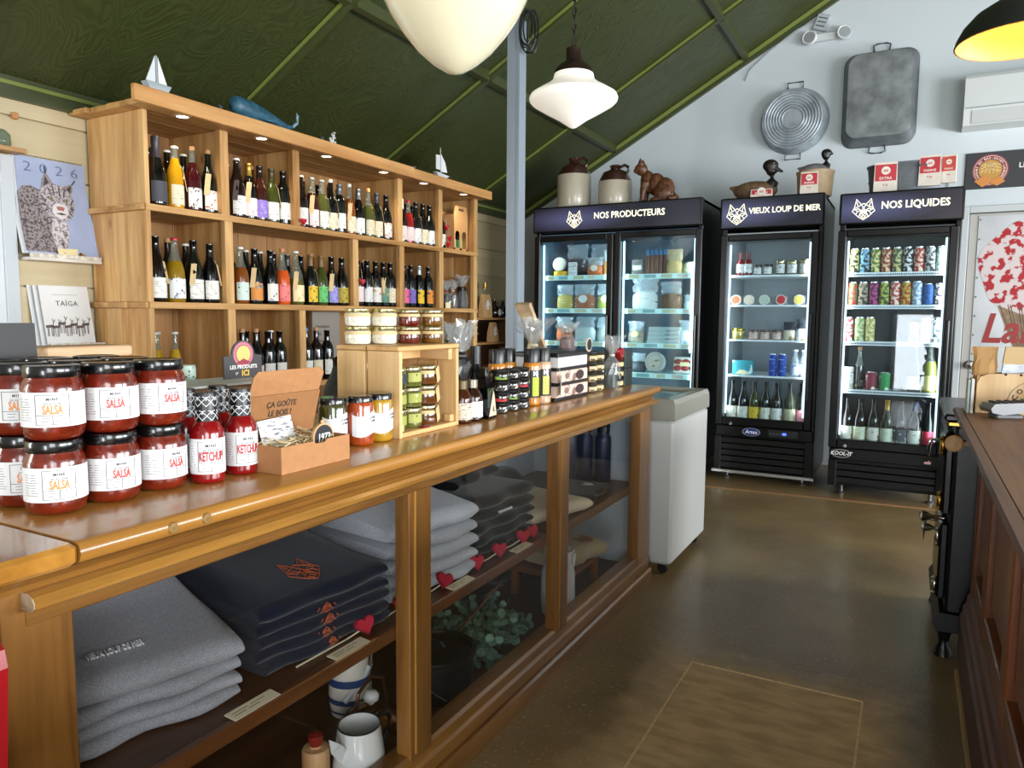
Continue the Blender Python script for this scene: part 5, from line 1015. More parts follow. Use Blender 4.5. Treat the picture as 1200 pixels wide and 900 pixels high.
tt = sweater('folded_tote', 'cream cotton tote bag with orange print on upper shelf', (-1.235, 2.43, ZS_), -.25, .36, .30, .05, TOTE, 51, 'tote bag', collar=.2); MB().ribbon(scaled(WOLF, .085), .002, .0012, lambda u, v, d_: (.07-v, .08+u, .0505+.005+d_)).build('printed_emblem', OR_, tt)
t2 = sweater('folded_shirt', 'black T-shirt with white print draped on upper shelf end', (-1.24, 2.76, ZS_), .1, .30, .30, .03, BK_, 52, 'shirt')
MB().ribbon(scaled(WOLF, .05), .002, .0012, lambda u, v, d_: (.08-v, .05+u, .0305+.004+d_)).build('printed_emblem', M('#d8d4cc', .7), t2)
sweater('folded_shirt', 'black T-shirt heaped behind the cream tote', (-1.475, 2.53, ZS_+.0), .0, .3, .14, .11, BK_, 53, 'shirt')
for i, (x, y) in enumerate(((-1.31, 2.93), (-1.265, 3.015), (-1.19, 3.05))):
    r = thing('water_bottle', 'navy insulated water bottle, %s from left behind black shirt' % ORD[i], 'bottle', (x, y, ZS_), .3, 'navy water bottles')
    MB().lathe([(.034, 0), (.036, .004), (.036, .19), (.033, .205), (.027, .215), (.0265, .222)], 20).build('flask', M('#1c2a48', .4), r, 45)
    MB().lathe([(.029, .222), (.029, .25), (.026, .255), (.0005, .256)], 20).build('lid', M('#101116', .4), r, 45); MB().tube([(-.026, 0, .25), (-.022, 0, .278), (.0, 0, .288), (.022, 0, .278), (.026, 0, .25)], .006, 6).build('loop_handle', M('#101116', .4), r, True)
# garland of felt hearts
gl = thing('heart_garland', 'garland of red felt hearts on string along the shelf edge', 'garland', (-1.10, 1.7, ZS_))
ysg = [1.282, 1.427, 1.614, 1.782, 1.918, 2.073, 2.14]; rnd = random.Random(6); st_ = [(0, -.62, .002)]
for y in ysg: st_ += [(.004, y-1.7-.05, .003), (.012, y-1.7, .012)]
MB().tube(st_+[(0, .5, .003)], .0022, 5).build('string', M('#d8cdb2', .8), gl)
felt = M('#a5122c', .9, vary=.15, bscale=300); fh = heart_mesh(.027, .02).mesh('felt_heart', felt, 60)
for y in ysg: put('felt_heart', fh, gl, loc=(.016, y-1.7, .022), rot=(rnd.uniform(-.4, .4), -.5+rnd.uniform(-.2, .2), -.5))
for i, (y, d) in enumerate(((.93, 'cream price strip before the steel grey sweaters'), (1.20, 'cream price strip before the navy sweaters'), (1.66, 'cream price strip before the light grey sweaters'), (2.02, 'cream price strip before the black sweaters'))):
    r = thing('price_strip', d, 'price tag', (-1.062, y, ZS_), 0); MB().add([(-.014, -.055, .003), (-.014, .055, .003), (.016, .055, .0005), (.016, -.055, .0005), (-.014, -.055, .0045), (-.014, .055, .0045), (.016, .055, .0015), (.016, -.055, .0015)], [(4, 7, 6, 5), (0, 1, 2, 3), (0, 4, 5, 1), (2, 6, 7, 3), (3, 7, 4, 0), (1, 5, 6, 2)]).build('card', M('#e2d6b8', .7), r); MB().ribbon([[(-.045, .004), (-.01, .004)], [(-.002, .004), (.03, .004)], [(-.045, -.004), (-.02, -.004)], [(-.012, -.004), (.012, -.004)]], .0014, .0003, lambda u, v, d_: (-v, u, .0033+d_+v*.1)).build('small_print', M('#6a5c44', .7), r)
# lower floor
ZF = .0755
rp = thing('rolling_pin', 'wooden rolling pin standing in the counter by coffee pot', 'rolling pin', (-1.20, 1.235, ZF), .3)
MB().lathe([(.030, 0), (.033, .004), (.033, .085), (.030, .091), (.014, .093), (.012, .10), (.017, .11), (.016, .122), (.001, .126)], 20).build('roller', WOOD('#a87c50', '#caa273', 'z', 18, .5), rp, 45)
o = MB().lathe([(.0125, .095), (.0185, .111), (.0175, .123), (.001, .128)], 16).build('red_handle', M('#7a1a16', .4), rp, 45)
en = M('#dedfdc', .15, coat=.6); cp = thing('coffee_pot', 'white enamel coffee pot with black rim and handle', 'pot', (-1.13, 1.31, ZF), 0); cp.scale = (1, 1, .85)
MB().lathe([(.062, 0), (.068, .004), (.066, .03), (.052, .15), (.051, .155), (.049, .155), (.05, .15), (.062, .01), (.0005, .008)], 28).build('body', en, cp, 45)
MB().lathe([(.0515, .152), (.053, .155), (.051, .158), (.0485, .155)], 28, cap=False).build('rim', M('#15171c', .3), cp, True)
MB().loft([[(.0-.006, -.05, .10), (.006, -.05, .10), (.0, -.052, .06)], [(-.014, -.07, .135), (.014, -.07, .135), (.0, -.075, .09)], [(-.016, -.088, .155), (.016, -.088, .155), (0, -.098, .128)]]).build('spout', en, cp)
MB().tube([(0, .053, .135), (0, .075, .14), (0, .105, .132), (0, .118, .105), (0, .112, .07), (0, .095, .045), (0, .06, .04)], .007, 8).build('handle', M('#16161a', .3), cp, True)
pt = thing('striped_pitcher', 'white pitcher with blue stripes behind the coffee pot', 'pitcher', (-1.345, 1.525, ZF), 0); cer = M('#d8d3c4', .2, coat=.5); blu = M('#23406e', .25, coat=.5)
MB().lathe([(.045, 0), (.055, .004), (.062, .05), (.06, .10), (.052, .14), (.054, .165), (.051, .165), (.049, .14), (.056, .10), (.057, .05), (.0005, .012)], 26).build('body', cer, pt, 45)
for z0, z1 in ((.045, .06), (.095, .115), (.02, .025)): MB().lathe([(.0628, z0), (.0628 if z0 < .09 else .061, z1)], 26, cap=False).build('blue_band', blu, pt, True)
MB().loft([[(-.018, -.045, .165), (.018, -.045, .165), (0, -.05, .12)], [(-.012, -.066, .172), (.012, -.066, .172), (0, -.074, .15)]]).build('lip', cer, pt)
MB().tube([(0, .05, .155), (0, .078, .162), (0, .095, .14), (0, .09, .10), (0, .06, .07)], .007, 8).build('handle', cer, pt, True)
MB().tube([(.03, -.06, .06), (.045, -.02, .10), (.05, .02, .135)], [.009, .011, .009], 10).build('grip_of_bail', M('#c9ccd0', .3), pt, True)
kt = thing('copper_kettle', 'brown glass-lidded copper kettle with white knob', 'kettle', (-1.215, 1.458, ZF), 0)
MB().lathe([(.055, 0), (.075, .006), (.082, .03), (.07, .06), (.04, .08), (.012, .088), (.0005, .09)], 26).build('body', M('#6b3e1c', .22, .7), kt, 50)
MB().lathe([(.008, .088), (.008, .096), (.02, .1), (.022, .112), (.014, .122), (.0005, .124)], 18).build('knob', M('#dcdcd8', .2), kt, 50)
MB().tube([(0, -.07, .06), (0, -.05, .14), (0, 0, .165), (0, .05, .14), (0, .07, .06)], .005, 6).build('bail', M('#5a3a24', .3, .6), kt, True)
ir = thing('iron_pot', 'black cast-iron pot with lid and wire bail', 'pot', (-1.195, 1.735, ZF), 0); ci = M('#0e0f10', .5, .3, bump=.1, bscale=90)
MB().lathe([(.09, 0), (.105, .006), (.112, .06), (.110, .115), (.118, .12), (.118, .126), (.0005, .126)], 30).build('body', ci, ir, 45)
MB().lathe([(.119, .124), (.121, .128), (.119, .138), (.112, .139), (.108, .133), (.07, .140), (.0005, .144)], 30).build('lid', ci, ir, 45)
MB().tube([(-.03, 0, .142), (-.018, 0, .155), (.018, 0, .155), (.03, 0, .142)], .005, 6).build('lid_handle', ci, ir, True)
MB().tube([(.03, -.12, .12), (.05, -.135, .09), (.07, -.10, .05), (.09, -.08, .03)], .0025, 5).build('bail', M('#8b8d90', .3, .9), ir, True)
eu = thing('eucalyptus_bunch', 'dried green eucalyptus branches lying in the counter', 'plant', (-1.20, 2.02, ZF), 0); rnd = random.Random(8); lv = MB(); stm = MB()
for b in range(60):
    a = rnd.uniform(-.5, 3.6); L_ = rnd.uniform(.12, .24); x, y, z = rnd.uniform(-.05, .03), rnd.uniform(-.12, .1), rnd.uniform(.01, .05); el = rnd.uniform(.1, .9); pts = []
    for k in range(9):
        q = k/8; p = (max(-.3, min(.10, x+L_*q*cos(a)*cos(el)*.7)), max(-.16, min(.25, y+L_*q*sin(a)*cos(el))), max(.006, z+L_*q*sin(el)*(1-.35*q))); pts.append(p)
        if k:
            for s_ in range(3):
                rr = rnd.uniform(.013, .022)*(1-.3*q); u = rnd.uniform(0, 6.28); tl = rnd.uniform(-.8, .8); c = (p[0]+rr*cos(u), p[1]+rr*sin(u), max(.004, p[2]+rr*tl))
                e1 = Vector((cos(u), sin(u), tl)).normalized(); e2 = e1.cross(Vector((rnd.uniform(-1, 1), rnd.uniform(-1, 1), rnd.uniform(.2, 1)))).normalized()
                P_ = [Vector(c)+(e1*cos(h_)*rr+e2*sin(h_)*rr*.85) for h_ in [2*pi*i/8 for i in range(8)]]
                lv.add([(v_.x, v_.y, max(.002, v_.z)) for v_ in P_], [tuple(range(8))])
    stm.tube(pts, .0018, 4)
lv.build('leaves', M('#56755f', .6, vary=.5, bscale=25), eu, kind='stuff'); stm.build('stems', M('#4a3a26', .7), eu)
MB().tube([(-.09, -.2, .02), (-.05, -.05, .1), (.0, .1, .2)], .005, 6).build('branch', M('#5a3e26', .7), eu)
mk = thing('milk_pitcher', 'tall white enamel milk pitcher beside eucalyptus', 'pitcher', (-1.128, 2.45, ZF), 0)
MB().lathe([(.06, 0), (.063, .004), (.066, .06), (.064, .16), (.054, .19), (.052, .2), (.057, .245), (.055, .245), (.05, .2), (.06, .15), (.06, .01), (.0005, .008)], 26).build('body', M('#cfd3d6', .25, coat=.5, vary=.06, bscale=20), mk, 45)
MB().lathe([(.0535, .188), (.0555, .192), (.0535, .198)], 26, cap=False).build('collar', M('#b9bec4', .3), mk, True)
MB().tube([(.01, .05, .21), (.02, .095, .215), (.022, .105, .2), (.018, .085, .12), (.012, .062, .09)], .007, 8).build('handle', en, mk, True)
bx = thing('wooden_footstool', 'dark reddish wooden box under the burlap cushion', 'box', (-1.24, 2.66, ZF), 0)
MB().rbox(-.14, -.15, .10, .13, .17, .125, .003).build('top', mahY, bx)
for x, y in ((-.13, -.14), (.10, -.14), (-.13, .14), (.10, .14)): MB().rbox(x, y, 0, x+.025, y+.025, .10, .002).build('leg', mah, bx)
bu = sweater('burlap_cushion', 'beige burlap cushion bag with brown printed emblem', (-1.22, 2.685, ZF+.1255), -.2, .30, .24, .075, cloth('#a8977a', .25), 61, 'cushion'); MB().ribbon(scaled(WOLF, .08), .002, .0012, lambda u, v, d_: (.07-v, .06+u, .0755+.005+d_)).build('printed_emblem', M('#8a4a2c', .7), bu)
sweater('folded_shirt', 'black cloth heaped behind the burlap cushion', (-1.475, 2.72, ZF+.0), .0, .36, .15, .22, BK_, 62, 'cloth')
# ================================================================ what stands in the coolers
def can(label, loc, r, h, m_, top='#c9ccce', grp='drink cans'):
    t_ = thing('drink_can', label, 'can', loc, 0, grp)
    put('can', cached(('can', r, h, m_.name), lambda: MB().lathe([(r*.8, 0), (r, h*.05), (r, h*.88), (r*.82, h*.97)], 18).mesh('can', m_, 45)), t_)
    put('rim', cached(('canr', r, h), lambda: MB().lathe([(r*.84, h*.965), (r*.85, h), (r*.78, h), (r*.76, h*.975), (.0005, h*.975)], 18).mesh('rim', M(top, .25, .9), 45)), t_)
    return t_
def PR(a, b, k='blob', s_=.8): return PRINT(a, b, k, s_)
yb3 = 5.27+.085
c9 = [('#d8cf7a', '#2e2c20', 'pale yellow'), ('#7fb0cc', '#2a2a26', 'light blue'), ('#5a6a2a', '#d8cc8a', 'olive green'), ('#8f2f24', '#d9b890', 'red and tan'), ('#3a5240', '#c9b878', 'dark green'), ('#1c1e20', '#d8d8d4', 'black and white'), ('#b0282c', '#e0c0a8', 'red'), ('#c9cac6', '#3a3a3a', 'silver grey'), ('#b4cdbf', '#6a8a88', 'pale mint')]
for i, (a, b, n) in enumerate(c9): can('%s beer can on top shelf of drinks cooler' % n, (-.352+i*.0625, yb3+.035, 1.4965), .029, .158, PR(a, b, 'half', 1.0), grp='beer cans on the top cooler shelf')
c9 = [('#6a7a4a', '#c0392e', 'green and red'), ('#a8987a', '#3a342c', 'tan'), ('#4a1838', '#b03a78', 'dark magenta'), ('#a8b04a', '#3a4420', 'yellow-green'), ('#b8323a', '#e6d0b8', 'crimson'), ('#c9a83a', '#a03a24', 'yellow and orange'), ('#7a9ac0', '#d8dce0', 'sky blue'), ('#2860a8', '#1c4888', 'royal blue'), ('#2a2c48', '#d0c8a8', 'navy')]
for i, (a, b, n) in enumerate(c9): can('%s can on second shelf of drinks cooler' % n, (-.352+i*.0625, yb3+.035, 1.2855), .029, .150 if i < 7 else .135, PR(a, b, 'half', 1.0), grp='cans on the second cooler shelf')
c6 = [(-.368, '#b02430', '#e4dcd4', 'red and white', .16), (-.300, '#8a9a5a', '#c9cca0', 'green tall', .16), (-.238, '#a89a4a', '#d6cf9a', 'yellowish tall', .16), (.018, '#d8b0a8', '#6a4a44', 'pinkish', .13), (.082, '#dedbd6', '#b0282c', 'white and red', .155), (.146, '#b8ccd0', '#3a4448', 'pale blue', .16)]
for x, a, b, n, h in c6: can('%s can on third shelf of drinks cooler' % n, (x, yb3+.035, 1.0455), .029, h, PR(a, b, 'half', 1.0), grp='cans on the third cooler shelf')
for x, a, n in ((-.215, '#7a1c30', 'dark red'), (-.135, '#2f8a4a', 'green')): can('%s can on fourth shelf of drinks cooler' % n, (x, yb3+.04, .7235), .032, .12, PR(a, '#d8d4c8', 'blob', .5), grp='cans on the fourth cooler shelf')
mini_jar('clip_jar', 'jar with cloth lid at left of fourth drinks shelf', (-.358, yb3+.04, .7235), .036, .15, '#b8b4a4', M('#d8d4cc', .8), PR('#d8d6d0', '#4a4a4a'), grp='jar')
LQ = PRINT('#d9d6b8', '#8a8a5a', 'lines')
bottle('spirit_bottle', 'slim dark spirit bottle on fourth drinks shelf left', 'bottle', (-.290, yb3+.05, .7235), 'slim', DB, CLN, .15, PR('#1c1a18', '#c9a85a', 'lines'), (.02, .06), 1.4, -pi/2, M('#8a5a30', .5), 'cork', 1.05)
bottle('wine_bottle', 'dark bottle with pale grey label on fourth drinks shelf right', 'bottle', (.035, yb3+.05, .7235), 'burgundy', DK, None, None, PR('#cdd0d4', '#8a8a90', 'lines'), (.02, .10), 1.4, -pi/2, DK, 'foil', 1.0)
bottle('wine_bottle', 'pale yellow-green bottle with yellow label on fourth drinks shelf', 'bottle', (.122, yb3+.05, .7235), 'champagne', M('#8a9048', .12), CLN, .2, PR('#d9d08a', '#a8a050', 'blob'), (.015, .11), 1.4, -pi/2, M('#b8c0b0', .3), 'crown', 1.0)
dt = thing('dark_tray', 'dark oval tray lying on the fourth drinks shelf', 'tray', (-.185, yb3+.22, .7235)); MB().lathe([(.10, 0), (.135, .02), (.14, .1), (.135, .1), (.1, .01)], 20, sy=.5).build('tray', M('#241a18', .4), dt, True)
lb3 = [('#d8d2c0', '#b8865a', 'cream label with brown swirl'), ('#d6d3b4', '#9a9a6a', 'pale green-cream label'), ('#d9d2c2', '#8a3a34', 'cream label with red emblem'), ('#d3d6bc', '#a0a880', 'pale green label'), ('#3c4448', '#c9ccce', 'dark picture label'), ('#d0d3c0', '#2a2c2c', 'label with black bird'), ('#c0344a', '#e08a98', 'crimson label')]
for i, (a, b, n) in enumerate(lb3): bottle('wine_bottle', 'bottle with %s on bottom shelf of drinks cooler' % n, 'bottle', (-.352+i*.081, yb3+.045, .3705), 'burgundy', (DB, DB, DB, M('#2a3018', .1), DK, DK, DG)[i], None, None, PR(a, b, 'blob' if i != 1 else 'lines'), (.018, .105), 1.4, -pi/2, (DK, DK, DK, GOLD, DK, M('#2a3a5a', .4), DK)[i], 'foil', .98, None, 'wine on the bottom drinks shelf')
# VIEUX LOUP DE MER cooler
yb2 = 5.40+.085
for i, x in enumerate((-1.113, -1.062)): bottle('sauce_bottle', 'thin red sauce bottle, %s on top shelf of middle cooler' % ('left', 'right')[i], 'bottle', (x, yb2+.04, 1.5005), 'sauce', M('#6a0f12', .12), None, None, PR('#e2e0dc', '#5a5a60', 'rows', .5), (.02, .085), 1.5, -pi/2, M('#5a1214', .4), 'tall', .95, None, 'red sauce bottles in the middle cooler')
for i, (x, r, h, c_, d) in enumerate(((-.992, .03, .075, '#4a3a2a', 'short dark jar'), (-.922, .033, .078, '#5a4a3a', 'second short dark jar'), (-.836, .034, .105, '#4a2a1a', 'tall brown jar'), (-.757, .038, .098, '#6a5a3a', 'wide jar with white label'), (-.665, .045, .105, '#a89a70', 'largest jar at right'))):
    mini_jar('conserve_jar', d+' on top shelf of middle cooler', (x, yb2+.04, 1.5005), r, h, c_, BLKLID if i < 2 else SIL, PR('#e0ded8', '#5a5a60', 'rows', .5), grp='jars on the top middle-cooler shelf', face=-pi/2, lh=(.1, .72))
def tub(label, x, col, ink):
    r = thing('round_tub', label, 'tub', (x, yb2+.05, 1.2875), 0, 'round tubs in the middle cooler')
    MB().rbox(-.042, -.006, .0, .042, .03, .066, .006).build('pack', M('#777b78', .35), r)
    MB().prism([(.036*cos(2*pi*i/22), .037+.036*sin(2*pi*i/22)) for i in range(22)], 'y', -.012, -.004).build('lid', M('#d8d2c4', .4), r); MB().prism([(.030*cos(2*pi*i/22), .037+.030*sin(2*pi*i/22)) for i in range(22)], 'y', -.0135, -.011).build('label', PR(col, ink, 'blob', .7), r)
for x, a, b, n in ((-1.14, '#c9542e', '#e8d0b0', 'orange'), (-1.045, '#d3c3ae', '#8a3a2a', 'cream and brown'), (-.94, '#b4bfae', '#2f5a44', 'green'), (-.825, '#c01f30', '#e6c89a', 'red'), (-.705, '#d8c256', '#2c2c2c', 'yellow')): tub('round %s-labelled tub on second shelf of middle cooler' % n, x, a, b)
mini_jar('gold_jar', 'gold-lidded wide jar on third shelf of middle cooler', (-1.115, yb2+.05, 1.0365), .045, .082, '#8a7a30', M('#b8a040', .25, .9), None, M('#c9b060', .4, .6), grp='jar', face=-pi/2)
for i, x in enumerate((-1.005, -.925, -.845)): mini_jar('rillettes_jar', 'pinkish-labelled small jar, %s from left on third shelf of middle cooler' % ORD[i], (x, yb2+.045, 1.0365), .036, .075, '#a87a6a', M('#4a3a34', .3), PR('#c9b0a4', '#6a4a44', 'rows', .5), grp='pinkish jars in the middle cooler', face=-pi/2, lh=(.08, .72))
def pouch(label, loc, w, h, body, top=None, card=None, grp=None, dep=.035, foil=False, seed=0, rz=0, name='food_pouch', cat='pouch'):
    """bulged film bag: filled lower part, clear crumpled top, printed card"""
    rnd = random.Random(seed); r = thing(name, label, cat, loc, rz, grp); fill = .62
    def rg(z, kw, kd, j=0): return [(w/2*kw*cos(a)*(abs(cos(a))**-.35 if abs(cos(a)) > .05 else 1)*(1+rnd.uniform(-j, j)), dep*kd*sin(a)+rnd.uniform(-j, j)*.01, z) for a in [2*pi*i/14 for i in range(14)]]
    MB().loft([rg(0, .8, .5), rg(h*.06, .92, .95), rg(h*.3, .95, 1.0, .04), rg(h*.46, .9, .9, .09), rg(h*fill*.9, .72, .7, .14), rg(h*fill, .4, .3, .2)]).build('contents', body, r, 60)
    if top: MB().loft([rg(h*fill*.9, .9, .7), rg(h*.72, .9, .5, .14), rg(h*.82, .8, .3, .16), rg(h*.93, .95, .2, .16), rg(h, .9, .16, .14)], cap=False).build('film_top', top, r)
    if card: MB().prism([(w*.2*cos(2*pi*i/18), h*.42+w*.2*sin(2*pi*i/18)*.8) for i in range(18)], 'y', -dep*1.12, -dep*1.05).build('label', card, r)
    return r
FILM = GLASS('#eef6fa', 1.5, .22, rough=.1)
for i, (x, h) in enumerate(((-.76, .13), (-.675, .15))): pouch('black-topped white snack bag, %s on third shelf of middle cooler' % ('left', 'right')[i], (x, yb2+.05, 1.0365), .085, h, PR('#d8ccb4' if i == 0 else '#d6dcde', '#8a7a5a', 'blob', .4), M('#1c2230', .5), None, 'snack bags in the middle cooler', seed=70+i)
bxx = thing('teal_box', 'teal and white carton on fourth shelf of middle cooler', 'box', (-1.075, yb2+.06, .7765)); MB().rbox(-.072, -.03, 0, .072, .03, .105, .003).build('carton', PR('#2a8a94', '#d8e8e4', 'blob', .3), bxx); MB().prism([(-.05, .005), (.05, .005), (.02, .035), (-.02, .035)], 'y', -.0312, -.0302).build('printed_scene', M('#d9d0a8', .5), bxx)
for i, x in enumerate((-.862, -.80)): can('tall blue can, %s on fourth shelf of middle cooler' % ('left', 'right')[i], (x, yb2+.04, .7765), .028, .16, PR('#1c3f9a', '#a8c0e8', 'lines', .5), grp='blue cans in the middle cooler')
for i, x in enumerate((-.712, -.655)): bottle('water_bottle', 'clear bottle with blue label, %s on fourth shelf of middle cooler' % ('left', 'right')[i], 'bottle', (x, yb2+.05, .7765), 'stubby', GLASS('#e6f0f6', 1.5, .2), None, None, PR('#c9d8ec', '#2a48b0', 'blob', .7), (.02, .09), 1.5, -pi/2, M('#d8dce0', .4), 'crown', 1.0, None, 'clear bottles in the middle cooler')
lb2 = [('#dcd8c6', '#b0784a', 'cream sketch label'), ('#d8d6c6', '#9a9a94', 'plain cream label'), ('#d9b428', '#5a4210', 'yellow label'), ('#dad6c4', '#5a6a3a', 'cream leaf label'), ('#dedcd4', '#c9963a', 'round white and gold label'), ('#cfcaa8', '#a09a78', 'pale khaki label')]
for i, (a, b, n) in enumerate(lb2): bottle('wine_bottle', 'bottle with %s on bottom shelf of middle cooler' % n, 'bottle', (-1.142+i*.079+(.012 if i == 5 else 0), yb2+.045, .4425), 'burgundy', (DG, DK, M('#3a3a14', .1), DK, DG, M('#3a4028', .1))[i], None, None, PR(a, b, 'blob'), (.018, .105), 1.4, -pi/2, DK, 'foil', .98, None, 'wine on the bottom middle-cooler shelf')
bottle('wine_bottle', 'bottle with pink label at right end of middle cooler bottom', 'bottle', (-.656, yb2+.06, .4425), 'bordeaux', DG, None, None, PR('#d98a98', '#a04a5a', 'blob'), (.02, .10), 1.4, -pi/2, DK, 'foil', .98)
# NOS PRODUCTEURS cooler
yb1 = 5.33+.10
def round_cheese(label, loc, r, h, a, b, stand=False):
    t_ = thing('cheese_round', label, 'cheese', loc, 0, 'cheese rounds')
    o1 = MB().lathe([(r*.94, 0), (r, h*.1), (r, h*.9), (r*.94, h), (.0005, h)], 24).build('rind', M(a, .5), t_, 45); o2 = MB().lathe([(.0005, h+.0006), (r*.7, h+.0006)], 24, cap=False).build('label', PR(b, '#a8a8a0', 'blob', .6), t_)
    if stand:
        for o_ in (o1, o2): o_.rotation_euler = (pi/2-.15, 0, 0); o_.location = (0, 0, r)
    return t_
z1, z2, z3, z4, z5 = 1.5155, 1.2525, .9905, .7605, .5005
round_cheese('yellow flat cheese round at left of first cooler top shelf', (-2.54, yb1+.07, z1), .062, .045, '#d9a520', '#e2d8b0')
round_cheese('white cheese round standing at left of first cooler top shelf', (-2.56, yb1+.09, z1+.0455), .056, .03, '#ddd8c8', '#cfc8b0', True)
wc = thing('white_carton', 'small white carton on first cooler top shelf', 'box', (-2.43, yb1+.05, z1)); MB().rbox(-.032, -.02, 0, .032, .02, .115, .003).build('carton', PR('#d8dcd8', '#6a8a8a', 'rows', .4), wc)
tan = M('#a8743a', .5, vary=.4, bscale=40); 
pouch('speckled dark bag at back of first cooler top shelf', (-2.46, yb1+.22, z1), .2, .27, PR('#3a3c48', '#c9ccd4', 'dots', .25), FILM, None, 'bags in the first cooler', seed=1)
pouch('orange bag of food on first cooler top shelf', (-2.24, yb1+.07, z1), .15, .15, M('#b8602a', .4, vary=.35, bscale=40), FILM, M('#d9d4c4', .5), 'bags in the first cooler', seed=2)
pouch('bag of tan sticks on first cooler top shelf right', (-2.12, yb1+.06, z1), .10, .2, tan, FILM, None, 'bags in the first cooler', seed=3)
pouch('tall bag of brown sticks at back of first cooler top shelf', (-2.25, yb1+.25, z1), .22, .27, M('#8a6a44', .5, vary=.4, bscale=30), FILM, None, 'bags in the first cooler', seed=4)
for i, (x, w, c_, d) in enumerate(((-2.50, .15, '#b0a050', 'yellow-green bag of herbs'), (-2.33, .19, '#9a5a3a', 'bag of brown striped slices'), (-2.14, .17, '#9aa04a', 'green bag of sprouts'))): pouch(d+' on first cooler second shelf', (x, yb1+.07, z2), w, .2, PRINT(c_, '#e0dcc8', 'lines', .25), FILM, M('#d6dcd8', .5) if i else None, 'bags in the first cooler', seed=10+i)
for i, (x, w, c_, d) in enumerate(((-2.50, .16, '#c9642e', 'orange and cream wedge pack'), (-2.32, .19, '#b8c4c4', 'silvery white bag'), (-2.14, .17, '#9aa8a4', 'grey foil pack'))): pouch(d+' on first cooler third shelf', (x, yb1+.07, z3), w, .2, PRINT(c_, '#e4e0d0', 'blob', .25), FILM, None, 'bags in the first cooler', seed=20+i)
for i, x in enumerate((-2.55, -2.42, -2.27, -2.14)): pouch('pale wrapped pack, %s from left on first cooler fourth shelf' % ORD[i], (x, yb1+.08, z4), .12, .15, PR('#b4bcb8', '#6a7478', 'blob', .3), FILM, None, 'bags in the first cooler', seed=30+i)
# right-hand door
sp = thing('spice_pack', 'dark labelled pack at left of second door top shelf', 'pack', (-1.88, yb1+.06, z1)); MB().rbox(-.045, -.025, 0, .045, .025, .12, .004).build('pack', PR('#4a4a48', '#c9c4b0', 'lines', .4), sp); MB().rbox(-.035, -.028, .04, .035, -.0255, .075, .001).build('label', M('#c9cfd0', .5), sp)
for i in range(5):
    jr = thing('meat_stick_pack', 'brown meat stick pack, %s from left on second door top shelf' % ORD[i], 'pack', (-1.80+i*.034, yb1+.07, z1), 0, 'meat stick packs'); MB().rbox(-.013, -.03, 0, .013, .03, .185+.008*(i % 2), .003).build('sleeve', M('#5a2e1c', .35), jr); MB().rbox(-.0135, -.031, .15, .0135, .031, .19, .001).build('header_card', M('#3f6f98', .4), jr)
pouch('kraft-framed bag of sticks on second door top shelf', (-1.595, yb1+.06, z1), .13, .19, PR('#c9b070', '#8a6a2a', 'lines', .25), M('#c9b48a', .6), None, seed=41)
pouch('pale rounded cheese pack at right of second door top shelf', (-1.465, yb1+.06, z1), .13, .15, M('#cfd0a4', .4), None, M('#e2e2d4', .5), seed=42)
pouch('large bag of white sticks on second door second shelf', (-1.83, yb1+.09, z2), .22, .24, PRINT('#c9d0cc', '#6a7a7a', 'lines', .16), FILM, None, seed=43)
pouch('bag of brown clusters in clear film on second door second shelf', (-1.62, yb1+.08, z2), .17, .21, M('#6a4a2c', .5, vary=.5, bscale=45), FILM, None, seed=44)
pouch('pale pack at right of second door second shelf', (-1.465, yb1+.07, z2), .11, .11, PR('#a8b8b8', '#5a4a3a', 'blob', .3), FILM, None, seed=45)
pouch('bag with yellow label on second door third shelf', (-1.89, yb1+.08, z3), .14, .17, M('#8a8474', .4, vary=.4, bscale=30), FILM, M('#c9c47a', .5), seed=46)
for i in range(4):
    b_ = thing('flat_carton', 'flat pale carton, %s from bottom of stack on second door third shelf' % ORD[i], 'box', (-1.665+.004*i, yb1+.12, z3+.032*i), 0, 'flat cartons'); MB().rbox(-.125, -.08, 0, .125, .08, .031, .002).build('carton', PR('#a9bcbc', '#6a7a80', 'lines', .2), b_)
pouch('white wrapped pack at right of second door third shelf', (-1.505, yb1+.07, z3), .09, .18, PR('#c4ccd0', '#8a9aa4', 'blob', .4), FILM, None, seed=47)
pouch('salmon pack at far right of second door third shelf', (-1.435, yb1+.06, z3), .06, .14, M('#c9623a', .4, vary=.2), None, M('#c03040', .4), seed=48)
ch = thing('wrapped_cheese', 'wrapped white cheese wheel on second door fourth shelf', 'cheese', (-1.72, yb1+.08, z4)); o = MB().lathe([(.07, 0), (.078, .01), (.078, .05), (.07, .06), (.0005, .06)], 26).build('wheel', M('#b8b8ae', .4), ch, 45); o.rotation_euler = (pi/2-.2, 0, 0); o.location = (0, 0, .08); o = MB().lathe([(.0005, .0608), (.05, .0608)], 26, cap=False).build('label', PR('#c9c6ba', '#8a7a5a', 'rows', .35), ch); o.rotation_euler = (pi/2-.2, 0, 0); o.location = (0, 0, .08)
mt = thing('meat_tray', 'tray of red sliced meat on second door fourth shelf', 'tray', (-1.50, yb1+.09, z4+.004)); o = MB().rbox(-.095, -.008, 0, .095, .012, .13, .01).build('tray', M('#c9c9c0', .4), mt); o.rotation_euler = (-.25, 0, 0)
for k in range(6):
    o = MB().ball((-.06+.06*(k % 3), -.008, .04+.05*(k//3)), .032, .008, .022).build('meat_slice', M('#8f2a2c', .35, vary=.3, bscale=60), mt, True); o.rotation_euler = (-.25, 0, 0)
o = MB().box(-.04, -.0175, .055, .03, -.0165, .085).build('price_label', M('#dccf9a', .5), mt); o.rotation_euler = (-.25, 0, 0)
pouch('dark pack at left of second door fourth shelf', (-1.88, yb1+.1, z4), .14, .15, M('#3a4048', .4, vary=.3), FILM, None, seed=49)
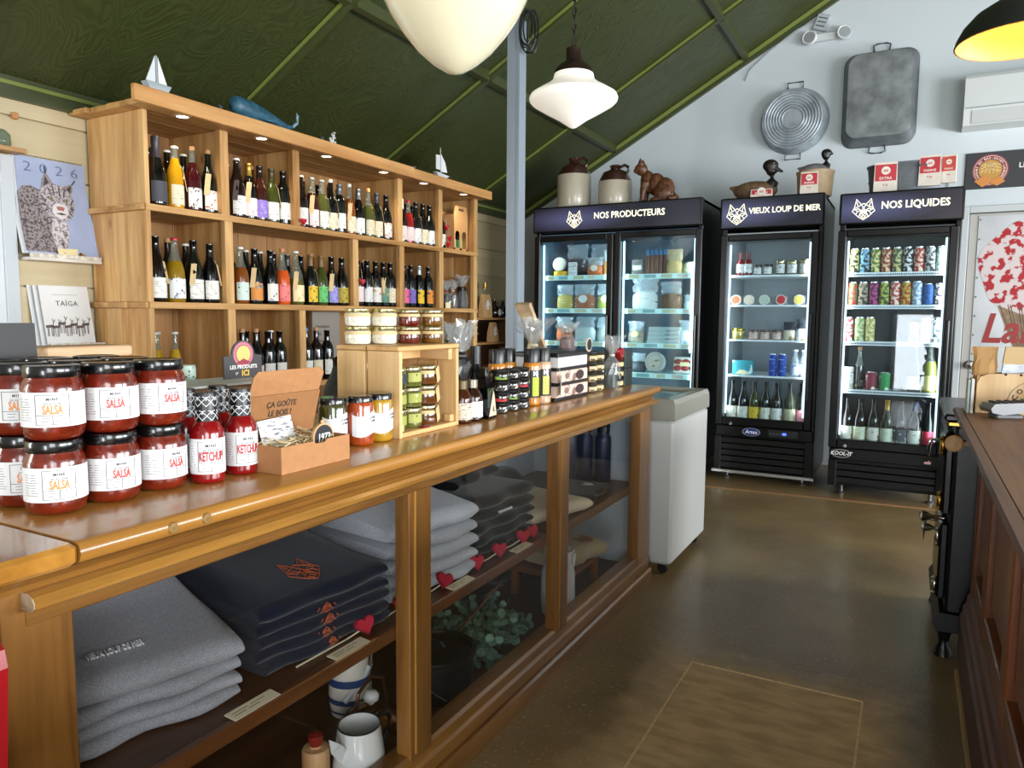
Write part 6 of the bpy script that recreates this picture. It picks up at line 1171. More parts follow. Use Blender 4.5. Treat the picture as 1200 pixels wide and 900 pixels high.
# ================================================================ on top of the coolers
def jug(label, loc, r, h, hz):
    t_ = thing('stoneware_jug', label, 'jug', loc, 0, 'stoneware jugs')
    MB().lathe([(r*.96, 0), (r, .01), (r, h*hz), (r*.98, h*hz+.004)], 28).build('crock', M('#b9b09c', .3, coat=.3, vary=.05, bscale=6), t_, 45)
    g = M('#3a1f16', .18, coat=.6)
    MB().lathe([(r*.985, h*hz), (r*.96, h*hz+.015), (r*.72, h*.83), (r*.36, h*.89), (r*.28, h*.93), (r*.34, h*.96), (r*.36, h*.985), (r*.28, h), (.0005, h)], 28).build('glazed_top', g, t_, 45)
    MB().tube([(r*.3, 0, h*.95), (r*.55, 0, h*.99), (r*.78, 0, h*.94), (r*.8, 0, h*.86), (r*.68, 0, h*.8)], .012, 8).build('handle', g, t_, True)
jug('tall stoneware jug with brown neck, left on first cooler', (-2.49, 5.62, 2.055), .138, .43, .66); jug('short stoneware jug with brown neck, right on first cooler', (-2.125, 5.60, 2.055), .134, .335, .6)
# wooden wildcat: one skinned body
cw = M('#5a3822', .4, vary=.6, bscale=38, bump=.35)
ca = thing('cat_figure', 'carved brown cat figure sitting on first cooler', 'figurine', (-1.76, 5.50, 2.054), 0)
m_ = MB(); m_.ball((.065, 0, .10), .085, .07, .095); m_.ball((.0, 0, .145), .075, .06, .085); m_.ball((-.065, 0, .17), .058, .055, .085); m_.ball((-.115, -.012, .265), .052, .048, .048); m_.ball((-.145, -.03, .252), .026, .024, .02)
for s_ in (-1, 1):
    m_.tube([(-.07, s_*.03, .16), (-.088, s_*.034, .09), (-.092, s_*.035, .03), (-.108, s_*.036, .016)], [.04, .028, .022, .022], 10); m_.ball((.07, s_*.055, .07), .07, .03, .065); m_.ball((.015, s_*.06, .022), .045, .025, .02)
    m_.lathe([(.022, 0), (.014, .026), (.002, .052)], 10, (-.112, s_*.03-.012, .295))
m_.tube([(.13, 0, .06), (.165, -.01, .035), (.16, -.05, .026), (.12, -.075, .024)], [.024, .022, .02, .016], 10)
fuse(m_, 'body', cw, ca, .006, 3)
for s_ in (-1, 1): MB().ball((-.148+.008*s_, -.034+.018*s_, .275), .006).build('eye', M('#c9a040', .2), ca, True)
MB().rbox(-.16, -.08, -.0, .15, .08, .012, .004).build('base', M('#3a2114', .5), ca)
# duck decoys, crock and feed bags
def duck(label, loc, rz, body, head, k=1.0, bow=0):
    t_ = thing('duck_decoy', label, 'decoy', loc, rz, 'duck decoys'); b_ = MB()
    b_.ball((0, 0, .066*k), .14*k, .072*k, .064*k, 18, 10); b_.tube([(-.10*k, 0, .08*k), (-.165*k, 0, .095*k)], [.03*k, .008*k], 10); fuse(b_, 'body', body, t_, .007, 4)
    h_ = MB(); h_.tube([(.08*k, 0, .07*k), (.105*k, 0, .12*k), (.10*k, 0, .175*k), (.085*k, 0, .215*k)], [.05*k, .038*k, .034*k, .036*k], 12); h_.ball((.098*k-.01*bow*k, 0, .222*k), .05*k, .04*k, .04*k)
    h_.tube([(.12*k, 0, .222*k-.02*bow*k), (.165*k, 0, .208*k-.03*bow*k)], [.016*k, .008*k], 8); fuse(h_, 'neck_and_head', head, t_, .006, 4)
    MB().ball((.11*k, -.03*k, .232*k), .005*k).build('eye', M('#b8a878', .2), t_, True); return t_
duck('brown goose decoy with dark neck on middle cooler', (-1.045, 5.60, 2.0375), .1, M('#6a5238', .6, vary=.35, bscale=30), M('#1c1612', .4), 1.12, 1)
def bag(label, loc, w, h, rz, red, grp='red and white flour bags', base='#d9d0c4', txt='FARINE'):
    t_ = thing('paper_bag', label, 'bag', loc, rz, grp); MB().prism([(-w/2, .003), (w/2, 0), (w*.47, h), (-w*.47, h)], 'y', -.012, .012).build('bag', M(base, .7, vary=.06, bscale=30, bump=.1), t_)
    MB().prism([(-w*.44, h*.42), (w*.44, h*.42), (w*.44, h*.93), (-w*.44, h*.93)], 'y', -.0135, -.0118).build('red_panel', M(red, .6), t_)
    MB().prism([(w*.19*cos(2*pi*i/18), h*.74+w*.19*sin(2*pi*i/18)) for i in range(18)], 'y', -.0148, -.0133).build('white_roundel', M('#e2dad0', .6), t_)
    text('mi', w*.2, M(red, .6), onY(0, -.0152, h*.74), bold=.02, parent=t_); text(txt, w*.17, M('#ead8d0', .6), onY(0, -.0140, h*.5), bold=.02, parent=t_); text('8 kg', w*.13, M(red, .6), onY(0, -.0125, h*.3), parent=t_); return t_
bag('red and white paper bag lying by the goose decoy', (-.975, 5.46, 2.0375), .15, .06, .05, '#b02832')
ck = thing('stone_crock', 'beige stone crock on middle cooler', 'crock', (-.64, 5.58, 2.0375)); MB().lathe([(.105, 0), (.112, .008), (.122, .155), (.126, .16), (.126, .172), (.118, .172), (.112, .15), (.1, .02), (.0005, .02)], 26).build('crock', M('#a38c6c', .5, vary=.1, bscale=20), ck, 45)
bag('red and white paper sheet hanging on the beige crock', (-.66, 5.44, 2.0385), .115, .15, 0, '#b8303a')
duck('black-headed duck decoy sitting in the beige crock', (-.645, 5.58, 2.175), .15, M('#6c6a68', .6, vary=.3, bscale=30), M('#0f0f11', .35), .72)
tb_ = thing('galvanised_tub', 'grey galvanised oval tub on drinks cooler', 'tub', (-.065, 5.58, 1.998)); zn = M('#63686c', .5, .35, vary=.2, bscale=12)
MB().lathe([(.9, 0), (.92, .01), (1.0, .195), (1.03, .2), (1.03, .212), (.99, .212), (.9, .02), (.001, .02)], 34, sx=.245, sy=.135).build('tub', zn, tb_, 45)
MB().lathe([(.965, .10), (.98, .105), (.97, .11)], 34, sx=.246, sy=.137, cap=False).build('rib', zn, tb_, True); MB().tube([(.06, -.135, .17), (.065, -.16, .175), (.10, -.16, .175), (.105, -.135, .17)], .005, 6).build('handle', zn, tb_, True)
bag('red-topped flour bag hung on left of galvanised tub', (-.195, 5.43, 2.002), .14, .205, .04, '#b8303a', txt='EXTRA')
bag('red-topped flour bag hung on right of galvanised tub', (.055, 5.44, 2.04), .125, .19, -.05, '#b8303a'); bag('narrow red paper bag at right end of galvanised tub', (.16, 5.47, 2.055), .085, .175, -.15, '#c0483e')
# ================================================================ on the gable wall
galv = M('#98a1a8', .5, .35, vary=.35, bscale=9); gald = M('#565b60', .45, .7, vary=.3, bscale=10)
pn = thing('round_wash_pan', 'round galvanised pan with ribbed base hung on gable wall', 'pan', (-.91, YB, 2.77)); 
prof = [(.255, 0), (.262, -.004), (.258, -.012), (.235, -.10), (.23, -.108)]
o = MB().lathe([(r, -z) for r, z in [(p[0], p[1]) for p in prof]], 40, cap=False).build('wall', galv, pn, 50); o.rotation_euler = (pi/2, 0, 0)
rb = [(.232, .106)]+[q for k in range(7) for q in ((.222-.022*k, .106), (.214-.022*k, .112), (.206-.022*k, .106))]+[(.07, .106), (.0005, .106)]
o = MB().lathe(rb, 40, cap=False).build('ribbed_base', galv, pn, 30); o.rotation_euler = (pi/2, 0, 0)
for s_ in (1, -1): MB().tube([(-.055, -.015, s_*.255), (-.06, -.02, s_*.30), (.06, -.02, s_*.30), (.055, -.015, s_*.255)], .006, 6).build('handle', gald, pn, True)
tu = thing('rectangular_wash_tub', 'rectangular galvanised wash tub hung on gable wall', 'tub', (-.30, YB, 2.865))
def rrect(w, h, r, y, n=6):
    pts = []
    for cx_, cz_, a0 in ((w-r, h-r, 0), (-w+r, h-r, pi/2), (-w+r, -h+r, pi), (w-r, -h+r, 1.5*pi)):
        for i in range(n+1): a = a0+pi/2*i/n; pts.append((cx_+r*cos(a), y, cz_+r*sin(a)))
    return pts
MB().loft([rrect(.248, .345, .09, -.001), rrect(.258, .355, .09, -.006), rrect(.25, .347, .09, -.014), rrect(.222, .312, .08, -.145), rrect(.215, .305, .08, -.152)], cap=False).build('wall', M('#6c7174', .5, .4, vary=.25, bscale=9), tu, 40)
MB().loft([rrect(.216, .306, .08, -.1515), rrect(.15, .24, .07, -.155), rrect(.001, .001, .0005, -.156)], cap=False).build('base', M('#7c8182', .5, .35, vary=.35, bscale=9, bump=.2), tu, 40)
for s_ in (1, -1): MB().tube([(-.05, -.012, s_*.345), (-.058, -.02, s_*.395), (-.03, -.022, s_*.405), (.03, -.022, s_*.405), (.058, -.02, s_*.395), (.05, -.012, s_*.345)], .006, 6).build('handle', gald, tu, True)
el = thing('emergency_light', 'white twin-head emergency light on gable wall', 'light', (-.69, YB, 3.385))
MB().rbox(-.10, -.055, -.03, .10, 0, .03, .012).build('housing', M('#c9cccd', .4), el)
for s_ in (-1, 1):
    o = MB().lathe([(.03, 0), (.05, .01), (.056, .04), (.05, .05), (.045, .046), (.0005, .046)], 22).build('lamp_head', M('#d3d6d7', .35), el, 45); o.location = (s_*.118, -.03, 0); o.rotation_euler = (pi/2, 0, s_*.2)
    g_ = MB().lathe([(.0005, .048), (.04, .048)], 22, cap=False); g_.build('lens', M('#aeb4b8', .2, .4), o)
jb = thing('junction_box', 'small square electrical box with cable on gable wall', 'electrical box', (-.735, YB, 3.50)); MB().rbox(-.05, -.035, -.06, .05, 0, .06, .006).build('box', M('#aab0b4', .4), jb).rotation_euler = (0, .35, 0)
for k in range(3): MB().ribbon([[(-.03, -.03+.03*k), (.03, -.03+.03*k)]], .008, .002, onY(0, -.0355, 0)).build('slot', M('#4a4e52', .4), jb).rotation_euler = (0, .35, 0)
MB().tube([(-.06, -.012, .03), (-.2, -.012, -.03), (-.4, -.012, -.16), (-.54, -.012, -.28), (-.57, -.012, -.36)], .006, 6).build('cable', M('#9aa0a4', .5), jb, True)
MB().tube([(.03, -.01, -.05), (.06, -.01, -.1), (.06, -.01, -.14)], .004, 5).build('lead', M('#c9ccce', .5), jb, True)
ac = thing('air_conditioner', 'white wall-mounted air conditioner unit', 'air conditioner', (.72, YB, 2.73)); acm = M('#c6caca', .35)
MB().prism([(0, -.175), (-.17, -.165), (-.205, -.06), (-.205, .15), (-.19, .175), (0, .18)], 'x', -.47, .47).build('body', acm, ac)
MB().prism([(-.172, -.16), (-.180, -.15), (-.207, -.072), (-.2, -.07)], 'x', -.42, .42).build('louvre', M('#b4b8b8', .35), ac); MB().box(-.46, -.2075, -.055, .46, -.2045, -.048).build('seam', M('#8a9092', .4), ac)
sg = thing('brand_sign', 'dark wall sign with round maroon and gold emblem', 'sign', (.85, YB, 2.27)); SX0 = -.56
MB().rbox(SX0, -.012, -.13, .56, 0, .13, .003).build('board', M('#2a2b2e', .5), sg)
for rr, d_, c_ in ((.112, .0135, '#8a2f44'), (.103, .0145, '#d8c8b0'), (.099, .0150, '#7c2438'), (.072, .0160, '#b98a3e')): MB().prism([(SX0+.155+rr*cos(2*pi*i/32), rr*sin(2*pi*i/32)) for i in range(32)], 'y', -d_, -.011).build('emblem_ring', M(c_, .5), sg)
def arc(s_, R, size, mat, cx, cz, y, parent, a0, a1):
    n = len(s_)
    for i, chh in enumerate(s_):
        if chh == ' ': continue
        a = a0+(a1-a0)*(i/(n-1)); f_ = lambda u, v, d_, a=a: (cx+(R+v)*cos(a)+u*sin(a), y-d_, cz+(R+v)*sin(a)-u*cos(a)); text(chh, size, mat, f_, bold=.025, parent=parent, name='letter')
arc('SAVEURS DU BAS-SAINT-LAURENT', .085, .021, M('#ead8c4', .5), SX0+.155, 0, -.0155, sg, radians(222), radians(-42))
MB().prism([(SX0+.06, -.075), (SX0+.12, -.035), (SX0+.165, -.075), (SX0+.21, -.045), (SX0+.25, -.085), (SX0+.2, -.115), (SX0+.16, -.09), (SX0+.11, -.118)], 'y', -.018, -.012).build('emblem_swirl', M('#c9813a', .5), sg)
fl_ = MB()
for k in range(5): fl_.ribbon([[(SX0+.10+.024*k, -.02), (SX0+.11+.022*k, .02), (SX0+.14+.007*k, .05)]], .004, .001, onY(0, -.0165, 0))
for k in range(3): fl_.ribbon([[(SX0+.095, -.01+.022*k), (SX0+.155, .008+.022*k), (SX0+.215, -.01+.022*k)]], .004, .001, onY(0, -.0165, 0))
fl_.build('emblem_field', M('#e3cf94', .5), sg); text("LES PRODUITS D'ICI", .05, M('#e6e6e4', .5), onY(SX0+.325, -.013, .02), bold=.02, align='LEFT', parent=sg)
ps = thing('ice_cream_poster', 'metal poster on door with red-swirled ice cream cone', 'poster', (.78, YB+.005, 1.37))
MB().rbox(-.385, -.006, -.62, .40, 0, .58, .002).build('sheet', M('#a7a9ab', .35, .3, vary=.12, bscale=4), ps)
for k in range(9): MB().lathe([(.001, .003), (.006, .002), (.007, 0)], 10, cap=False).build('nail', M('#6a6c6e', .3, .8), ps).matrix_local = Matrix.Translation((-.372, -.006, .55-.14*k)) @ Matrix.Rotation(pi/2, 4, 'X')
ball_ = [(-.03+.335*cos(a)*(1+.05*sin(5*a)), .20+.34*sin(a)*(1+.04*sin(7*a))) for a in [2*pi*i/48 for i in range(48)]]
MB().prism(ball_, 'y', -.0085, -.0055).build('ice_cream', PRINT('#c9bcbc', '#a3121e', 'half', .42), ps)
MB().prism([(-.24, -.06), (.24, -.06), (.06, -.60), (-.04, -.60)], 'y', -.0078, -.0055).build('cone', M('#8a7058', .6, vary=.3, bscale=25), ps)
wf_ = MB()
for k in range(7): wf_.ribbon([[(-.22+.065*k, -.07), (-.06+.02*k, -.5)], [(.22-.065*k, -.07), (.06-.02*k, -.5)]], .006, .001, onY(0, -.0079, 0))
wf_.build('waffle_lines', M('#5a4634', .6), ps); text('Lar', .30, M('#8f1e1e', .5), onY(-.33, -.0092, -.25), bold=.02, align='LEFT', parent=ps, shear=.25, sx=.85)
# ================================================================ left wall
cl = thing('wall_calendar', 'spiral wall calendar for 2026 with lynx photograph', 'calendar', (XW, 1.955, 1.45)); 
cy0, cy1 = -.165, .135
def page(off, dy): return [[(off+.055*(1-q)**2.2+.004, cy0+dy+.03*(1-q)*.3, .422*q), (off+.055*(1-q)**2.2+.004, cy1+dy+.05*(1-q)**2, .422*q)] for q in [i/8 for i in range(9)]]
for k in range(3):
    P_ = page(.003*k, -.012*(2-k)); vs_ = [p for l in P_ for p in l]; MB().add(vs_+[(x-.001, y, z) for x, y, z in vs_], [(2*i, 2*i+1, 2*i+3, 2*i+2) for i in range(8)]+[(18+2*i+2, 18+2*i+3, 18+2*i+1, 18+2*i) for i in range(8)]).build('page', M('#a3afcf', .4, vary=.14, bscale=4) if k == 2 else M('#d3d4d8', .6), cl)
def onpage(u, v, d_): q = v/.422; return (.006+.055*(1-max(0, min(1, q)))**2.2+.0045+d_, u, v)
lx = [(-.163, .012), (-.166, .14), (-.165, .268), (-.145, .292), (-.11, .30), (-.07, .285), (-.02, .22), (.03, .17), (.036, .12), (.026, .06), (.004, .012)]
def blob(poly, mat, name, par, d_=.001):
    # fan of small strips so the shape follows the curved page
    cx_ = sum(p[0] for p in poly)/len(poly); cz_ = sum(p[1] for p in poly)/len(poly); vs_ = [onpage(cx_, cz_, d_)]; fs = []; n = len(poly)
    for m_ in (.34, .67, 1): vs_ += [onpage(cx_+(u-cx_)*m_, cz_+(v-cz_)*m_, d_) for u, v in poly]
    for i in range(n): j = (i+1) % n; fs.append((0, 1+i, 1+j)); fs += [(1+i+n*r_, 1+i+n*(r_+1), 1+j+n*(r_+1), 1+j+n*r_) for r_ in (0, 1)]
    return MB().add(vs_, fs).build(name, mat, par)
fur = PRINT('#8f8486', '#4e4446', 'half', 2.2); blob(lx, fur, 'lynx_body', cl)
blob([(-.03, .17), (.01, .165), (.034, .15), (.036, .10), (.02, .05), (0, .02), (-.03, .03), (-.045, .09)], PRINT('#c9c3c6', '#8a7f82', 'half', 2.4), 'lynx_chest', cl, .0014)
for p_ in ([(-.066, .292), (-.058, .335), (-.042, .368), (-.026, .345), (-.012, .318)], [(.028, .312), (.052, .322), (.074, .332), (.073, .30), (.062, .272)]): blob(p_, M('#877c7e', .6, vary=.3, bscale=120), 'lynx_ear', cl, .0016)
for p_ in ([(-.054, .305), (-.045, .352), (-.03, .322)], [(.046, .306), (.068, .324), (.062, .286)]): blob(p_, M('#3a3436', .6), 'ear_inner', cl, .002)
for u0, v0, u1, v1 in ((-.042, .362, -.046, .39), (.073, .328, .086, .346)): MB().ribbon([[(u0, v0), (u1, v1)]], .005, .0004, lambda u, v, d_: onpage(u, v, .002+d_)).build('ear_tuft', M('#2c2628', .6), cl)
blob([(-.068, .296), (-.078, .25), (-.066, .20), (-.036, .166), (.01, .15), (.048, .165), (.068, .20), (.075, .25), (.064, .284), (.03, .314), (-.014, .322)], PRINT('#b4acb0', '#6f6468', 'half', 2.4), 'lynx_face', cl, .0022)
blob([(-.02, .225), (-.008, .235), (.03, .233), (.042, .222), (.046, .195), (.03, .172), (.008, .166), (-.016, .175), (-.028, .2)], M('#d3cdd0', .6, vary=.12, bscale=160), 'muzzle', cl, .0027)
blob([(-.003, .205), (.024, .203), (.029, .218), (.012, .223), (-.008, .219)], M('#a5665e', .6), 'lynx_nose', cl, .0032); blob([(-.014, .189), (.012, .195), (.036, .187), (.012, .184)], M('#4a3c3e', .6), 'lynx_mouth', cl, .0032)
for u, v in ((-.03, .254), (.036, .248)): blob([(u-.015, v), (u-.004, v+.009), (u+.012, v+.002), (u, v-.006)], M('#2a2426', .5), 'eye_rim', cl, .0032); blob([(u-.009, v+.001), (u-.002, v+.006), (u+.007, v+.001), (u-.001, v-.003)], M('#9a9468', .4), 'lynx_eye', cl, .0036)
for u0, v0, u1, v1 in ((-.028, .272, -.036, .30), (-.012, .272, -.016, .308), (.012, .268, .012, .308), (.03, .266, .036, .30), (-.052, .24, -.07, .262), (-.05, .222, -.072, .225), (-.044, .204, -.062, .195), (.058, .236, .07, .258), (.056, .218, .07, .215), (.05, .2, .06, .185)):
    MB().ribbon([[(u0, v0), ((u0+u1)/2, (v0+v1)/2), (u1, v1)]], .005, .0004, lambda u, v, d_: onpage(u, v, .0032+d_)).build('face_stripe', M('#463c40', .6), cl)
for k, dg_ in enumerate('2026'): text(dg_, .06, M('#7d87ad', .5), lambda u, v, d_, k=k: onpage(-.015+.068*(k-1.5)+u*1.3, .378+v, .0012), bold=-.014, parent=cl, name='digit')
sp_ = MB()
for k in range(26): sp_.tube([(.004+.006*cos(a), cy0+.008+k*.0112, .424+.006*sin(a)) for a in [2*pi*i/6 for i in range(7)]], .0012, 4)
sp_.build('spiral_binding', M('#2c2c30', .4, .6), cl)
bir = WOOD('#c9c0b4', '#e0dad0', 'y', 30, .6, vary=.05)
def ledge(label, z, y0, y1):
    t_ = thing('picture_ledge', label, 'shelf', (XW, (y0+y1)/2, z)); h_ = (y1-y0)/2
    MB().rbox(0, -h_, -.028, .095, h_, -.014, .002).build('board', bir, t_); MB().rbox(.083, -h_, -.014, .095, h_, .004, .002).build('lip', M('#cfc6ba', .6, vary=.35, bscale=45), t_)
ledge('pale birch ledge under the lynx calendar', 1.45, 1.79, 2.105); ledge('pale birch ledge under the reindeer prints', 1.055, 1.86, 2.105)
pc = thing('price_card', 'small cream price card leaning on lynx calendar', 'card', (XW+.086, 1.96, 1.4365)); MB().add([(0, -.045, 0), (0, .04, 0), (-.012, .045, .048), (-.012, -.045, .042), (-.001, -.045, 0), (-.001, .04, 0), (-.013, .045, .048), (-.013, -.045, .042)], [(0, 1, 2, 3), (7, 6, 5, 4), (0, 4, 5, 1), (1, 5, 6, 2), (2, 6, 7, 3), (3, 7, 4, 0)]).build('card', PR('#e2d3a4', '#b8a468', 'rows', .4), pc)
gbow = thing('gold_bow', 'small gold ribbon bow on the calendar ledge', 'bow', (XW+.075, 2.025, 1.437))
bw = MB(); rnd = random.Random(5)
for k in range(9): a = rnd.uniform(0, 6.28); b_ = rnd.uniform(.2, 1.2); bw.tube([(0, 0, .016), (.01*cos(a)*cos(b_), .018*sin(a)*cos(b_), .016+.014*sin(b_)), (.012*cos(a+.5), .02*sin(a+.5)*.8, .014), (0, 0, .012)], .003, 4)
bw.build('loops', M('#b8923a', .25, .9), gbow, True)
for k in range(3):
    tp = thing('taiga_print', ('white print sheet behind, leftmost on lower ledge', 'white print sheet in the middle on lower ledge', 'white print with title and reindeer on lower ledge')[k], 'print', (XW+.030+.016*k, 1.965+.016*(k-2), 1.0415), 0)
    vs_ = [(.0, -.105, 0), (.0, .115, 0), (-.028, .098, .275), (-.028, -.12, .275)]; MB().add(vs_+[(x-.001, y, z) for x, y, z in vs_], [(0, 1, 2, 3), (7, 6, 5, 4), (0, 4, 5, 1), (1, 5, 6, 2), (2, 6, 7, 3), (3, 7, 4, 0)]).build('sheet', M('#dcdcdc', .6), tp)
onT = lambda u, v, d_: (-.028*(v/.275)+.0006+d_, u-.003, v)
text('TAÏGA', .032, M('#3c3c40', .6), lambda u, v, d_: onT(u*1.0, v+.195, d_), parent=tp, space=1.1); MB().ribbon([[(-.06, .235), (.05, .235)]], .002, .0003, onT).build('small_print', M('#9a9a9a', .6), tp)
rd_ = MB(); rnd = random.Random(3)
for k in range(7):
    u = -.085+.027*k; z_ = .095+rnd.uniform(-.006, .01); rd_.ribbon([[(u-.012, z_), (u+.012, z_+.002)]], .012, .0003, onT)
    for q in (-.010, -.005, .006, .011): rd_.ribbon([[(u+q, z_), (u+q+rnd.uniform(-.003, .003), z_-.042)]], .0026, .0003, onT)
    rd_.ribbon([[(u+.012, z_+.004), (u+.018, z_+.018)], [(u+.018, z_+.018), (u+.013, z_+.034)], [(u+.018, z_+.018), (u+.025, z_+.03)]], .003, .0003, onT)
rd_.build('reindeer_print', M('#5a4c46', .6), tp)
wp = thing('white_notice_board', 'white framed board at left edge of beige wall', 'board', (XW, 1.45, 0)); MB().rbox(0, -.32, .86, .02, .325, 1.86, .003).build('board', M('#cfd4d8', .5), wp); MB().rbox(.0205, .27, .86, .03, .325, 1.859, .003).build('frame', M('#bfc4c8', .5), wp); MB().rbox(.0205, -.32, 1.78, .032, .268, 1.86, .003).build('frame', WOOD('#a9a29a', '#c6c0b8', 'y', 10, .6), wp)
ss = thing('wall_bracket_shelf', 'small pine shelf high on beige wall', 'shelf', (XW, 1.60, 1.885)); MB().rbox(0, -.16, -.018, .09, .2, 0, .002).build('board', pineY, ss)
gj = thing('glass_trinket', 'small glass trinket on the high pine shelf', 'ornament', (XW+.05, 1.72, 1.8855)); MB().lathe([(.03, 0), (.036, .01), (.034, .05), (.02, .065), (.012, .07)], 18).build('jar', GLASS('#a8b8a0', 1.5, .3), gj, True); MB().lathe([(.02, .002), (.022, .03), (.001, .032)], 12).build('filling', M('#8a6a3a', .6), gj)
pg = thing('wall_peg', 'tiny orange wooden peg on beige wall', 'peg', (XW, 1.80, 2.03)); MB().rbox(0, -.012, -.012, .02, .012, .016, .003).build('peg', M('#b8824a', .6), pg)
# ================================================================ on top of the pine unit
def boat1(label, loc):
    t_ = thing('toy_sailboat', label, 'ornament', loc, 0, 'toy sailboats'); g = WOOD('#8a949a', '#aab2b6', 'y', 20, .6)
    MB().loft([[(-.015, -.04, .0), (.015, -.04, 0), (.015, .04, 0), (-.015, .04, 0)], [(-.02, -.062, .035), (.02, -.062, .035), (.02, .058, .035), (-.02, .058, .035)]]).build('hull', g, t_)
    MB().rbox(-.003, -.004, .035, .003, .004, .155, .001).build('mast', M('#9aa2a8', .5), t_); MB().prism([(-.052, .042), (-.007, .042), (-.007, .152)], 'x', -.002, .002).build('sail', M('#d3d6d8', .6), t_); MB().prism([(.007, .042), (.048, .042), (.007, .15)], 'x', -.002, .002).build('sail', M('#e3e5e6', .6), t_)
boat1('grey-hulled toy sailboat at left end of pine unit top', (-2.915, 2.125, 2.1125+.034))
t_ = thing('toy_sailboat', 'white toy sailboat at right end of pine unit top', 'ornament', (-2.90, 4.28, 2.1125+.028), 0, 'toy sailboats')
MB().loft([[(-.01, -.04, 0), (.01, -.04, 0), (.01, .05, 0), (-.01, .05, 0)], [(-.014, -.075, .03), (.014, -.075, .03), (.014, .085, .022), (-.014, .085, .022)]]).build('hull', M('#cdd0d2', .5), t_)
MB().tube([(0, -.005, .02), (0, -.005, .2)], .004, 6).build('mast', M('#b9b4a8', .5), t_, True); MB().prism([(-.06, .05), (-.01, .05), (-.01, .15), (-.06, .145)], 'x', -.002, .002).build('sail', M('#e0e2e4', .6), t_); MB().prism([(.0, .04), (.075, .045), (.05, .11), (.0, .16)], 'x', -.002, .002).build('sail', M('#e6e8ea', .6), t_)
wh = thing('whale_figure', 'blue patinated whale figure lying on pine unit top', 'figurine', (-2.905, 2.72, 2.1125+.034), 0); wm = M('#2f5a6e', .4, vary=.45, bscale=30, bump=.2)
MB().loft([[(r_*.8*cos(a), y, zc_0+r_*sin(a)) for a in [2*pi*i/16 for i in range(16)]] for y, zc_0, r_ in ((-.205, .052, .006), (-.2, .052, .034), (-.17, .05, .046), (-.10, .046, .046), (-.03, .04, .04), (.05, .03, .03), (.11, .022, .02), (.16, .02, .012), (.185, .028, .007))]).build('body', wm, wh, 60)
MB().prism([(-.05, .006), (.02, .006), (.05, .0), (.01, .022)], 'x', .035, .048).build('fin', wm, wh); MB().tube([(0, .185, .028), (.01, .205, .05), (.018, .205, .085), (.02, .195, .10)], [.008, .01, .009, .002], 8).build('fluke', M('#6a8a98', .4), wh, True); MB().tube([(0, .185, .026), (-.012, .21, .04), (-.02, .215, .06)], [.008, .009, .002], 8).build('fluke', wm, wh, True)
an = thing('anchor_ornament', 'small white anchor ornament on pine unit top', 'ornament', (-2.90, 3.2, 2.1125+.034), .3)
MB().tube([(0, 0, .005), (0, .018, .055)], .008, 8).build('shank', M('#cfcfca', .5, vary=.2, bscale=50), an, True); MB().tube([(0, -.03, .03), (0, -.018, .012), (0, .005, .008), (0, .028, .006), (0, .038, .02)], .007, 8).build('flukes', M('#cfcfca', .5, vary=.2, bscale=50), an, True); MB().tube([(0, -.004, .052), (0, .036, .04)], .006, 6).build('stock', M('#cfcfca', .5), an, True); MB().lathe([(.008, -.004), (.013, 0), (.008, .004)], 14, (0, .022, .066), cap=False).build('ring', M('#cfcfca', .5), an)
for i, y in enumerate((2.42, 3.09, 3.94)):
    c_ = thing('metal_clip', 'tiny grey metal clip on fascia, %s from left' % ORD[i], 'clip', (-2.879, y, 2.146 if y < 3.9 else 2.140), 0, 'fascia clips'); MB().rbox(-.014, -.009, 0, .014, .009, .014, .003).build('clip', M('#6a6e74', .3, .8), c_); MB().tube([(.0, -.006, .014), (0, 0, .02), (0, .006, .014)], .002, 5).build('wire', M('#8a8e94', .3, .8), c_)
# ================================================================ hanging lamps
def pendant(label, loc, prof_, glass, cap, chain_top, zcap, sc=1):
    t_ = thing('pendant_lamp', label, 'lamp', loc); MB().lathe(prof_, 40).build('shade', glass, t_, 35)
    MB().lathe([(r*sc, z) for r, z in ((.068, zcap), (.066, zcap+.012), (.05, zcap+.03), (.034, zcap+.038), (.027, zcap+.05), (.027, zcap+.085), (.018, zcap+.09), (.0005, zcap+.091))], 26).build('fitter', cap, t_, 40)
    z_ = zcap+.09*sc; ch_ = MB(); k = 0
    while z_ < chain_top-.01:
        a = pi/2*(k % 2); ch_.tube([(.007*cos(a)*cos(q), .007*sin(a)*cos(q), z_+.014+.015*sin(q)) for q in [2*pi*i/10 for i in range(11)]], .0018, 4); z_ += .025; k += 1
    ch_.build('chain', M('#2c2622', .4, .8), t_); MB().tube([(.004, 0, zcap+.09), (-.006, .004, (zcap+chain_top)/2), (.004, 0, chain_top)], .0025, 5).build('cord', M('#1a1818', .5), t_, True)
    MB().lathe([(.0005, chain_top-.02), (.045, chain_top-.015), (.055, chain_top)], 20).build('ceiling_cup', cap, t_, True); return t_
bz = M('#3a2c24', .35, .7)
L2 = (-1.056, 2.365, 1.84)
pendant('lit white opal pendant lamp with pointed base and bronze cap', L2, [(.0005, 0), (.012, .004), (.05, .03), (.10, .058), (.14, .082), (.150, .092), (.152, .1), (.148, .11), (.12, .128), (.09, .145), (.072, .16), (.068, .175), (.066, .186)], M('#dedad2', .25, emit=.36, ecol='#fff6e6'), bz, zc(-1.056)-1.84, .18)
L1 = (-.85, 1.306, 1.692)
pendant('large cream pendant globe hanging nearest the camera', L1, [(.0005, 0), (.018, .004), (.045, .02), (.075, .045), (.105, .08), (.13, .115), (.148, .15), (.155, .18), (.152, .21), (.135, .24), (.1, .262), (.075, .275), (.072, .3)], M('#d8d0b2', .12, emit=.05, ecol='#fff2d6', coat=.5), bz, zc(-.85)-1.692, .296)
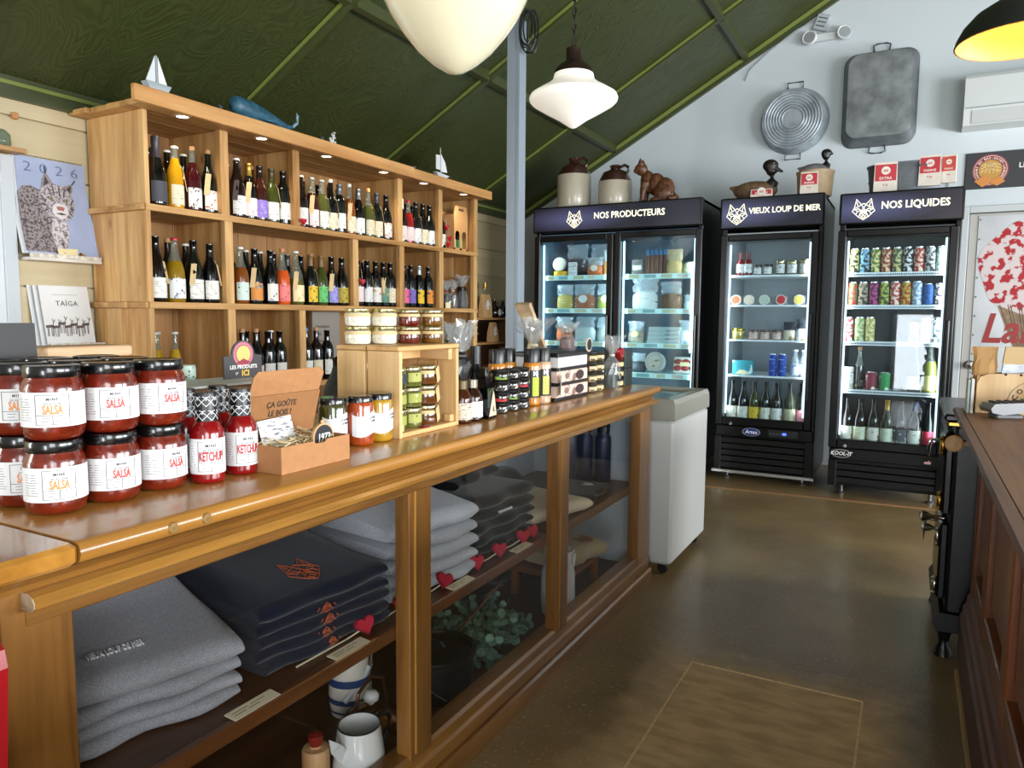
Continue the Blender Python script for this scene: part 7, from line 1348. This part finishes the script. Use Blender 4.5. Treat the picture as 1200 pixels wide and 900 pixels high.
L3 = (.30, 3.25, 2.19); l3 = thing('dome_pendant', 'black metal dome pendant with warm inside over sales counter', 'lamp', L3)
dome = [(.215, 0), (.21, .02), (.19, .06), (.155, .10), (.10, .135), (.05, .15)]
MB().lathe(dome, 40, cap=False).build('shade', M('#1c1e1c', .45), l3, 40); MB().lathe([(r-.004, z-.002) for r, z in dome][::-1]+[(.208, -.001)], 40, cap=False).build('inner_shade', M('#c98f45', .5), l3, 40)
MB().lathe([(.05, .148), (.045, .2), (.02, .215), (.0005, .216)], 20).build('socket', M('#1c1e1c', .45), l3, 40); MB().ball((0, 0, .105), .026).build('bulb', M('#fff0d0', .3, emit=8, ecol='#ffcf8a'), l3, True); MB().tube([(0, 0, .21), (0, 0, zc(.3)-2.19)], .005, 6).build('cord', M('#141414', .5), l3, True)
lamp('dome_bulb_light', 'POINT', (.30, 3.25, 2.235), 5, (1, .74, .42), .03)
cw_ = thing('cable_coil', 'coil of black cable hanging by the steel post top', 'cable', (-1.982, 3.80, 2.89)); cc_ = MB(); rnd = random.Random(7)
for k in range(7):
    w, h = rnd.uniform(.03, .05), rnd.uniform(.09, .12); dy = rnd.uniform(-.02, .02); dx = rnd.uniform(-.02, .03); cc_.tube([(dx+w*cos(q)*.9, dy+w*.4*cos(q), .02-h+h*sin(q)+rnd.uniform(-.004, .004)) for q in [2*pi*i/18 for i in range(19)]], .0045, 5)
cc_.build('loops', M('#101012', .4), cw_, True)
# ================================================================ on the sales counter
to = thing('wooden_caddy', 'plywood display caddy with engraved ring holding packets', 'caddy', (.60, 2.76, .9005)); pw_ = WOOD('#c39b6a', '#dcbc90', 'z', 9, .5, vary=.05)
FX = -.405
fr_ = [(FX, 0), (.30, 0), (.30, .30), (.10, .26), (-.03, .215), (-.12, .175), (-.20, .145), (-.30, .128), (FX+.03, .125), (FX+.008, .115), (FX, .09)]
MB().prism(fr_, 'y', -.006, .006).build('front_panel', pw_, to); MB().rbox(FX, .006, 0, FX+.008, .07, .118, .001).build('side_panel', pw_, to); MB().prism(fr_, 'y', .07, .08).build('back_panel', pw_, to); MB().rbox(FX, .006, 0, .3, .07, .006, .001).build('bottom', pw_, to)
for x in (FX+.075, FX+.115): MB().prism([(x+.004*cos(2*pi*i/12), .125+.004*sin(2*pi*i/12)) for i in range(12)], 'y', -.0065, -.005).build('peg_hole', M('#2a1c10', .7), to)
eng = M('#4a3420', .7); gx = FX+.155
MB().ribbon([[(gx+.072*cos(a), .035+.072*sin(a)) for a in [radians(-25)+radians(230)*i/26 for i in range(27)]]], .0012, .0004, onY(0, -.0062, 0)).build('engraved_ring', eng, to)
arc('COULEUR', .055, .021, eng, gx, .035, -.0062, to, radians(160), radians(20)); text('CHALEUREUSE', .010, eng, onY(gx, -.0062, .045), parent=to, bold=.01)
for k in range(5):
    c_ = thing('tea_packet', 'silver and kraft packet, %s from left in plywood caddy' % ORD[k], 'packet', (.285+.075*k, 2.798, .907), 0, 'packets in the plywood caddy'); MB().prism([(-.034, 0), (.034, 0), (.052, .20+.012*k), (-.016, .20+.012*k)], 'y', -.012, .012).build('packet', M('#a8acb2', .25, .8, vary=.3, bscale=25), c_); MB().prism([(-.022, .15), (.046, .15), (.052, .205+.012*k), (-.016, .205+.012*k)], 'y', -.0135, .0135).build('kraft_header', M('#c9ab7c', .7), c_)
pouch('crumpled kraft paper bag left of plywood caddy', (.215, 2.80, .9005), .075, .21, M('#a8753e', .7, vary=.25, bscale=30, bump=.3), M('#b58a56', .7), None, seed=81, name='kraft_bag', cat='bag', dep=.022)
cello('frilled cellophane gift behind plywood caddy', (.36, 2.868, .9005), .055, .30, M('#b8a67c', .6), .2, 83, cr=.4)
bk_ = thing('booklet_rack', 'stack of white booklets beside plywood caddy', 'booklets', (.183, 2.76, .9005)); MB().rbox(-.005, -.04, 0, .003, .04, .11, .001).build('booklet', M('#d3d4ce', .6), bk_); MB().rbox(-.014, -.035, 0, -.007, .045, .105, .001).build('booklet', M('#b9c4c0', .6), bk_)
pt_ = thing('payment_terminal', 'silver-grey card payment terminal on sales counter', 'terminal', (.30, 2.66, .9005), .35); sv = M('#8f9092', .35, .5)
MB().prism([(-.09, .018), (-.095, .03), (-.085, .045), (.02, .052), (.09, .09), (.10, .075), (.03, .025), (-.06, .012)], 'y', -.038, .038).build('body', sv, pt_); MB().rbox(-.075, -.03, 0, .0, .03, .014, .004).build('base', M('#6a6c6e', .4, .3), pt_)
for i in range(3):
    for j in range(4): MB().rbox(-.078+j*.022, -.026+i*.019, .0465+.0012*j, -.062+j*.022, -.012+i*.019, .051+.0012*j, .002).build('key', M('#1d2733', .4), pt_)
for i, c_ in enumerate(('#c03a30', '#d9a830', '#3a8a48')): MB().rbox(.012, -.026+i*.019, .052, .026, -.012+i*.019, .058, .002).build('key', M(c_, .4), pt_)
MB().prism([(.034, .0605), (.080, .0855), (.079, .0865), (.033, .0615)], 'y', -.03, .03).build('screen', M('#2c3a34', .2), pt_)
# wooden discs hanging by the stove and the red stool at the left edge
wd = thing('wall_peg', 'round pale wooden peg on end of sales counter', 'peg', (.150, 2.895, .775)); o = MB().lathe([(.012, 0), (.027, .004), (.029, .014), (.023, .02), (.0005, .021)], 22).build('knob', WOOD('#b98a58', '#d6ac78', 'z', 12, .5), wd, 40); o.rotation_euler = (pi/2, 0, 0); MB().tube([(0, 0, 0), (.05, -.002, .0), (.075, -.03, 0)], .008, 8).build('stem', WOOD('#b98a58', '#d6ac78', 'x', 12, .5), wd, True)
rs = thing('red_chair', 'red painted metal chair back beside counter end', 'chair', (-1.05, .405, 0)); rdm = M('#8f1018', .3, coat=.4)
MB().prism([(-.17, .46), (.15, .46), (.165, .60), (.182, .76), (.187, .805), (.182, .825), (.165, .835), (-.17, .835)], 'y', -.01, .012).build('backrest', rdm, rs)
MB().rbox(-.15, -.012, .78, .14, -.0095, .80, .001).build('slot', M('#3a0508', .5), rs)
for x in (-.16, .14): MB().tube([(x, 0, 0), (x, -.0, .47)], .012, 8).build('leg', rdm, rs, True); MB().tube([(x, -.36, 0), (x, -.34, .44)], .012, 8).build('leg', rdm, rs, True)
MB().rbox(-.18, -.38, .43, .14, -.0, .45, .006).build('seat', rdm, rs)
